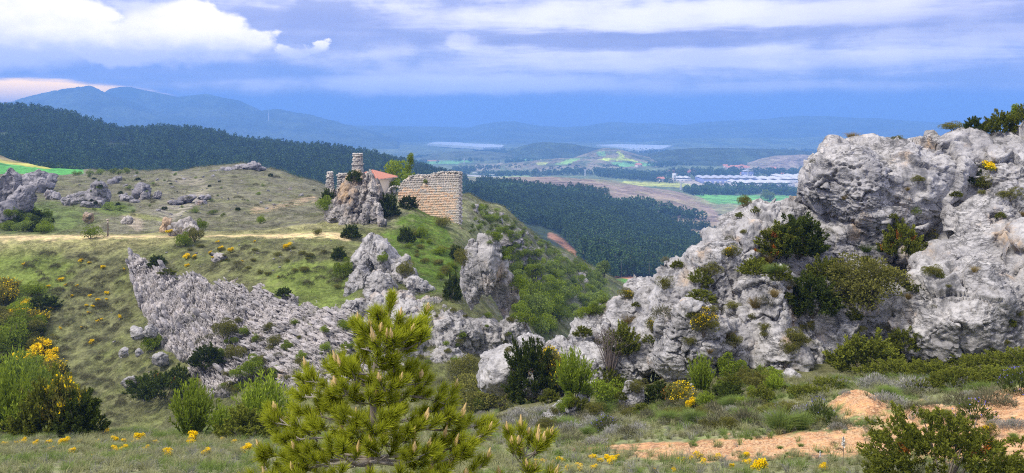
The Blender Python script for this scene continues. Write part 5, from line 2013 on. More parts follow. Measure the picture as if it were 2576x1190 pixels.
def sh_tree(seed, mat='bushgreen', n=3600, tall=False):
    rg = rng(seed)
    a = Acc()
    k = 26
    c = ball(rg, k) * rg.uniform(.15, .36, (k, 1)) * ([.8, .8, 1.0] if not tall else [.45, .45, 1.15]) + [0, 0, .58]
    rr = rg.uniform(.10, .18, k) * (.75 if tall else 1)
    j = rg.integers(0, k, n)
    d = ball(rg, n, .1)
    q = rg.uniform(.5, 1, n) ** .5
    Pt = c[j] + d * (rr[j] * q)[:, None]
    leaves(a, Pt, d + [0, 0, -.1] + rg.normal(0, .6, (n, 3)), rg.uniform(.025, .05, n), rg.uniform(.02, .035, n), 0, np.clip(.15 + .5 * q * (.7 + .3 * d[:, 2]) + rg.uniform(-.2, .3, n), 0, 1), rg)
    t = Acc()
    t.tube([(0, 0, -.1), (.01, 0, .25), (0, .01, .6)], [.035, .026, .012], 6)
    for i in range(7):
        t.tube([(0, 0, rg.uniform(.2, .45)), c[i] * [1, 1, 1]], [.014, .005], 4)
    return a.build('crown', [M[mat]]), t.build('trunk', [M['bark']])


def sh_flowers(seed):
    """low broom smothered in blossom"""
    rg = rng(seed)
    a = Acc()
    k = 9
    c = ball(rg, k)
    c[:, 2] = np.abs(c[:, 2])
    c = c * rg.uniform(.2, .5, (k, 1)) + [0, 0, .3]
    rr = rg.uniform(.14, .26, k)
    n = 900
    j = rg.integers(0, k, n)
    d = ball(rg, n, .5)
    leaves(a, c[j] + d * (rr[j] * rg.uniform(.6, 1.1, n))[:, None], ball(rg, n, .5), rg.uniform(.06, .11, n), rg.uniform(.05, .09, n), 1, rg.uniform(0, 1, n), rg)
    n = 500
    j = rg.integers(0, k, n)
    d = ball(rg, n)
    Pt = c[j] + d * (rr[j] * rg.uniform(.3, 1.0, n))[:, None]
    Pt[:, 2] *= .8
    leaves(a, Pt, ball(rg, n, .8), .13, .03, 0, rg.uniform(0, 1, n), rg)
    return a.build('foliage', [M['green'], M['flower']]), stems(rg, 9, .4, .6, .012).build('stems', [M['twig']])


KINDS = {}


def kind(name, variants, partnames):
    KINDS[name] = (variants, partnames)


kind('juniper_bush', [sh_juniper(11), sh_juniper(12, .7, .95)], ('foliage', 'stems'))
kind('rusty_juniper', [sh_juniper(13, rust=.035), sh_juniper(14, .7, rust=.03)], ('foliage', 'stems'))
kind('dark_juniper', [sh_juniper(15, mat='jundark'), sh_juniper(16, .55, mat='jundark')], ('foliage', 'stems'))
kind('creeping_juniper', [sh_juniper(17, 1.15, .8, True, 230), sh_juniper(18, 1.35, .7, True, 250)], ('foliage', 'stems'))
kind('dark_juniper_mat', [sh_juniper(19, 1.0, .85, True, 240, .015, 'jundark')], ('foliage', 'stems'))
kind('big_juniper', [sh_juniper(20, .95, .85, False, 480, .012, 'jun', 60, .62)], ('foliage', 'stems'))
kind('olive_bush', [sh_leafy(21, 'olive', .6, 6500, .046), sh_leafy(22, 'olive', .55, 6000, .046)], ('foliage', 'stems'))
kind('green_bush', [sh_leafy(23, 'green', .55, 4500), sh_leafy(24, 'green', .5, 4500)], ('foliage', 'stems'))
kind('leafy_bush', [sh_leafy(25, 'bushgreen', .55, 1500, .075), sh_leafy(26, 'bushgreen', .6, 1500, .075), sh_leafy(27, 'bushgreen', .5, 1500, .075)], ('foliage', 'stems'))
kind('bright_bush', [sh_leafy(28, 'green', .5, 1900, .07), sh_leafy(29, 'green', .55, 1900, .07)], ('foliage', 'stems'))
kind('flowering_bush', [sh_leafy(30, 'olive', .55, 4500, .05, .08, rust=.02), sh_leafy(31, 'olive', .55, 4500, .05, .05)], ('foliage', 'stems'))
kind('yellow_broom', [sh_flowers(32), sh_flowers(33), sh_flowers(34)], ('foliage', 'stems'))
kind('green_broom', [sh_broom(35, 'green', 5200, .5, 0), sh_broom(36, 'green', 5200, .55, 0)], ('foliage', 'stems'))
kind('broom_with_flowers', [sh_broom(37, 'olive', 4600, .6, .10), sh_broom(38, 'green', 4200, .6, .18)], ('foliage', 'stems'))
kind('dry_tuft', [sh_tuft(39, 'dry'), sh_tuft(40, 'dry', 300)], ('blades', None))
kind('green_tussock', [sh_tuft(41, 'grassg', 1400, .8, .014, .5), sh_tuft(42, 'grassg', 500, .7)], ('blades', None))
kind('heath_clump', [sh_heath(43), sh_heath(44, 'heath', 700, .8, .7), sh_heath(45, 'heath', 600, .7, .8)], ('foliage', None))
kind('grey_heath', [sh_heath(46, 'greyleaf'), sh_heath(47, 'greyleaf', 800, .85, .7)], ('foliage', None))
kind('blue_flowered_clump', [sh_heath(48, 'jundark', 800, .7, .9, 'blue', 60)], ('foliage', None))
kind('bare_shrub', [sh_bare(49)], ('twigs', None))
kind('leafy_tree', [sh_tree(50), sh_tree(51), sh_tree(52, 'green')], ('crown', 'trunk'))
kind('slim_tree', [sh_tree(53, 'green', 2600, True)], ('crown', 'trunk'))

PLACED = set()


def plant(kn, at, size, label, cat, group=None, wide=1.0, var=None, seed=None):
    """stand one plant of a kind at a point; size is its height in metres"""
    rg = rng(abs(hash((round(float(at[0]) * 100), round(float(at[1]) * 100)))) % 2 ** 31)
    vs, pn = KINDS[kn]
    me = vs[rg.integers(len(vs)) if var is None else var]
    o = thing(kn, label, cat, tuple(at), (rg.normal(0, .04), rg.normal(0, .04), rg.uniform(0, 6.28)), group, (size * wide, size * wide, size))
    child(pn[0], me[0], o)
    if me[1] is not None and pn[1]:
        child(pn[1], me[1], o)
    return o


bpy.context.view_layer.update()
DG = bpy.context.evaluated_depsgraph_get()
_ORG = Vector((0, 0, 0))


def spot(u, v):
    """the rock or ground met along the line of sight through (u, v)"""
    d = Vector(((u - CU) / F, 1, -(v - HV) / F))
    dn = d.normalized()
    org = dn * 4.0
    for _ in range(4):
        ok, loc, nr, idx, ob, mx = SC.ray_cast(DG, org, dn)
        if not ok:
            return None
        if ob.name.startswith('haze'):
            org = loc + dn * 0.01
            continue
        return np.array(loc)
    return None


def put(kn, u, v, h, label, cat, group=None, wide=1.0, sink=0.04, var=None, toward=0.0):
    p = spot(u, v)
    if p is None:
        return None
    s = h * p[1] / F
    p = p + np.array([0, toward, -sink * s])
    return plant(kn, p, s, label, cat, group, wide, var)


# on the big outcrop and along its foot
for args in (
    ('dark_juniper', 2010, 640, 112, 'dark upright juniper in the cleft under the round head of the outcrop', 'juniper', None, .95),
    ('rusty_juniper', 1965, 640, 90, 'olive juniper beside the dark upright one on the outcrop shelf', 'juniper', None, 1.0),
    ('dark_juniper', 2045, 785, 110, 'dark green juniper hanging from the middle ledge of the outcrop', 'juniper', None, .95),
    ('juniper_bush', 2075, 715, 75, 'small juniper with yellow tips above the hanging dark one', 'juniper', None, .9),
    ('olive_bush', 2178, 768, 135, 'large rounded grey olive bush on the outcrop ledge', 'bush', None, 1.15),
    ('olive_bush', 2120, 700, 44, 'low olive bush between the hanging juniper and the large rounded bush', 'bush', None, 1.2),
    ('rusty_juniper', 2268, 640, 95, 'juniper with a rust red spray in the cleft of the upper outcrop', 'juniper', None, .8),
    ('flowering_bush', 2320, 610, 50, 'orange tinged bush beside the rust sprayed juniper on the outcrop', 'bush', None, 1.2),
    ('green_bush', 2300, 540, 30, 'small tuft like bush high in the upper cleft of the outcrop', 'bush', None, .9),
    ('dark_juniper', 2456, 470, 66, 'slim dark juniper high on the outcrop beside yellow broom', 'juniper', None, .8),
    ('yellow_broom', 2492, 432, 34, 'yellow broom high on the outcrop wall', 'broom', None, 1.0),
    ('flowering_bush', 2478, 478, 44, 'dull broom with few flowers under the high yellow broom', 'broom', None, 1.2),
    ('olive_bush', 2540, 505, 34, 'low olive cushion near the end of the high ledge', 'bush', None, 1.6),
    ('olive_bush', 2350, 695, 34, 'dark cushion in the crack between upper and lower outcrop', 'bush', None, 1.3),
    ('green_tussock', 2180, 632, 26, 'bright green grass tuft on the shelf below the overhang', 'grass tuft', None, 1.3),
    ('green_tussock', 2215, 632, 18, 'low green grass next to the bright tuft below the overhang', 'grass tuft', None, 1.6),
    ('dry_tuft', 1902, 772, 34, 'straw coloured grass tuft on the lower slab of the outcrop', 'grass tuft', None, 1.2),
    ('dry_tuft', 1948, 745, 26, 'straw coloured grass tuft above the lower slab of the outcrop', 'grass tuft', None, 1.2),
    ('green_tussock', 1950, 690, 34, 'green and straw grass under the dark shrub of the middle slope', 'grass tuft', None, 1.2),
    ('dry_tuft', 1940, 628, 48, 'yellow green grass clump below the twin junipers', 'grass tuft', None, .9),
    ('juniper_bush', 1900, 690, 44, 'low dark shrub on the middle slope of the outcrop', 'shrub', None, 1.2),
    ('juniper_bush', 1765, 712, 42, 'low juniper on the left shoulder of the outcrop', 'juniper', None, 1.0),
    ('flowering_bush', 1842, 648, 32, 'brown heath with a few yellow flowers near the shoulder crest', 'bush', None, 1.4),
    ('flowering_bush', 1770, 840, 66, 'thin leafy bush growing from the gap beside the leaning boulder', 'bush', None, .9),
    ('olive_bush', 1850, 872, 34, 'small grey green cushion on the lower wall of the outcrop', 'bush', None, 1.0),
    ('olive_bush', 1985, 888, 40, 'grey green cushion halfway up the lower slab', 'bush', None, .9),
    ('olive_bush', 1870, 520, 30, 'sparse bush on the skyline of the left shoulder', 'bush', None, 1.0),
    ('dry_tuft', 1715, 640, 30, 'thin dry twigs on the lower skyline of the outcrop', 'grass tuft', None, .9),
    ('green_bush', 1935, 505, 28, 'leafy bush on the skyline left of the round head', 'bush', None, 1.3),
    ('flowering_bush', 1575, 752, 26, 'orange and yellow bush in front of the small knob of rock', 'bush', None, 1.5),
    ('flowering_bush', 1640, 835, 34, 'yellow tinged bush between the small blocks of the spur', 'bush', None, 1.2),
    ('juniper_bush', 1560, 885, 80, 'olive juniper rising from the spur above the bare twigs', 'juniper', None, .75),
    ('bare_shrub', 1535, 948, 130, 'leafless twiggy shrub standing against the spur', 'shrub', None, .9),
    ('dark_juniper', 1345, 1000, 165, 'tall dark juniper with open branches in front of the spur', 'juniper', None, .62),
    ('flowering_bush', 1395, 985, 110, 'dark bush with orange yellow sprays beside the tall juniper', 'bush', None, .7),
    ('green_broom', 1445, 1000, 125, 'pale leafy green bush in front of the spur', 'bush', None, .75),
    ('olive_bush', 1235, 1035, 105, 'broad yellow green bush behind the young pine', 'bush', None, 1.5),
    ('olive_bush', 1165, 960, 70, 'dark open bush behind the top of the young pine', 'bush', None, 1.0),
    ('bright_bush', 1520, 1022, 76, 'dense yellow green bush at the foot of the spur', 'bush', None, 1.0),
    ('rusty_juniper', 1640, 960, 110, 'small bushy conifer in front of the leaning boulder', 'juniper', None, .6),
    ('dark_juniper', 1660, 1012, 55, 'dark shrub at the base of the leaning boulder', 'shrub', None, 1.2),
    ('flowering_bush', 1715, 1020, 58, 'dark bush with yellow flecks beside the upright rock', 'bush', None, 1.3),
    ('green_broom', 1765, 990, 100, 'thin leafy bush at the base of the lower wall', 'bush', None, .7),
    ('green_bush', 1840, 960, 70, 'leafy green bush against the lower wall of the outcrop', 'bush', None, .9),
    ('dark_juniper', 1830, 1010, 50, 'dark low shrub below the leafy green bush', 'shrub', None, 1.4),
    ('olive_bush', 1905, 985, 52, 'olive bush at the foot of the lower slab', 'bush', None, 1.2),
    ('green_bush', 1950, 960, 36, 'low green bush touching the lower slab', 'bush', None, 1.5),
    ('juniper_bush', 2172, 940, 112, 'large dome shaped juniper at the foot of the right hand boulders', 'juniper', None, 1.1),
    ('creeping_juniper', 2100, 975, 34, 'creeping juniper at the lower edge of the dome shaped one', 'juniper', None, 1.3),
    ('creeping_juniper', 2035, 1000, 46, 'creeping juniper between the slab and the dirt mound', 'juniper', None, 1.0),
    ('creeping_juniper', 2270, 945, 62, 'creeping juniper right beside the dome shaped one', 'juniper', None, 1.1),
    ('creeping_juniper', 2350, 950, 62, 'creeping juniper second from the dome shaped one', 'juniper', None, 1.1),
    ('creeping_juniper', 2425, 972, 70, 'creeping juniper in the middle of the carpet', 'juniper', None, 1.0),
    ('creeping_juniper', 2500, 935, 60, 'creeping juniper under the boulder overhang', 'juniper', None, 1.1),
    ('creeping_juniper', 2575, 925, 70, 'creeping juniper at the far end of the carpet', 'juniper', None, 1.1),
    ('creeping_juniper', 2230, 915, 50, 'creeping juniper tucked behind the dome shaped one', 'juniper', None, 1.2),
    ('creeping_juniper', 2310, 918, 46, 'creeping juniper against the foot of the big boulder', 'juniper', None, 1.3),
    ('creeping_juniper', 2390, 915, 46, 'creeping juniper under the middle of the big boulder', 'juniper', None, 1.3),
    ('creeping_juniper', 2460, 912, 46, 'creeping juniper where the boulders meet above the carpet', 'juniper', None, 1.3),
    ('creeping_juniper', 2540, 960, 56, 'creeping juniper at the lower far end of the carpet', 'juniper', None, 1.2),
    ('creeping_juniper', 2330, 985, 40, 'creeping juniper spilling onto the terrace heath', 'juniper', None, 1.3),
    ('creeping_juniper', 2600, 895, 50, 'creeping juniper highest in the carpet', 'juniper', None, 1.2),
    ('juniper_bush', 2275, 880, 60, 'dark juniper in the corner between the slab and the big boulder', 'juniper', None, .9),
):
    put(*args)

# skyline bushes on top of the outcrop
for (kn, u, v, h, lb, w) in (('juniper_bush', 2520, 340, 62, 'juniper bush crowning the top of the outcrop', 1.0), ('dark_juniper', 2455, 345, 40, 'dark juniper at the edge of the crowning bush', .9),
                             ('slim_tree', 2558, 318, 62, 'small windswept tree rising from the crowning juniper', .8), ('olive_bush', 2405, 352, 24, 'low heath on the skyline beside the crowning juniper', 2.0),
                             ('juniper_bush', 2590, 325, 56, 'juniper bush at the very end of the crowning thicket', 1.0), ('olive_bush', 2262, 358, 16, 'small heath patch on the skyline of the round head', 1.6),
                             ('dry_tuft', 2150, 385, 22, 'brown heath patch on the top edge of the round head', 1.8)):
    p = None
    for dv in range(-60, 80, 2):          # the first rock met going down from the sky
        q = spot(u, v + dv)
        if q is not None and q[1] < 62:
            p = q + [0, .3, -.15]
            break
    if p is not None:
        plant(kn, p, h * p[1] / F, lb, 'bush' if 'tree' not in kn else 'tree', None, w)

# scrub between outcrop and dirt
for args in (
    ('grey_heath', 1283, 1085, 50, 'pale grey tuft nearest the young pine', 'heath clump', None, 1.0),
    ('grey_heath', 1362, 1082, 44, 'pale grey dome beside the low flat rock', 'heath clump', None, 1.1),
    ('grey_heath', 1440, 1092, 40, 'pale grey dome in front of the low flat rock', 'heath clump', None, 1.3),
    ('blue_flowered_clump', 1520, 1085, 40, 'dark clump with small blue flowers below the flat rock', 'heath clump', None, 1.2),
    ('green_tussock', 1965, 1088, 84, 'big fresh green grass tussock beside the dirt', 'grass tuft', None, .95),
    ('green_tussock', 2020, 1080, 60, 'fresh green tussock leaning on the big one', 'grass tuft', None, .9),
    ('blue_flowered_clump', 2062, 1070, 70, 'dark clump with blue flowers beside the big green tussock', 'heath clump', None, .8),
    ('yellow_broom', 1738, 1030, 34, 'small yellow broom in the brown scrub under the outcrop', 'broom', None, .9),
    ('heath_clump', 1880, 1070, 62, 'brown heath clump beside the big green tussock', 'heath clump', None, 1.0),
    ('heath_clump', 1810, 1075, 54, 'olive brown heath clump in the middle of the scrub', 'heath clump', None, 1.2),
    ('grey_heath', 2205, 978, 46, 'grey twiggy heath on the terrace by the creeping junipers', 'heath clump', None, 1.3),
    ('grey_heath', 2300, 985, 46, 'reddish grey heath in the middle of the terrace', 'heath clump', None, 1.4),
    ('grey_heath', 2235, 1020, 40, 'grey green heath behind the larger dirt mound', 'heath clump', None, 1.5),
    ('blue_flowered_clump', 2455, 1060, 56, 'dark clump above the stony dirt bank', 'heath clump', None, 1.3),
    ('heath_clump', 2500, 1015, 54, 'brownish clump at the upper edge of the terrace', 'heath clump', None, 1.2),
    ('blue_flowered_clump', 2560, 990, 66, 'dark green clump at the end of the terrace', 'heath clump', None, 1.0),
    ('heath_clump', 2410, 1020, 44, 'olive clump in the middle of the upper terrace', 'heath clump', None, 1.3),
    ('flowering_bush', 2490, 1100, 36, 'low dark shrub alone on the stony dirt', 'shrub', None, 1.2),
):
    put(*args)
rg = rng(71)
for k in range(130):
    u = rg.uniform(1180, 2060)
    v = rg.uniform(1020, 1105) + (20 if u < 1500 else 0)
    if u > 1620 and v > 1088:
        continue
    kn = ('heath_clump', 'grey_heath', 'heath_clump', 'olive_bush', 'green_tussock')[rg.integers(5)]
    put(kn, u, v, rg.uniform(20, 42), {'heath_clump': 'low brown heath clump in the scrub band under the outcrop', 'grey_heath': 'low grey heath clump in the scrub band under the outcrop',
                                       'olive_bush': 'low olive bush in the scrub band under the outcrop', 'green_tussock': 'small green tussock in the scrub band under the outcrop'}[kn],
        'heath clump' if 'heath' in kn else ('bush' if 'bush' in kn else 'grass tuft'), kn.replace('_', ' ') + ' of the scrub band', rg.uniform(.9, 1.4))
for k in range(36):
    u = rg.uniform(2080, 2620)
    v = rg.uniform(965, 1090)
    kn = ('heath_clump', 'grey_heath', 'green_tussock')[rg.integers(3)]
    put(kn, u, v, rg.uniform(16, 34), {'heath_clump': 'low brown heath clump on the terrace above the dirt', 'grey_heath': 'low grey heath clump on the terrace above the dirt',
                                       'green_tussock': 'small green tussock on the terrace above the dirt'}[kn], 'heath clump' if 'heath' in kn else 'grass tuft', kn.replace('_', ' ') + ' of the terrace', rg.uniform(.9, 1.5))
for k in range(90):          # little plants rooted in the clefts of the outcrop
    u = rg.uniform(1420, 2600)
    v = rg.uniform(400, 960)
    p = spot(u, v)
    if p is None or p[1] > 56 or p[1] < 41:
        continue
    kn = ('olive_bush', 'dry_tuft', 'heath_clump', 'juniper_bush')[rg.integers(4)]
    put(kn, u, v, rg.uniform(9, 24), {'olive_bush': 'tiny olive cushion rooted in a crack of the outcrop', 'dry_tuft': 'tiny straw tuft rooted in a crack of the outcrop',
                                      'heath_clump': 'tiny brown cushion rooted in a crack of the outcrop', 'juniper_bush': 'tiny juniper rooted in a crack of the outcrop'}[kn], 'cushion plant', kn.replace('_', ' ') + ' in the cracks', rg.uniform(.9, 1.4))

# big juniper and flowers near the camera on the right
q = ground_at([2375], [18.4])[0]
plant('big_juniper', q + [0, 0, -.05], 215 * 18.4 / F, 'big olive juniper with bare grey stems in the near right corner', 'juniper', None, .98)
for (u, y, h, lb) in ((2215, 18.4, 60, 'small juniper leaning on the big one at its dirt side'), (2560, 18.2, 70, 'small juniper at the outer end of the big one')):
    q = ground_at([u], [y])[0]
    plant('juniper_bush', q, h * y / F, lb, 'juniper')
put('yellow_broom', 1916, 1192, 52, 'bright yellow broom at the lower edge of the dirt', 'broom', None, .7)
put('yellow_broom', 2072, 1185, 26, 'small yellow broom beside the tall white flower stalk', 'broom', None, 1.0)


def asphodel(label, u, v, h):
    p = spot(u, v)
    s = h * p[1] / F
    o = thing('asphodel', label, 'flower', tuple(p), (0, .03, 0), None, s)
    a = Acc()
    a.tube([(0, 0, -.05), (.01, 0, .5), (0, 0, 1)], [.014, .012, .006], 5)
    child('stalk', a.build('stalk', [M['twig']]), o)
    a = Acc()
    rg = rng(int(u))
    n = 70
    z = rg.uniform(.68, 1.0, n)
    leaves(a, np.stack([0 * z, 0 * z, z], 1), ball(rg, n, .2), .10 * (1.5 - z), .05, 0, rg.uniform(0, 1, n), rg)
    child('blossom', a.build('blossom', [M['white']]), o)


asphodel('tall white asphodel standing on the orange dirt', 2120, 1172, 72)
asphodel('smaller white asphodel beside the small yellow broom', 2062, 1178, 42)

# the meadow's edge and the gully at the left
for args in (
    ('green_broom', 18, 1098, 170, 'tall light green broom at the very edge of the meadow', 'broom', None, .9),
    ('green_broom', 70, 1100, 110, 'lower light green broom in front of the dark juniper', 'broom', None, 1.0),
    ('green_broom', 34, 1030, 150, 'tall yellow green broom on the bank behind the meadow edge', 'broom', None, .8),
    ('green_broom', 84, 1050, 120, 'bushy yellow green broom between bank and dark juniper', 'broom', None, .9),
    ('green_bush', 15, 900, 100, 'bright green bush high on the bank', 'bush', None, 1.0),
    ('green_bush', 62, 850, 70, 'bright green bush at the top of the bank', 'bush', None, 1.1),
    ('juniper_bush', 120, 1096, 170, 'big dark juniper at the far edge of the meadow', 'juniper', None, .7),
    ('dark_juniper', 195, 1098, 130, 'dark juniper with yellow broom around it by the meadow', 'juniper', None, .8),
    ('broom_with_flowers', 160, 1096, 160, 'half flowering broom between the two dark junipers', 'broom', None, .7),
    ('broom_with_flowers', 215, 1092, 90, 'half flowering broom at the outer side of the dark junipers', 'broom', None, .7),
    ('green_broom', 488, 1102, 150, 'dense bright green broom rising behind the meadow', 'broom', None, .75),
    ('green_broom', 560, 1100, 80, 'smaller green broom beside the dense one behind the meadow', 'broom', None, .9),
    ('green_broom', 650, 1095, 150, 'loose green broom behind the young pine', 'broom', None, .9),
    ('juniper_bush', 620, 1105, 90, 'spreading juniper touching the young pine', 'juniper', None, 1.1),
    ('dark_juniper_mat', 415, 995, 92, 'broad dark green juniper mat below the pale slab', 'juniper', None, .95),
    ('green_bush', 388, 882, 56, 'green bush between the slab and the dark juniper mat', 'bush', None, .9),
    ('dark_juniper', 520, 918, 58, 'dark bush at the lower edge of the slab', 'bush', None, 1.1),
    ('olive_bush', 588, 905, 44, 'olive bush beside the dark bush on the slab', 'bush', None, 1.0),
    ('green_bush', 632, 945, 52, 'green bush below the olive one on the slab', 'bush', None, 1.1),
    ('olive_bush', 570, 845, 50, 'sparse olive bush in the middle of the slab', 'bush', None, 1.0),
    ('olive_bush', 690, 870, 26, 'small olive cushion on the right half of the slab', 'bush', None, 1.2),
    ('green_bush', 720, 880, 24, 'small green cushion on the right half of the slab', 'bush', None, 1.2),
    ('dark_juniper', 715, 745, 24, 'small dark bush in the notch of the slab rim', 'bush', None, 1.2),
    ('olive_bush', 600, 815, 18, 'tiny dark cushion in the centre of the slab', 'bush', None, 1.0),
    ('dark_juniper', 396, 670, 32, 'dark round bush at the top corner of the slab', 'bush', None, 1.2),
    ('juniper_bush', 420, 690, 16, 'flat green cushion below the dark round bush', 'bush', None, 2.0),
    ('dark_juniper', 882, 600, 40, 'dark green bush on the flat in front of the crag', 'bush', None, 1.0),
    ('dark_juniper', 852, 652, 34, 'dark bush at the rim of the grassy bowl', 'bush', None, .9),
    ('green_bush', 865, 700, 52, 'green bush against the rocky crest', 'bush', None, .8),
    ('olive_bush', 1018, 700, 44, 'dark olive bush in the saddle of the rocky crest', 'bush', None, .9),
    ('green_bush', 962, 660, 26, 'green cushion in the middle of the rocky crest', 'bush', None, 1.0),
    ('dark_juniper', 1138, 757, 78, 'tall dark juniper beside the balanced rock', 'juniper', None, .5),
    ('bright_bush', 228, 600, 36, 'yellow green bush beside the sandy track', 'bush', None, 1.1),
    ('green_bush', 505, 580, 30, 'green bush beside the large cream boulder', 'bush', None, 1.0),
    ('green_bush', 462, 622, 40, 'green bush below the large cream boulder', 'bush', None, .9),
    ('olive_bush', 490, 610, 40, 'olive bush between the cream boulder and the bowl', 'bush', None, 1.0),
    ('yellow_broom', 428, 588, 14, 'low orange yellow broom at the foot of the cream boulder', 'broom', None, 1.6),
    ('green_bush', 654, 562, 22, 'round green bush on the dry flat before the crag', 'bush', None, 1.0),
    ('olive_bush', 797, 592, 20, 'spindly bush on the sandy flat', 'bush', None, .9),
    ('dark_juniper', 890, 457, 32, 'dark green bush growing on the crag below the tower stump', 'bush', None, .9),
    ('dark_juniper', 826, 515, 44, 'dark bush clinging to the flank of the crag', 'bush', None, .7),
    ('green_bush', 818, 530, 40, 'green bush at the foot of the crag flank', 'bush', None, .9),
    ('dark_juniper', 975, 545, 66, 'dark green thicket between crag and tall ruined wall', 'bush', None, .7),
    ('dark_juniper', 1026, 525, 36, 'dark ivy like bush at the foot of the tall ruined wall', 'bush', None, 1.0),
    ('green_bush', 985, 480, 34, 'green bush on the grass beside the chapel', 'bush', None, 1.2),
    ('green_bush', 1062, 600, 34, 'pale green blossoming bush on the knoll below the wall', 'bush', None, .8),
    ('dark_juniper', 1022, 610, 44, 'dark bush on the knoll under the thicket', 'bush', None, .8),
    ('olive_bush', 1110, 570, 30, 'olive bush at the foot of the wall on the knoll', 'bush', None, 1.2),
    ('dark_juniper', 1150, 655, 40, 'dark bush on the brown edge of the knoll', 'bush', None, .9),
    ('olive_bush', 1168, 668, 44, 'olive bush behind the balanced rock', 'bush', None, 1.0),
    ('leafy_tree', 1520, 702, 56, 'round green tree at the bottom end of the scrub spur', 'tree', None, 1.0),
    ('leafy_tree', 1610, 690, 22, 'small round tree at the edge of the pine wood near the green field', 'tree', None, 1.0),
    ('leafy_tree', 1630, 686, 20, 'second small round tree at the edge of the pine wood', 'tree', None, 1.1),
):
    put(*args)
for (u, vb, hh, y, kn, lb) in ((994, 472, 76, 152, 'bright_bush', 'light green tree behind the ruined wall, lower of two'), (1028, 460, 78, 138, 'slim_tree', 'slim light green tree behind the ruined wall'),
                               (1030, 470, 40, 136, 'bright_bush', 'green bush filling the gap behind the ruined wall')):
    plant(kn, P(u, vb, y), hh * y / F, lb, 'tree' if 'tree' in lb else 'bush', None, .62 if kn == 'slim_tree' else .8)
q = P(1071, 464, 131.4)
plant('bright_bush', q, .85, 'small green plant growing in the hole of the ruined wall', 'bush', None, .6)

# yellow broom dotted over the heath slope
BR = [(470, 652, 15), (491, 652, 12), (556, 630, 12), (580, 636, 16), (726, 627, 17), (231, 866, 12), (239, 1022, 18), (259, 677, 11), (311, 681, 7), (204, 660, 10), (224, 664, 7), (226, 748, 9), (268, 742, 11), (246, 758, 9),
      (152, 708, 11), (165, 720, 7), (217, 772, 8), (232, 776, 9), (222, 790, 8), (246, 812, 9), (256, 806, 7), (268, 757, 7), (300, 802, 10), (120, 725, 9), (194, 722, 7), (180, 748, 8), (60, 668, 8), (470, 672, 9), (548, 612, 8), (530, 640, 9),
      (552, 660, 8), (700, 700, 6), (640, 610, 6), (130, 780, 9), (150, 830, 8), (205, 828, 7), (535, 650, 6), (608, 660, 6)]
for i, (u, v, h) in enumerate(BR):
    put('yellow_broom', u, v, h * 1.15, 'small yellow broom dotted over the heath slope' if h < 14 else
        ('yellow broom pair on the bowl rim' if u in (470, 491) else 'larger yellow broom on the heath slope by ' + {556: 'the pale stone', 580: 'the green patch', 726: 'the sandy flat', 239: 'the dark junipers'}.get(u, 'itself')), 'broom',
        'small yellow brooms on the heath slope' if h < 14 else None, rng(i).uniform(.9, 1.3))
for i, (u, v, h, w) in enumerate(((100, 905, 62, 1.0), (60, 935, 56, 1.3), (30, 945, 50, 1.2), (130, 905, 40, .9), (20, 880, 60, 1.2), (70, 865, 50, 1.2), (135, 960, 40, .8), (165, 985, 36, .8), (180, 1035, 44, .8), (90, 820, 44, 1.3), (45, 800, 50, 1.4),
                                  (110, 780, 40, 1.4), (20, 740, 44, 1.4), (80, 745, 36, 1.5), (150, 940, 30, 1.0), (200, 1060, 40, .8))):
    fl = i in (0, 1, 3, 6, 7, 8, 15)
    put('yellow_broom' if fl else ('broom_with_flowers', 'green_bush', 'dark_juniper')[i % 3], u, v, h, 'bushy yellow flowering broom on the bank beyond the meadow' if fl else 'dense green shrub among broom on the bank beyond the meadow',
        'broom' if fl else 'shrub', 'flowering brooms on the bank' if fl else 'green shrubs on the bank', w)
# broom flowers standing in the meadow grass
MB = [(348, 1112, 26), (340, 1120, 16), (486, 1112, 26), (478, 1122, 18), (160, 1124, 24), (90, 1122, 16), (120, 1120, 14), (268, 1098, 18), (285, 1112, 14), (310, 1118, 14), (425, 1150, 22), (620, 1140, 22), (180, 1142, 16), (60, 1118, 18),
      (130, 1135, 12), (285, 1138, 16), (312, 1136, 16), (370, 1135, 16), (520, 1146, 18), (560, 1110, 12), (200, 1116, 10), (10, 1125, 16), (40, 1122, 14), (245, 1115, 10), (390, 1118, 12), (590, 1120, 14), (235, 1150, 10), (30, 1140, 10)]
for i, (u, v, h) in enumerate(MB):
    put('yellow_broom', u, v, h * 1.2, 'yellow broom sprig flowering in the near meadow', 'broom', 'broom sprigs in the meadow', rng(i + 90).uniform(.8, 1.2))
rg = rng(72)
for k in range(26):
    put('yellow_broom', rg.uniform(1330, 1900), rg.uniform(1150, 1188), rg.uniform(12, 22), 'yellow broom sprig flowering below the dirt track', 'broom', 'broom sprigs below the dirt track', rg.uniform(.9, 1.5))


def region(poly, n, fn, seed):
    rg = rng(seed)
    pl = np.array(poly, float)
    k = 0
    while k < n:
        u, v = rg.uniform(pl[:, 0].min(), pl[:, 0].max()), rg.uniform(pl[:, 1].min(), pl[:, 1].max())
        if inpoly(np.array([u]), np.array([v]), pl)[0]:
            fn(u, v, rg)
            k += 1


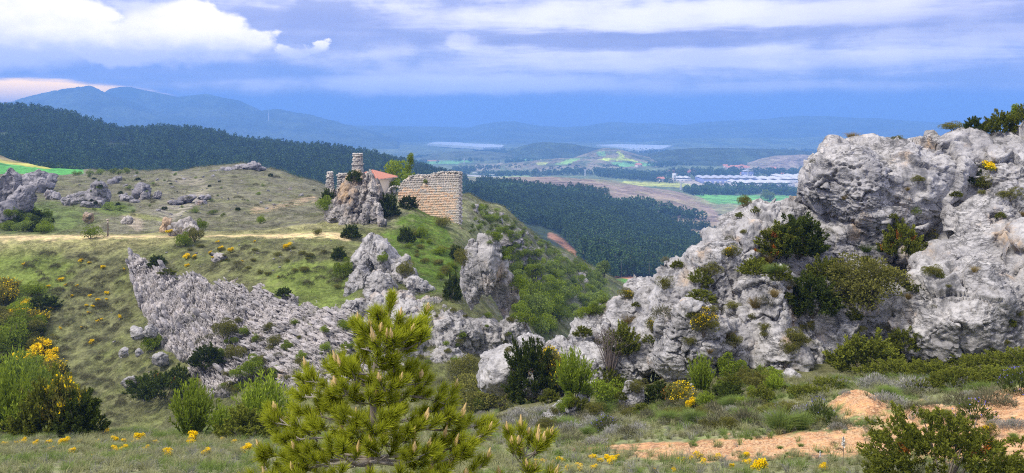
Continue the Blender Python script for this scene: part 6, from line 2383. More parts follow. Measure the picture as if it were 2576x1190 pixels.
# bushes of the scrub spur and the gully floor
SPUR = [(1200, 520), (1250, 530), (1330, 580), (1420, 640), (1530, 705), (1520, 790), (1440, 820), (1380, 760), (1290, 700), (1240, 600)]
region(SPUR, 210, lambda u, v, g: put(('leafy_bush', 'leafy_bush', 'bright_bush')[g.integers(3)], u, v, g.uniform(9, 20) + 22 * sstep(v, 600, 760) * g.random(), 'green bush on the scrub spur right of the ruin', 'bush',
                                      'bushes on the scrub spur', g.uniform(.9, 1.4)), 81)
GUL = [(1290, 720), (1360, 760), (1400, 790), (1450, 800), (1430, 850), (1330, 850), (1300, 800)]
region(GUL, 34, lambda u, v, g: put(('bright_bush', 'leafy_bush', 'bright_bush')[g.integers(3)], u, v, g.uniform(30, 56), 'fresh green bush in the gully behind the balanced rock', 'bush', 'bushes in the gully', g.uniform(.8, 1.2)), 82)
region([(1160, 500), (1220, 520), (1290, 590), (1230, 620), (1170, 600)], 26, lambda u, v, g: put('leafy_bush', u, v, g.uniform(7, 15), 'small dark bush on the pale grass right of the ruined wall', 'bush', 'small bushes beside the ruin', g.uniform(1, 1.4)), 83)
region([(1000, 560), (1100, 570), (1150, 640), (1140, 720), (1060, 680), (1010, 620)], 26, lambda u, v, g: put(('olive_bush', 'green_bush')[g.integers(2)], u, v, g.uniform(8, 22), 'low bush in the lush grass of the knoll', 'bush', 'low bushes on the knoll', g.uniform(1, 1.6)), 84)
# dark shrubs on the dry hill and along its crest
region([(20, 540), (60, 540), (130, 550), (140, 590), (0, 590)], 24, lambda u, v, g: put(('leafy_bush', 'dark_juniper', 'green_bush')[g.integers(3)], u, v, g.uniform(14, 34), 'dark shrub in the thicket under the tall grey crag', 'shrub', 'shrubs under the tall grey crag', g.uniform(1, 1.5)), 85)
region([(150, 440), (320, 440), (700, 440), (810, 480), (780, 520), (600, 530), (300, 545), (140, 520)], 70, lambda u, v, g: put(('dark_juniper', 'leafy_bush', 'heath_clump')[g.integers(3)], u, v, g.uniform(3, 10), 'tiny dark shrub dotting the dry hill', 'shrub', 'shrubs dotting the dry hill', g.uniform(1, 1.6)), 86)
for i, (u, v, h) in enumerate(((200, 440, 10), (225, 440, 14), (250, 440, 16), (285, 438, 16), (320, 437, 16), (345, 438, 8), (190, 442, 12), (300, 440, 13))):
    put('leafy_bush', u, v, h, 'green shrub in the row on the crest beside the green field', 'shrub', 'shrubs on the crest by the field', 1.4)
for i, (u, v, h, w, lb) in enumerate(((270, 528, 20, 1.8, 'long green thicket at the foot of the cliff shaped rock'), (300, 530, 16, 1.8, 'yellow green thicket beside the cliff shaped rock'), (492, 535, 14, 1.6, 'dark green thicket below the sandy gully'),
                                      (535, 540, 14, 1.6, 'green thicket with yellow broom below the dry summit'), (560, 545, 10, 1.4, 'small thicket at the end of the summit thickets'))):
    put('leafy_bush', u, v, h, lb, 'thicket', None, w)
# heath slope: dark low clumps, each standing by itself
region([(60, 640), (330, 640), (330, 1060), (130, 1060)], 120, lambda u, v, g: put('heath_clump', u, v, g.uniform(8, 17), 'low heath clump on the gully slope left of the slab', 'heath clump', 'heath clumps on the gully slope', g.uniform(1, 1.6)), 87)
region([(420, 620), (860, 620), (880, 740), (700, 700), (520, 670)], 60, lambda u, v, g: put(('heath_clump', 'olive_bush')[g.integers(2)], u, v, g.uniform(6, 14), 'low clump in the grassy bowl above the slab', 'heath clump', 'clumps in the grassy bowl', g.uniform(1.2, 2.0)), 88)
region([(480, 840), (900, 800), (900, 1000), (520, 1000)], 60, lambda u, v, g: put(('olive_bush', 'heath_clump', 'green_bush')[g.integers(3)], u, v, g.uniform(10, 26), 'low clump rooted among the plates of the slab', 'heath clump', 'clumps on the slab', g.uniform(1, 1.5)), 89)
region([(1010, 780), (1310, 790), (1320, 880), (1200, 940), (1020, 920)], 24, lambda u, v, g: put(('olive_bush', 'green_bush')[g.integers(2)], u, v, g.uniform(8, 20), 'small plant rooted in the low furrowed cliff', 'cushion plant', 'plants on the low cliff', 1.2), 90)

# ------------------------------------------------------------------ loose stones on the dirt
SP = []
for k in range(5):
    V, Fc = block(2, (1, .9, .7), 0.02, 800 + k, k=3.0, lump=.2, crack=.05, pit=0, mid=1, fine=0)
    SP.append(mesh('stone', V, Fc, M['orangestone'], None, False))
rg = rng(91)
for k in range(150):
    c = [(2190, 1075), (2150, 1030), (2330, 1065), (2360, 1050), (2440, 1090), (2130, 1085), (2250, 1085), (1900, 1110), (2320, 1030), (2400, 1040)][rg.integers(10)]
    p = spot(c[0] + rg.normal(0, 45), c[1] + rg.normal(0, 13))
    if p is None or p[1] > 36:
        continue
    o = link('stone', SP[k % 5], None, tuple(p), tuple(rg.uniform(-.4, .4, 3) + [0, 0, rg.uniform(0, 6)]), rg.uniform(5, 15) * p[1] / F * (1.5 if rg.random() < .1 else 1))
    tag(o, 'tan stone lying on the dirt below the outcrop terrace', 'stone', 'tan stones on the dirt')
# bushes crowding the foot of the outcrop, and more on the bank at the left
FOOT = [(1200, 1010), (1380, 960), (1500, 960), (1700, 975), (1900, 960), (2010, 960), (1900, 1030), (1600, 1050), (1350, 1050), (1150, 1040)]
region(FOOT, 50, lambda u, v, g: put(('olive_bush', 'green_bush', 'juniper_bush', 'green_broom', 'dark_juniper')[g.integers(5)], u, v, g.uniform(20, 48), 'bush in the thicket crowding the foot of the outcrop', 'bush', 'bushes at the foot of the outcrop', g.uniform(.8, 1.3)), 95)
LEDGE = [(1450, 840), (1680, 720), (1850, 580), (1990, 560), (2080, 720), (2240, 760), (2200, 840), (1900, 900), (1600, 930)]
region(LEDGE, 34, lambda u, v, g: put(('olive_bush', 'heath_clump', 'juniper_bush', 'dry_tuft')[g.integers(4)], u, v, g.uniform(18, 40), 'bush rooted on the ledges of the lower outcrop', 'bush', 'bushes on the ledges', g.uniform(.9, 1.5)), 96)
BANK = [(-20, 740), (70, 740), (110, 850), (150, 930), (230, 1080), (-20, 1090)]
region(BANK, 44, lambda u, v, g: put(('green_broom', 'broom_with_flowers', 'green_bush', 'olive_bush', 'yellow_broom')[g.integers(5)], u, v, g.uniform(30, 70), 'shrub of the green and yellow thicket on the bank', 'shrub', 'shrubs of the bank thicket', g.uniform(.8, 1.3)), 97)
region([(1650, 1100), (1950, 1085), (2100, 1100), (2250, 1060), (2560, 1040), (2560, 1120), (2150, 1160), (1750, 1150)], 44, lambda u, v, g: put(('green_tussock', 'heath_clump', 'green_tussock')[g.integers(3)], u, v, g.uniform(5, 15), 'tiny plant growing on the bare dirt', 'plant', 'plants on the dirt', g.uniform(1, 1.8)), 98)
# ------------------------------------------------------------------ the young pine close by


def tuft_mesh(seed, n=135, ln=.090, candle=False):
    rg = rng(seed)
    a = Acc()
    t = rg.uniform(0, 1, n) ** .8
    an = rg.uniform(0, 6.28, n)
    tilt = np.radians(rg.uniform(28, 74, n) * (1 - .42 * t))
    D = np.stack([np.cos(an) * np.sin(tilt), np.sin(an) * np.sin(tilt), np.cos(tilt)], 1)
    b = np.stack([0 * t, 0 * t, -.05 + t * .095], 1)
    L = ln * rg.uniform(.8, 1.15, n)
    s = unit(np.cross(D, rg.normal(size=(n, 3)))) * .0020
    m = b + D * (L * .55)[:, None]
    e = b + D * L[:, None] + np.array([0, 0, .006]) + rg.normal(0, .004, (n, 3))
    V = np.stack([b - s, b + s, m + s, m - s, e], 1).reshape(-1, 3)
    i = np.arange(n)[:, None] * 5
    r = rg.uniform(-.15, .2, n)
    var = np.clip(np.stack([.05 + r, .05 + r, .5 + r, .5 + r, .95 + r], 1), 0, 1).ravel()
    a.add(V, np.concatenate([i, i + 1, i + 2, i + 3], 1), 0, var)
    a.F.setdefault(3, []).append(np.concatenate([i + 3, i + 2, i + 4], 1))
    a.M.setdefault(3, []).append(np.zeros(n))
    a.tube([(0, 0, -.06), (0, 0, .03)], [.006, .005], 5, 1, .5)
    return a.build('needle_tuft', [M['pine'], M['bark']])


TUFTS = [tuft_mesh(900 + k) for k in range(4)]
CANDLES = []
for k in range(3):
    a = Acc()
    h = (.085, .07, .055)[k]
    a.tube([(0, 0, 0), (.001, 0, h * .3), (-.001, .001, h * .7), (0, 0, h)], [.008, .0095, .008, .003], 7)
    for q in range(3):
        an = q * 2.1
        b = np.array([math.cos(an) * .010, math.sin(an) * .010, .012])
        a.tube([b * [.5, .5, .1], b + [0, 0, h * .2], b * [1.2, 1.2, 1] + [0, 0, h * .45]], [.005, .006, .002], 5)
    CANDLES.append(a.build('candle', [M['candle']], True))


def aim(d):
    return Vector(d).to_track_quat('Z', 'Y').to_euler()


def pine(name, label, trunk, rad, branches, y, seed, side=4, candle_p=.2):
    """trunk: [(u, v)] at distance y; branches: (start v on trunk, tip u, tip v, depth offset)"""
    rg = rng(seed)
    base = ground_at([trunk[0][0]], [y])[0]
    t = thing(name, label, 'pine tree', tuple(base), (0, 0, 0))
    tp = np.array([P(u, v, y) for u, v in trunk])
    tp[0] = base - [0, 0, .1]
    a = Acc()
    tt = np.linspace(0, len(tp) - 1, 24)
    pts = np.stack([np.interp(tt, np.arange(len(tp)), tp[:, i]) for i in range(3)], 1)
    a.tube(pts - base, np.linspace(rad, rad * .16, 24), 8)
    child('trunk', a.build('trunk', [M['bark']], True), t)
    tv = np.array([q[1] for q in trunk], float)
    nt = 0
    for bi, (v0, tu, tvv, dy) in enumerate(branches):
        if name == 'young_pine':
            tu, tvv = 935 + (tu - 935) * .93, tvv + 14
        f = np.interp(-v0, -tv, np.arange(len(tv)))
        s = np.array([np.interp(f, np.arange(len(tp)), tp[:, i]) for i in range(3)])
        e = P(tu, tvv, y + dy)
        ln = np.linalg.norm(e - s)
        out = (e - s) * [1, 1, 0]
        m1 = s + out * .38 + [0, 0, (e - s)[2] * .22 - .03 * ln]
        m2 = s + out * .76 + [0, 0, (e - s)[2] * .58 - .03 * ln]
        jt = rg.normal(0, .02 * ln, (2, 3))
        cp = np.array([s, m1 + jt[0], m2 + jt[1], e])
        q = np.linspace(0, 3, 12)
        bp = np.stack([np.interp(q, range(4), cp[:, i]) for i in range(3)], 1)
        bp[1:-1] = (bp[:-2] + 2 * bp[1:-1] + bp[2:]) / 4
        o = link('branch', None)
        ba = Acc()
        r0 = .0055 + .009 * min(1, ln / .9)
        ba.tube(bp - s, np.linspace(r0, .004, 12), 6)
        tf, back = [], []
        dirs = unit(e - bp[-3] + [0, 0, .06])
        tf.append((e, dirs))
        n = int(side * (.6 + ln / .9) + rg.integers(0, 2))
        for k in range(n):
            fq = 1 - rg.uniform(.06, .62)
            b = np.array([np.interp(fq * 11, range(12), bp[:, i]) for i in range(3)])
            d = unit(unit(e - s) * .7 + np.cross(unit(e - s), [0, 0, 1]) * rg.choice([-1, 1]) * rg.uniform(.4, 1.1) + [0, 0, rg.uniform(.1, .5)])
            L = rg.uniform(.07, .17) * min(1, .5 + ln)
            c = b + d * L
            ba.tube([b - s, b + d * L * .6 - s - [0, 0, .006], c - s], [.0045, .004, .0035], 4)
            tf.append((c, unit(d + [0, 0, .55])))
        me = ba.build('branch', [M['barkgrey'] if bi % 3 else M['bark']])
        bpy.data.objects.remove(o)
        o = child('branch', me, t, tuple(s - base))
        for (c, d) in tf:
            sc = rg.uniform(.85, 1.15)
            sc *= .98
            if dy >= .08 or dy <= -.45:
                tm = TUFTS[rg.integers(4)]
                Rm = np.array(aim(d + rg.normal(0, .08, 3)).to_matrix()) * sc
                back.append((tm, Rm, c - s))
            else:
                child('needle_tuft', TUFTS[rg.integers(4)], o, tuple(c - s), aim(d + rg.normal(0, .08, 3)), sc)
                nt += 1
            if rg.random() < candle_p * (3.2 if tvv < 900 else 1):
                child('candle', CANDLES[rg.integers(3)], o, tuple(c - s + d * .05), aim(d * .5 + [0, 0, .8]), rg.uniform(1.0, 1.5))
        if back:
            ac = Acc()
            for tm, Rm, cc in back:
                co = np.array([q.co for q in tm.vertices]) @ Rm.T + cc
                va = np.array([q.value for q in tm.attributes['var'].data])
                for kk in (3, 4):
                    fc = [list(p.vertices) for p in tm.polygons if len(p.vertices) == kk and p.material_index == 0]
                    if kk == 3:
                        ac.add(co, np.array(fc), 0, va)
                    else:
                        ac.F.setdefault(4, []).append(np.array(fc) + ac.n - len(co))
                        ac.M.setdefault(4, []).append(np.zeros(len(fc)))
            stuff(child('needles', ac.build('needles', [M['pine']]), o))
    return t


BRN = [
    (800, 985, 765, 0), (830, 955, 782, .08), (840, 1010, 800, -.12), (850, 1000, 830, -.2),
    (880, 900, 812, 0), (885, 1080, 785, .02), (885, 1068, 842, -.1), (885, 905, 862, .1), (880, 1040, 815, -.15), (880, 932, 822, -.2), (885, 975, 850, -.3), (885, 1035, 870, .2), (880, 950, 868, .25),
    (885, 960, 800, -.1), (885, 1010, 850, -.25), (930, 1000, 905, -.2), (930, 950, 890, -.3), (940, 880, 915, -.2), (1010, 930, 990, -.35), (1010, 985, 1000, -.3), (1100, 930, 1075, -.5), (1110, 1000, 1095, -.4), (1110, 880, 1090, -.4),
    (985, 770, 945, 0), (975, 820, 915, .1), (985, 800, 985, -.15), (970, 1085, 945, 0), (985, 1140, 1005, .05), (970, 885, 925, -.3), (975, 985, 965, -.35), (980, 1050, 985, .25), (970, 940, 945, .35), (985, 735, 985, .1),
    (985, 860, 965, -.4), (980, 1000, 935, .2), (960, 900, 900, .2), (965, 860, 905, .05), (965, 1030, 925, -.05),
    (1075, 672, 1048, 0), (1070, 735, 1020, .15), (1080, 690, 1098, -.15), (1070, 1165, 1045, 0), (1075, 1225, 1055, .1), (1060, 1110, 1020, .15), (1075, 860, 1030, -.45), (1075, 960, 1045, -.5), (1075, 1060, 1065, -.45),
    (1075, 785, 1065, -.3), (1070, 900, 1050, .5), (1070, 1050, 1040, .5), (1060, 800, 1005, .2), (1065, 1000, 1010, .4), (1070, 720, 1060, .3),
    (1160, 618, 1185, 0), (1155, 645, 1125, .15), (1160, 705, 1145, -.2), (1150, 1145, 1095, .05), (1155, 1240, 1078, 0), (1160, 1195, 1115, -.1), (1160, 765, 1125, -.5), (1165, 850, 1115, -.55), (1160, 965, 1105, -.55),
    (1160, 1045, 1135, -.5), (1160, 1110, 1145, -.3), (1150, 850, 1150, .5), (1150, 1000, 1150, .5), (1150, 740, 1095, .3), (1150, 1160, 1130, .3),
    (1245, 592, 1205, 0), (1240, 660, 1205, -.3), (1240, 740, 1195, -.5), (1245, 830, 1185, -.6), (1240, 930, 1190, -.6), (1240, 1030, 1190, -.55), (1240, 1125, 1190, -.4), (1240, 1205, 1170, -.1), (1240, 690, 1170, .3), (1240, 1110, 1170, .35),
]
pine('young_pine', 'bushy young pine with pale candles in front of the gully', [(918, 1540), (922, 1300), (928, 1190), (938, 1060), (940, 960), (948, 885), (968, 825), (985, 775)], .042, BRN, 7.0, 5, 3.7, .10)
pine('pine_sapling', 'small pine sapling top with upright candles beside the young pine', [(1312, 1500), (1314, 1250), (1316, 1170), (1318, 1120), (1312, 1095)], .02,
     [(1140, 1285, 1100, 0), (1140, 1310, 1092, .03), (1150, 1372, 1110, .05), (1160, 1350, 1125, -.08), (1165, 1290, 1130, -.1), (1150, 1330, 1115, .1), (1230, 1260, 1215, 0), (1225, 1330, 1195, -.12), (1220, 1380, 1200, 0)], 7.2, 8, 1.6, .9)

# ------------------------------------------------------------------ growth nobody could count


def scatter(name, label, cat, Pt, scale, rotz, protos, idx, tilt=None):
    """one object: instances of a few plants standing at the points"""
    n = len(Pt)
    me = bpy.data.meshes.new(name)
    me.vertices.add(n)
    me.vertices.foreach_set('co', np.asarray(Pt, np.float32).ravel())
    r = np.zeros((n, 3), np.float32)
    r[:, 2] = rotz
    if tilt is not None:
        r[:, :2] = tilt
    at = me.attributes.new('rot', 'FLOAT_VECTOR', 'POINT')
    at.data.foreach_set('vector', r.ravel())
    at = me.attributes.new('siz', 'FLOAT', 'POINT')
    at.data.foreach_set('value', np.asarray(scale, np.float32))
    at = me.attributes.new('pick', 'INT', 'POINT')
    at.data.foreach_set('value', np.asarray(idx, np.int32))
    o = stuff(link(name, me))
    tag(o, label, cat, None, 'stuff')
    ng = bpy.data.node_groups.new(name, 'GeometryNodeTree')
    ng.interface.new_socket('Geometry', in_out='INPUT', socket_type='NodeSocketGeometry')
    ng.interface.new_socket('Geometry', in_out='OUTPUT', socket_type='NodeSocketGeometry')
    N, L = ng.nodes.new, ng.links.new
    gi, go = N('NodeGroupInput'), N('NodeGroupOutput')
    ip = N('GeometryNodeInstanceOnPoints')
    jn = N('GeometryNodeJoinGeometry')
    for p in reversed(protos):
        oi = N('GeometryNodeObjectInfo')
        oi.inputs['Object'].default_value = p
        oi.inputs['As Instance'].default_value = True
        L(oi.outputs['Geometry'], jn.inputs[0])

    def attr(nm, ty):
        x = N('GeometryNodeInputNamedAttribute')
        x.data_type = ty
        x.inputs[0].default_value = nm
        return x.outputs[0]
    L(gi.outputs[0], ip.inputs['Points'])
    L(jn.outputs[0], ip.inputs['Instance'])
    ip.inputs['Pick Instance'].default_value = True
    L(attr('pick', 'INT'), ip.inputs['Instance Index'])
    er = N('FunctionNodeEulerToRotation')
    L(attr('rot', 'FLOAT_VECTOR'), er.inputs[0])
    L(er.outputs[0], ip.inputs['Rotation'])
    cb = N('ShaderNodeCombineXYZ')
    sz = attr('siz', 'FLOAT')
    for k in range(3):
        L(sz, cb.inputs[k])
    L(cb.outputs[0], ip.inputs['Scale'])
    L(ip.outputs[0], go.inputs[0])
    md = o.modifiers.new('scatter', 'NODES')
    md.node_group = ng
    return o


rg = rng(300)


def first(name):
    """a standing plant of this kind whose foliage serves as the pattern"""
    return [o for o in bpy.data.objects if o.name.split('.')[0] == name]


# far pines: crown and trunk, a few hundred faces less each than the near plants
def far_pine(seed, mat='far_pine'):
    rg = rng(seed)
    a = Acc()
    n = 110
    z = rg.uniform(.12, 1, n) ** .9
    r = .33 * (1.02 - z) ** .48 * (1 + .25 * np.sin(z * 30)) * rg.uniform(.55, 1.1, n)
    an = rg.uniform(0, 6.28, n)
    Pt = np.stack([np.cos(an) * r * .5, np.sin(an) * r * .5, z + .02], 1)
    D = np.stack([np.cos(an), np.sin(an), rg.uniform(-.15, .45, n) + z * .8], 1)
    leaves(a, Pt, D, .07 + .13 * (1 - z), .085, 0, np.clip(.2 + .6 * rg.random(n), 0, 1), rg)
    t = Acc()
    t.tube([(0, 0, -.1), (0, 0, .5), (0, 0, .95)], [.022, .015, .004], 4)
    return a.build('crown', [M[mat]]), t.build('trunk', [M['bark']])


def far_round(seed):
    rg = rng(seed)
    a = Acc()
    n = 80
    d = ball(rg, n)
    k = rg.uniform(.25, .42, n)
    Pt = d * k[:, None] * [1, 1, 1.05] + [0, 0, .55]
    leaves(a, Pt, d + rg.normal(0, .5, (n, 3)), .22, .18, 0, np.clip(.3 + .4 * d[:, 2] + rg.uniform(-.2, .3, n), 0, 1), rg)
    return a.build('crown', [M['far_leaf']])


FP = [far_pine(400 + k) for k in range(3)]
FR = [far_round(410 + k) for k in range(3)]
pts = []
# wood in the valley behind the spur
W1 = [(1165, 475), (1250, 492), (1330, 500), (1420, 506), (1500, 510), (1560, 530), (1640, 548), (1700, 565), (1770, 590), (1800, 625), (1780, 690), (1700, 700), (1560, 700), (1500, 700), (1440, 640), (1380, 590), (1280, 540), (1160, 500)]
uu = rg.uniform(1140, 1830, 42000)
yy = np.sqrt(rg.uniform(360 ** 2, 1500 ** 2, 42000))
vv = LAND.v(uu, yy)
clear = np.maximum(soft(uu, vv, [(1340, 570), (1395, 598), (1440, 632), (1450, 650)], 14), soft(uu, vv, [(1700, 575), (1800, 605)], 16))
ok = inpoly(uu, vv, W1) & (clear < .3) & (yy < 1180)
pts.append(ground_at(uu[ok], yy[ok]))
# dark belt along the foot of the brown heath, and the one by the bright meadow
for poly, n in (([(1200, 462), (1260, 468), (1340, 480), (1420, 484), (1530, 488), (1530, 496), (1400, 500), (1280, 490), (1200, 478)], 9000), ([(1560, 535), (1680, 560), (1790, 580), (1800, 588), (1680, 574), (1580, 548)], 9000)):
    uu = rg.uniform(1180, 1820, n)
    yy = rg.uniform(900, 1480, n)
    ok = inpoly(uu, LAND.v(uu, yy), poly)
    pts.append(ground_at(uu[ok], yy[ok])[:1200])
# wood on the hill to the left
us, tf, G = RIDGES['forest_hill']
n = 21000
ui = rg.uniform(0, len(us) - 1.001, n)
tj = np.interp(rg.uniform(0, 1, n) ** .75, [0, 1], [0, (len(tf) - 1) * .62])
i0, j0 = ui.astype(int), tj.astype(int)
fa, fb = (ui - i0)[:, None], (tj - j0)[:, None]
H = (G[j0, i0] * (1 - fa) + G[j0, i0 + 1] * fa) * (1 - fb) + (G[j0 + 1, i0] * (1 - fa) + G[j0 + 1, i0 + 1] * fa) * fb
dens = fbm(H * [1, 1, 0] / 90, 3, 33)
H = H[dens > -.42]
pts.append(H)
allp = np.concatenate(pts)
sz = rg.uniform(5.5, 13.5, len(allp)) * (1 + .25 * np.clip(fbm(allp * [1, 1, 0] / 60, 3, 12) * 2, -.6, .6))
# what shows largest stands as trees of their own
u_, v_ = allp[:, 0] / allp[:, 1] * F + CU, HV - allp[:, 2] / allp[:, 1] * F
vis = (u_ > 0) & (u_ < 1800) & (v_ < 730)
vis &= ~((u_ > 1120) & (u_ < 1560) & (v_ > 505 + (u_ - 1160) * .52))
vis &= ~((u_ < 1120) & (v_ > np.interp(u_, [0, 150, 320, 600, 720, 820, 900, 1120], [400, 436, 432, 418, 436, 470, 440, 440])))
cand = np.where(vis)[0]
order = cand[np.argsort(-(sz[cand] / allp[cand, 1]))][:290]
for k, i in enumerate(order):
    left = u_[i] < 1130
    o = thing('pine_tree', 'dark pine among many on the wooded hill above the dry hill' if left else 'dark pine among many in the valley wood behind the scrub spur', 'pine tree', tuple(allp[i]), (0, 0, rg.uniform(0, 6)),
              'pines of the wooded hill' if left else 'pines of the valley wood', float(sz[i]))
    c, t = FP[k % 3]
    child('crown', c, o)
    child('trunk', t, o)
crowns = [o for o in bpy.data.objects if o.name.split('.')[0] == 'crown' and o.data in [q[0] for q in FP]]
pro = [next(o for o in crowns if o.data == q[0]) for q in FP]
mask = np.ones(len(allp), bool)
mask[order] = False
scatter('pine_forest', 'dense dark pine forest covering the hill and the valley side', 'forest', allp[mask], sz[mask] * 1.0, rg.uniform(0, 6, mask.sum()), pro, rg.integers(0, 3, mask.sum()))

# broadleaf belts and copses of the valley floor
BELT = [([(1712, 480), (2010, 484), (2010, 492), (1750, 491)], 1300, 2000, 90, 13, 'tree of the belt along the bright green field'), ([(1491, 428), (1600, 436), (1700, 452), (1690, 462), (1600, 455), (1500, 446)], 1850, 2700, 90, 12, 'tree of the belt behind the brown heath'),
        ([(1690, 432), (2020, 430), (2020, 446), (1700, 446)], 2200, 2700, 110, 12, 'tree of the belt behind the factory'), ([(1200, 440), (1480, 430), (1490, 442), (1230, 448)], 2150, 2700, 60, 11, 'tree of the belt along the valley road'),
        ([(1770, 472), (1990, 474), (1990, 477), (1770, 476)], 1850, 2080, 26, 10, 'tree of the row before the factory'), ([(1480, 510), (1640, 520), (1780, 555), (1700, 552), (1560, 530)], 1080, 1500, 60, 9, 'tree dotted along the edge of the brown heath'),
        ([(1560, 405), (1700, 410), (1690, 424), (1540, 418)], 2600, 3300, 40, 12, 'tree between the strip fields and the village'), ([(1250, 500), (1450, 505), (1500, 500), (1400, 490), (1260, 480)], 950, 1450, 60, 9, 'pale tree at the edge of the pine wood')]
bl = []
farpts = []
for poly, y0, y1, n, h, lb in BELT:
    uu = rg.uniform(min(p[0] for p in poly), max(p[0] for p in poly), n * 14)
    yy = rg.uniform(y0, y1, n * 14)
    ok = np.where(inpoly(uu, LAND.v(uu, yy), poly))[0][:n * 2]
    g = ground_at(uu[ok], yy[ok])
    m = min(len(g), n // 2)
    for i in range(m):
        s = h * rg.uniform(.7, 1.3)
        o = thing('broadleaf_tree', lb, 'tree', tuple(g[i]), (0, 0, rg.uniform(0, 6)), 'trees: ' + lb[8:], (s * 1.1, s * 1.1, s))
        bl.append(child('crown', FR[rg.integers(3)], o))
    farpts.append(g[m:])
# copses over the plain and the wooded low hills
for _ in range(60):
    u0 = rg.uniform(950, 2050)
    y0 = rg.uniform(2300, 4600)
    k = rg.integers(10, 40)
    uu = u0 + rg.normal(0, 22, k)
    yy = y0 * (1 + rg.normal(0, .012, k))
    farpts.append(ground_at(uu, yy))
for nm in ('hill.001', 'hill.002'):
    us, tf, G = RIDGES['hill']
farpts = np.concatenate(farpts)
pro = [next(o for o in bl if o.data == q) for q in FR]
scatter('valley_woodland', 'hedges and copses scattered over the hazy valley floor', 'woodland', farpts, rg.uniform(8, 14, len(farpts)), rg.uniform(0, 6, len(farpts)), pro, rg.integers(0, 3, len(farpts)))

# meadow grass
n = 15000
uu = rg.uniform(-80, 2660, n)
yy = np.sqrt(rg.uniform(18.5 ** 2, 46 ** 2, n))
g = ground_at(uu, yy)
vv = HV - g[:, 2] / g[:, 1] * F
q = np.stack([uu / F, np.log(yy), 0 * uu], 1)
dm = np.zeros(n)
for (cu, cy, ru, ry) in ((1930, 24.6, 330, 1.9), (2230, 24.3, 250, 1.8), (2480, 24.0, 240, 3.0), (2560, 26.5, 150, 3.5), (2155, 30.2, 75, 1.4), (2180, 28.4, 70, 1.1), (1620, 26.0, 200, 0.8), (2330, 27.0, 120, 0.9)):
    dm = np.maximum(dm, 1.25 - ((uu - cu) / ru) ** 2 - ((yy - cy) / ry) ** 2)
nz = fbm(q / 0.02, 3, 77)
ok = (dm + .9 * nz < .22) | (rg.random(n) < .05)
ok &= ~((uu > 1250) & (yy > 40)) & (nz > -.45)
g, yy = g[ok], yy[ok]
GP = []
for k, (mat, nb) in enumerate((('grass', 34), ('grass', 26), ('grassg', 30), ('greyleaf', 30))):
    me, _ = sh_tuft(600 + k, mat, nb, .8, .03, .6)
    GP.append(me)
gp = []
for k, me in enumerate(GP):
    o = thing('grass_tuft', ('slightly taller olive grass tuft in the near meadow', 'thin olive grass tuft in the near meadow', 'fresh green grass tuft in the near meadow', 'grey grass tuft in the near meadow')[k], 'grass tuft',
              tuple(ground_at([300 + 60 * k], [22 + k])[0]), (0, 0, k), None, .3)
    gp.append(child('blades', me, o))
pk = np.where(fbm(np.stack([g[:, 0], g[:, 1], 0 * g[:, 0]], 1) / 2.5, 3, 5) > .12, 2, rg.integers(0, 2, len(g)))
pk = np.where(rg.random(len(g)) < .12, 3, pk)
scatter('meadow_grass', 'short olive meadow grass covering the near slope', 'grass', g, rg.uniform(.16, .36, len(g)), rg.uniform(0, 6, len(g)), gp, pk)

# heath and grass cover of the gully side, the dry hill and the spur
HC = []
hm = []
for k, (mat, nl) in enumerate((('heath', 90), ('heath', 70), ('grass', 60), ('jundark', 80), ('greyleaf', 70), ('grassg', 60))):
    me, _ = sh_heath(620 + k, mat, nl, .9, .6)
    hm.append(me)
hp = []
for k, me in enumerate(hm):
    p = spot(150 + 30 * k, 760 + 24 * k)
    o = thing('heath_tuft', ('plain olive heath tuft on the gully slope', 'thin olive heath tuft on the gully slope', 'pale grass tuft on the gully slope', 'dark green tuft on the gully slope', 'grey tuft on the gully slope', 'bright green tuft on the gully slope')[k], 'heath tuft', tuple(p), (0, 0, k), None, .5)
    hp.append(child('foliage', me, o))
n = 62000
uu = rg.uniform(-80, 1600, n)
yy = np.exp(rg.uniform(math.log(66), math.log(330), n))
g = ground_at(uu, yy)
vv = HV - g[:, 2] / g[:, 1] * F
q = np.stack([uu / F, np.log(yy), 0 * uu], 1)
nz = fbm(q / .03, 4, 91)
ctr = np.interp(uu, [-500, 300, 620, 720, 850], [118.5, 118.0, 115.5, 112.5, 109.5])
ok = ~((np.abs(yy - ctr) < 3.2) & (uu < 900)) & ~((uu < 230) & (yy > 255)) & ((yy < 120) | (uu > 1100) | (rg.random(n) < .45)) & (nz > -.3)
ok &= soft(uu, vv, [(400, 545), (435, 545), (480, 505), (520, 475), (505, 460), (450, 452), (440, 440)], 18) < .3
g, uu, vv, yy, nz = g[ok], uu[ok], vv[ok], yy[ok], nz[ok]
pk = rg.choice(6, len(g), p=[.32, .24, .2, .09, .09, .06])
green = (((uu - 1085) / 130) ** 2 + ((vv - 630) / 110) ** 2 < 1) | (((uu - 790) / 130) ** 2 + ((vv - 715) / 70) ** 2 < 1) | (((uu - 60) / 130) ** 2 + ((vv - 690) / 80) ** 2 < 1)
pk = np.where(green & (rg.random(len(g)) < .75), 5, pk)
pk = np.where((uu > 1250) & (rg.random(len(g)) < .4), 3, pk)
s = rg.uniform(.22, .66, len(g)) ** 1.15 * (1 + .6 * np.clip(nz, 0, 1)) * np.interp(yy, [60, 120, 330], [.9, 1.0, 1.7])
scatter('heath_cover', 'low heath and grass covering the hillsides across the gully', 'heath', g, s, rg.uniform(0, 6, len(g)), hp, pk)

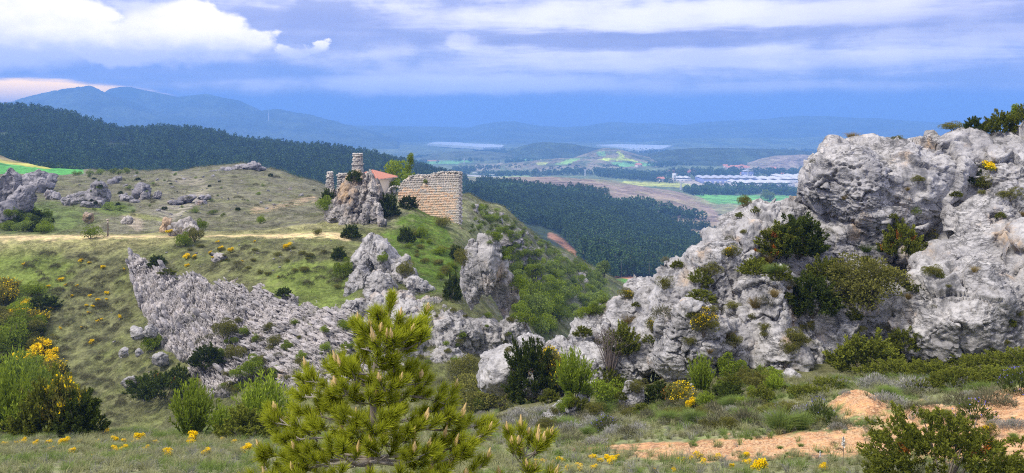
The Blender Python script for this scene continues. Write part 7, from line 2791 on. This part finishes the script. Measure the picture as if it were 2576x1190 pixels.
# gravel on the bare earth
n = 14000
uu = rg.uniform(1500, 2660, n)
yy = rg.uniform(19, 32, n)
dm = np.zeros(n)
for (cu, cy, ru, ry) in ((1930, 24.6, 330, 1.9), (2230, 24.3, 250, 1.8), (2480, 24.0, 240, 3.0), (2560, 26.5, 150, 3.5), (2155, 30.2, 75, 1.4), (2180, 28.4, 70, 1.1), (2330, 27.0, 120, 0.9), (2300, 26, 200, 2)):
    dm = np.maximum(dm, 1.15 - ((uu - cu) / ru) ** 2 - ((yy - cy) / ry) ** 2)
ok = dm > rg.uniform(0, .5, n)
g = ground_at(uu[ok], yy[ok])
sp = [o for o in bpy.data.objects if o.name.split('.')[0] == 'stone' and o.parent is None]
pro = [next(o for o in sp if o.data == q) for q in SP]
scatter('gravel', 'loose tan gravel strewn over the bare orange earth', 'gravel', g, rg.uniform(.02, .08, len(g)) * (1 + (rg.random(len(g)) < .12)), rg.uniform(0, 6, len(g)), pro, rg.integers(0, 5, len(g)))
# ------------------------------------------------------------------ say which plant is which: by what it stands next to
LM = [(1980, 620, 'the dark upright juniper of the outcrop'), (2045, 750, 'the hanging dark juniper'), (2178, 720, 'the large rounded olive bush'), (2268, 610, 'the rust sprayed juniper'),
      (2456, 450, 'the high slim juniper'), (2200, 628, 'the bright tuft under the overhang'), (1902, 765, 'the straw tuft on the slab'), (1950, 690, 'the middle slope grass'),
      (1765, 705, 'the shoulder juniper'), (1842, 645, 'the shoulder heath'), (1770, 820, 'the leaning boulder'), (1850, 870, 'the lower wall cushion'), (1985, 885, 'the lower slab cushion'),
      (1575, 740, 'the small knob of rock'), (1640, 830, 'the small spur blocks'), (1535, 900, 'the leafless twiggy shrub'), (1345, 930, 'the tall open juniper'), (1445, 960, 'the pale leafy bush'),
      (1235, 990, 'the broad yellow green bush'), (1165, 930, 'the pine top'), (1520, 1000, 'the dense yellow green bush'), (1640, 930, 'the small bushy conifer'), (1715, 1000, 'the yellow flecked dark bush'),
      (1590, 1003, 'the upright rock'), (1428, 1034, 'the low flat rock'), (1745, 985, 'the half buried rock'), (1840, 940, 'the leafy bush at the lower wall'), (1905, 970, 'the olive bush at the slab foot'),
      (2172, 900, 'the dome shaped juniper'), (2035, 985, 'the creeping juniper by the slab'), (2350, 930, 'the middle of the juniper carpet'), (2560, 940, 'the far end of the juniper carpet'),
      (1283, 1070, 'the pale grey tuft by the pine'), (1362, 1070, 'the pale grey dome'), (1520, 1075, 'the blue flowered clump'), (1738, 1020, 'the small broom in the scrub'), (1965, 1060, 'the big green tussock'),
      (2062, 1050, 'the blue flowered clump at the dirt'), (2155, 1010, 'the upper dirt mound'), (2180, 1040, 'the lower dirt mound'), (2300, 975, 'the reddish grey heath'), (2455, 1040, 'the stony dirt bank'),
      (2490, 1090, 'the lone shrub on the dirt'), (1916, 1170, 'the bright broom at the dirt'), (2120, 1140, 'the tall asphodel'), (1320, 1110, 'the pine sapling'), (1620, 1130, 'the thin end of the dirt track'),
      (2365, 1120, 'the big corner juniper'), (18, 1040, 'the tall light green broom'), (120, 1020, 'the big dark juniper'), (195, 1040, 'the second dark juniper'), (100, 890, 'the widest flowering broom'),
      (488, 1040, 'the dense green broom'), (650, 1030, 'the loose green broom'), (415, 960, 'the dark juniper mat'), (388, 860, 'the green bush by the slab'), (520, 890, 'the dark bush on the slab'),
      (632, 925, 'the lower green bush of the slab'), (570, 830, 'the middle olive bush of the slab'), (715, 740, 'the notch of the slab rim'), (396, 655, 'the dark bush at the slab corner'), (345, 838, 'the round grey boulder'),
      (312, 888, 'the small lone boulder'), (330, 962, 'the lowest grey boulder'), (552, 650, 'the pale stone'), (462, 574, 'the cream boulder'), (228, 590, 'the trackside bush'), (271, 570, 'the wooden post'),
      (655, 555, 'the round bush on the flat'), (797, 585, 'the spindly bush'), (882, 590, 'the bush before the crag'), (900, 520, 'the castle crag'), (852, 645, 'the bowl rim bush'), (950, 690, 'the rocky crest'),
      (1080, 500, 'the tall ruined wall'), (1062, 595, 'the blossoming bush'), (1138, 720, 'the tall juniper by the balanced rock'), (1225, 690, 'the balanced rock'), (1150, 600, 'the small broken crag'),
      (1290, 610, 'the slope crag'), (1160, 850, 'the low furrowed cliff'), (1420, 620, 'the orange earth strip'), (1520, 680, 'the round tree at the spur end'), (1340, 800, 'the gully floor'), (1440, 820, 'the gully mouth'),
      (14, 490, 'the tall grey crag'), (95, 458, 'the rounded crag'), (250, 492, 'the cliff shaped rock'), (358, 482, 'the squarish boulder'), (288, 456, 'the small flat boulder'), (618, 420, 'the dry summit'),
      (470, 502, 'the broken ledges'), (132, 492, 'the twin dark boulders'), (270, 525, 'the long green thicket'), (492, 532, 'the dark thicket'), (535, 538, 'the broom thicket'), (700, 520, 'the sandy scrape'), (780, 480, 'the dry hill shoulder'),
      (348, 1112, 'the tallest meadow broom'), (486, 1112, 'the twin meadow broom'), (160, 1124, 'the round meadow broom'), (620, 1140, 'the broom by the pine'), (60, 1118, 'the meadow corner')]
LMA = np.array([(q[0], q[1]) for q in LM], float)
bylab = {}
for o in bpy.data.objects:
    if o.parent is None and 'group' in o.keys() and 'label' in o.keys():
        bylab.setdefault(o['label'], []).append(o)
NOUN = {'yellow_broom': 'yellow broom', 'heath_clump': 'brown heath clump', 'grey_heath': 'grey heath clump', 'olive_bush': 'olive bush', 'green_bush': 'green bush', 'green_tussock': 'green tussock', 'dry_tuft': 'straw tuft',
        'juniper_bush': 'juniper', 'dark_juniper': 'dark juniper', 'leafy_bush': 'leafy bush', 'bright_bush': 'fresh green bush', 'green_broom': 'upright green broom', 'broom_with_flowers': 'half flowering broom', 'spur_rock': 'grey rock',
        'stone': 'tan stone'}
used = {}
for lb, lst in bylab.items():
    if len(lst) < 2:
        continue
    for o in lst:
        kn = o.name.split('.')[0]
        if kn not in NOUN:
            continue
        l = o.location
        u, v = l.x / l.y * F + CU, HV - l.z / l.y * F
        h = o.scale.z / l.y * F
        d = (LMA - (u, v - h * .4)) * [1, 1.6]
        i = int(np.argmin((d ** 2).sum(1)))
        r = float(np.hypot(*d[i]))
        dx, dy = d[i]
        near = 'close ' if r < 26 else ('' if r < 60 else 'some way ')
        rel = 'beside' if abs(dx) > 1.3 * abs(dy) else ('above' if dy > 0 else 'below')
        sz = 'tiny' if h < 9 else ('small' if h < 18 else ('middling' if h < 34 else 'large'))
        o['label'] = f'{sz} {NOUN[kn]} {near}{rel} {LM[i][2]}'
        used.setdefault(o['label'], []).append(o)
for lb, lst in used.items():        # what still shares a label shares a group
    g = lst[0]['group']
    for o in lst:
        o['group'] = g
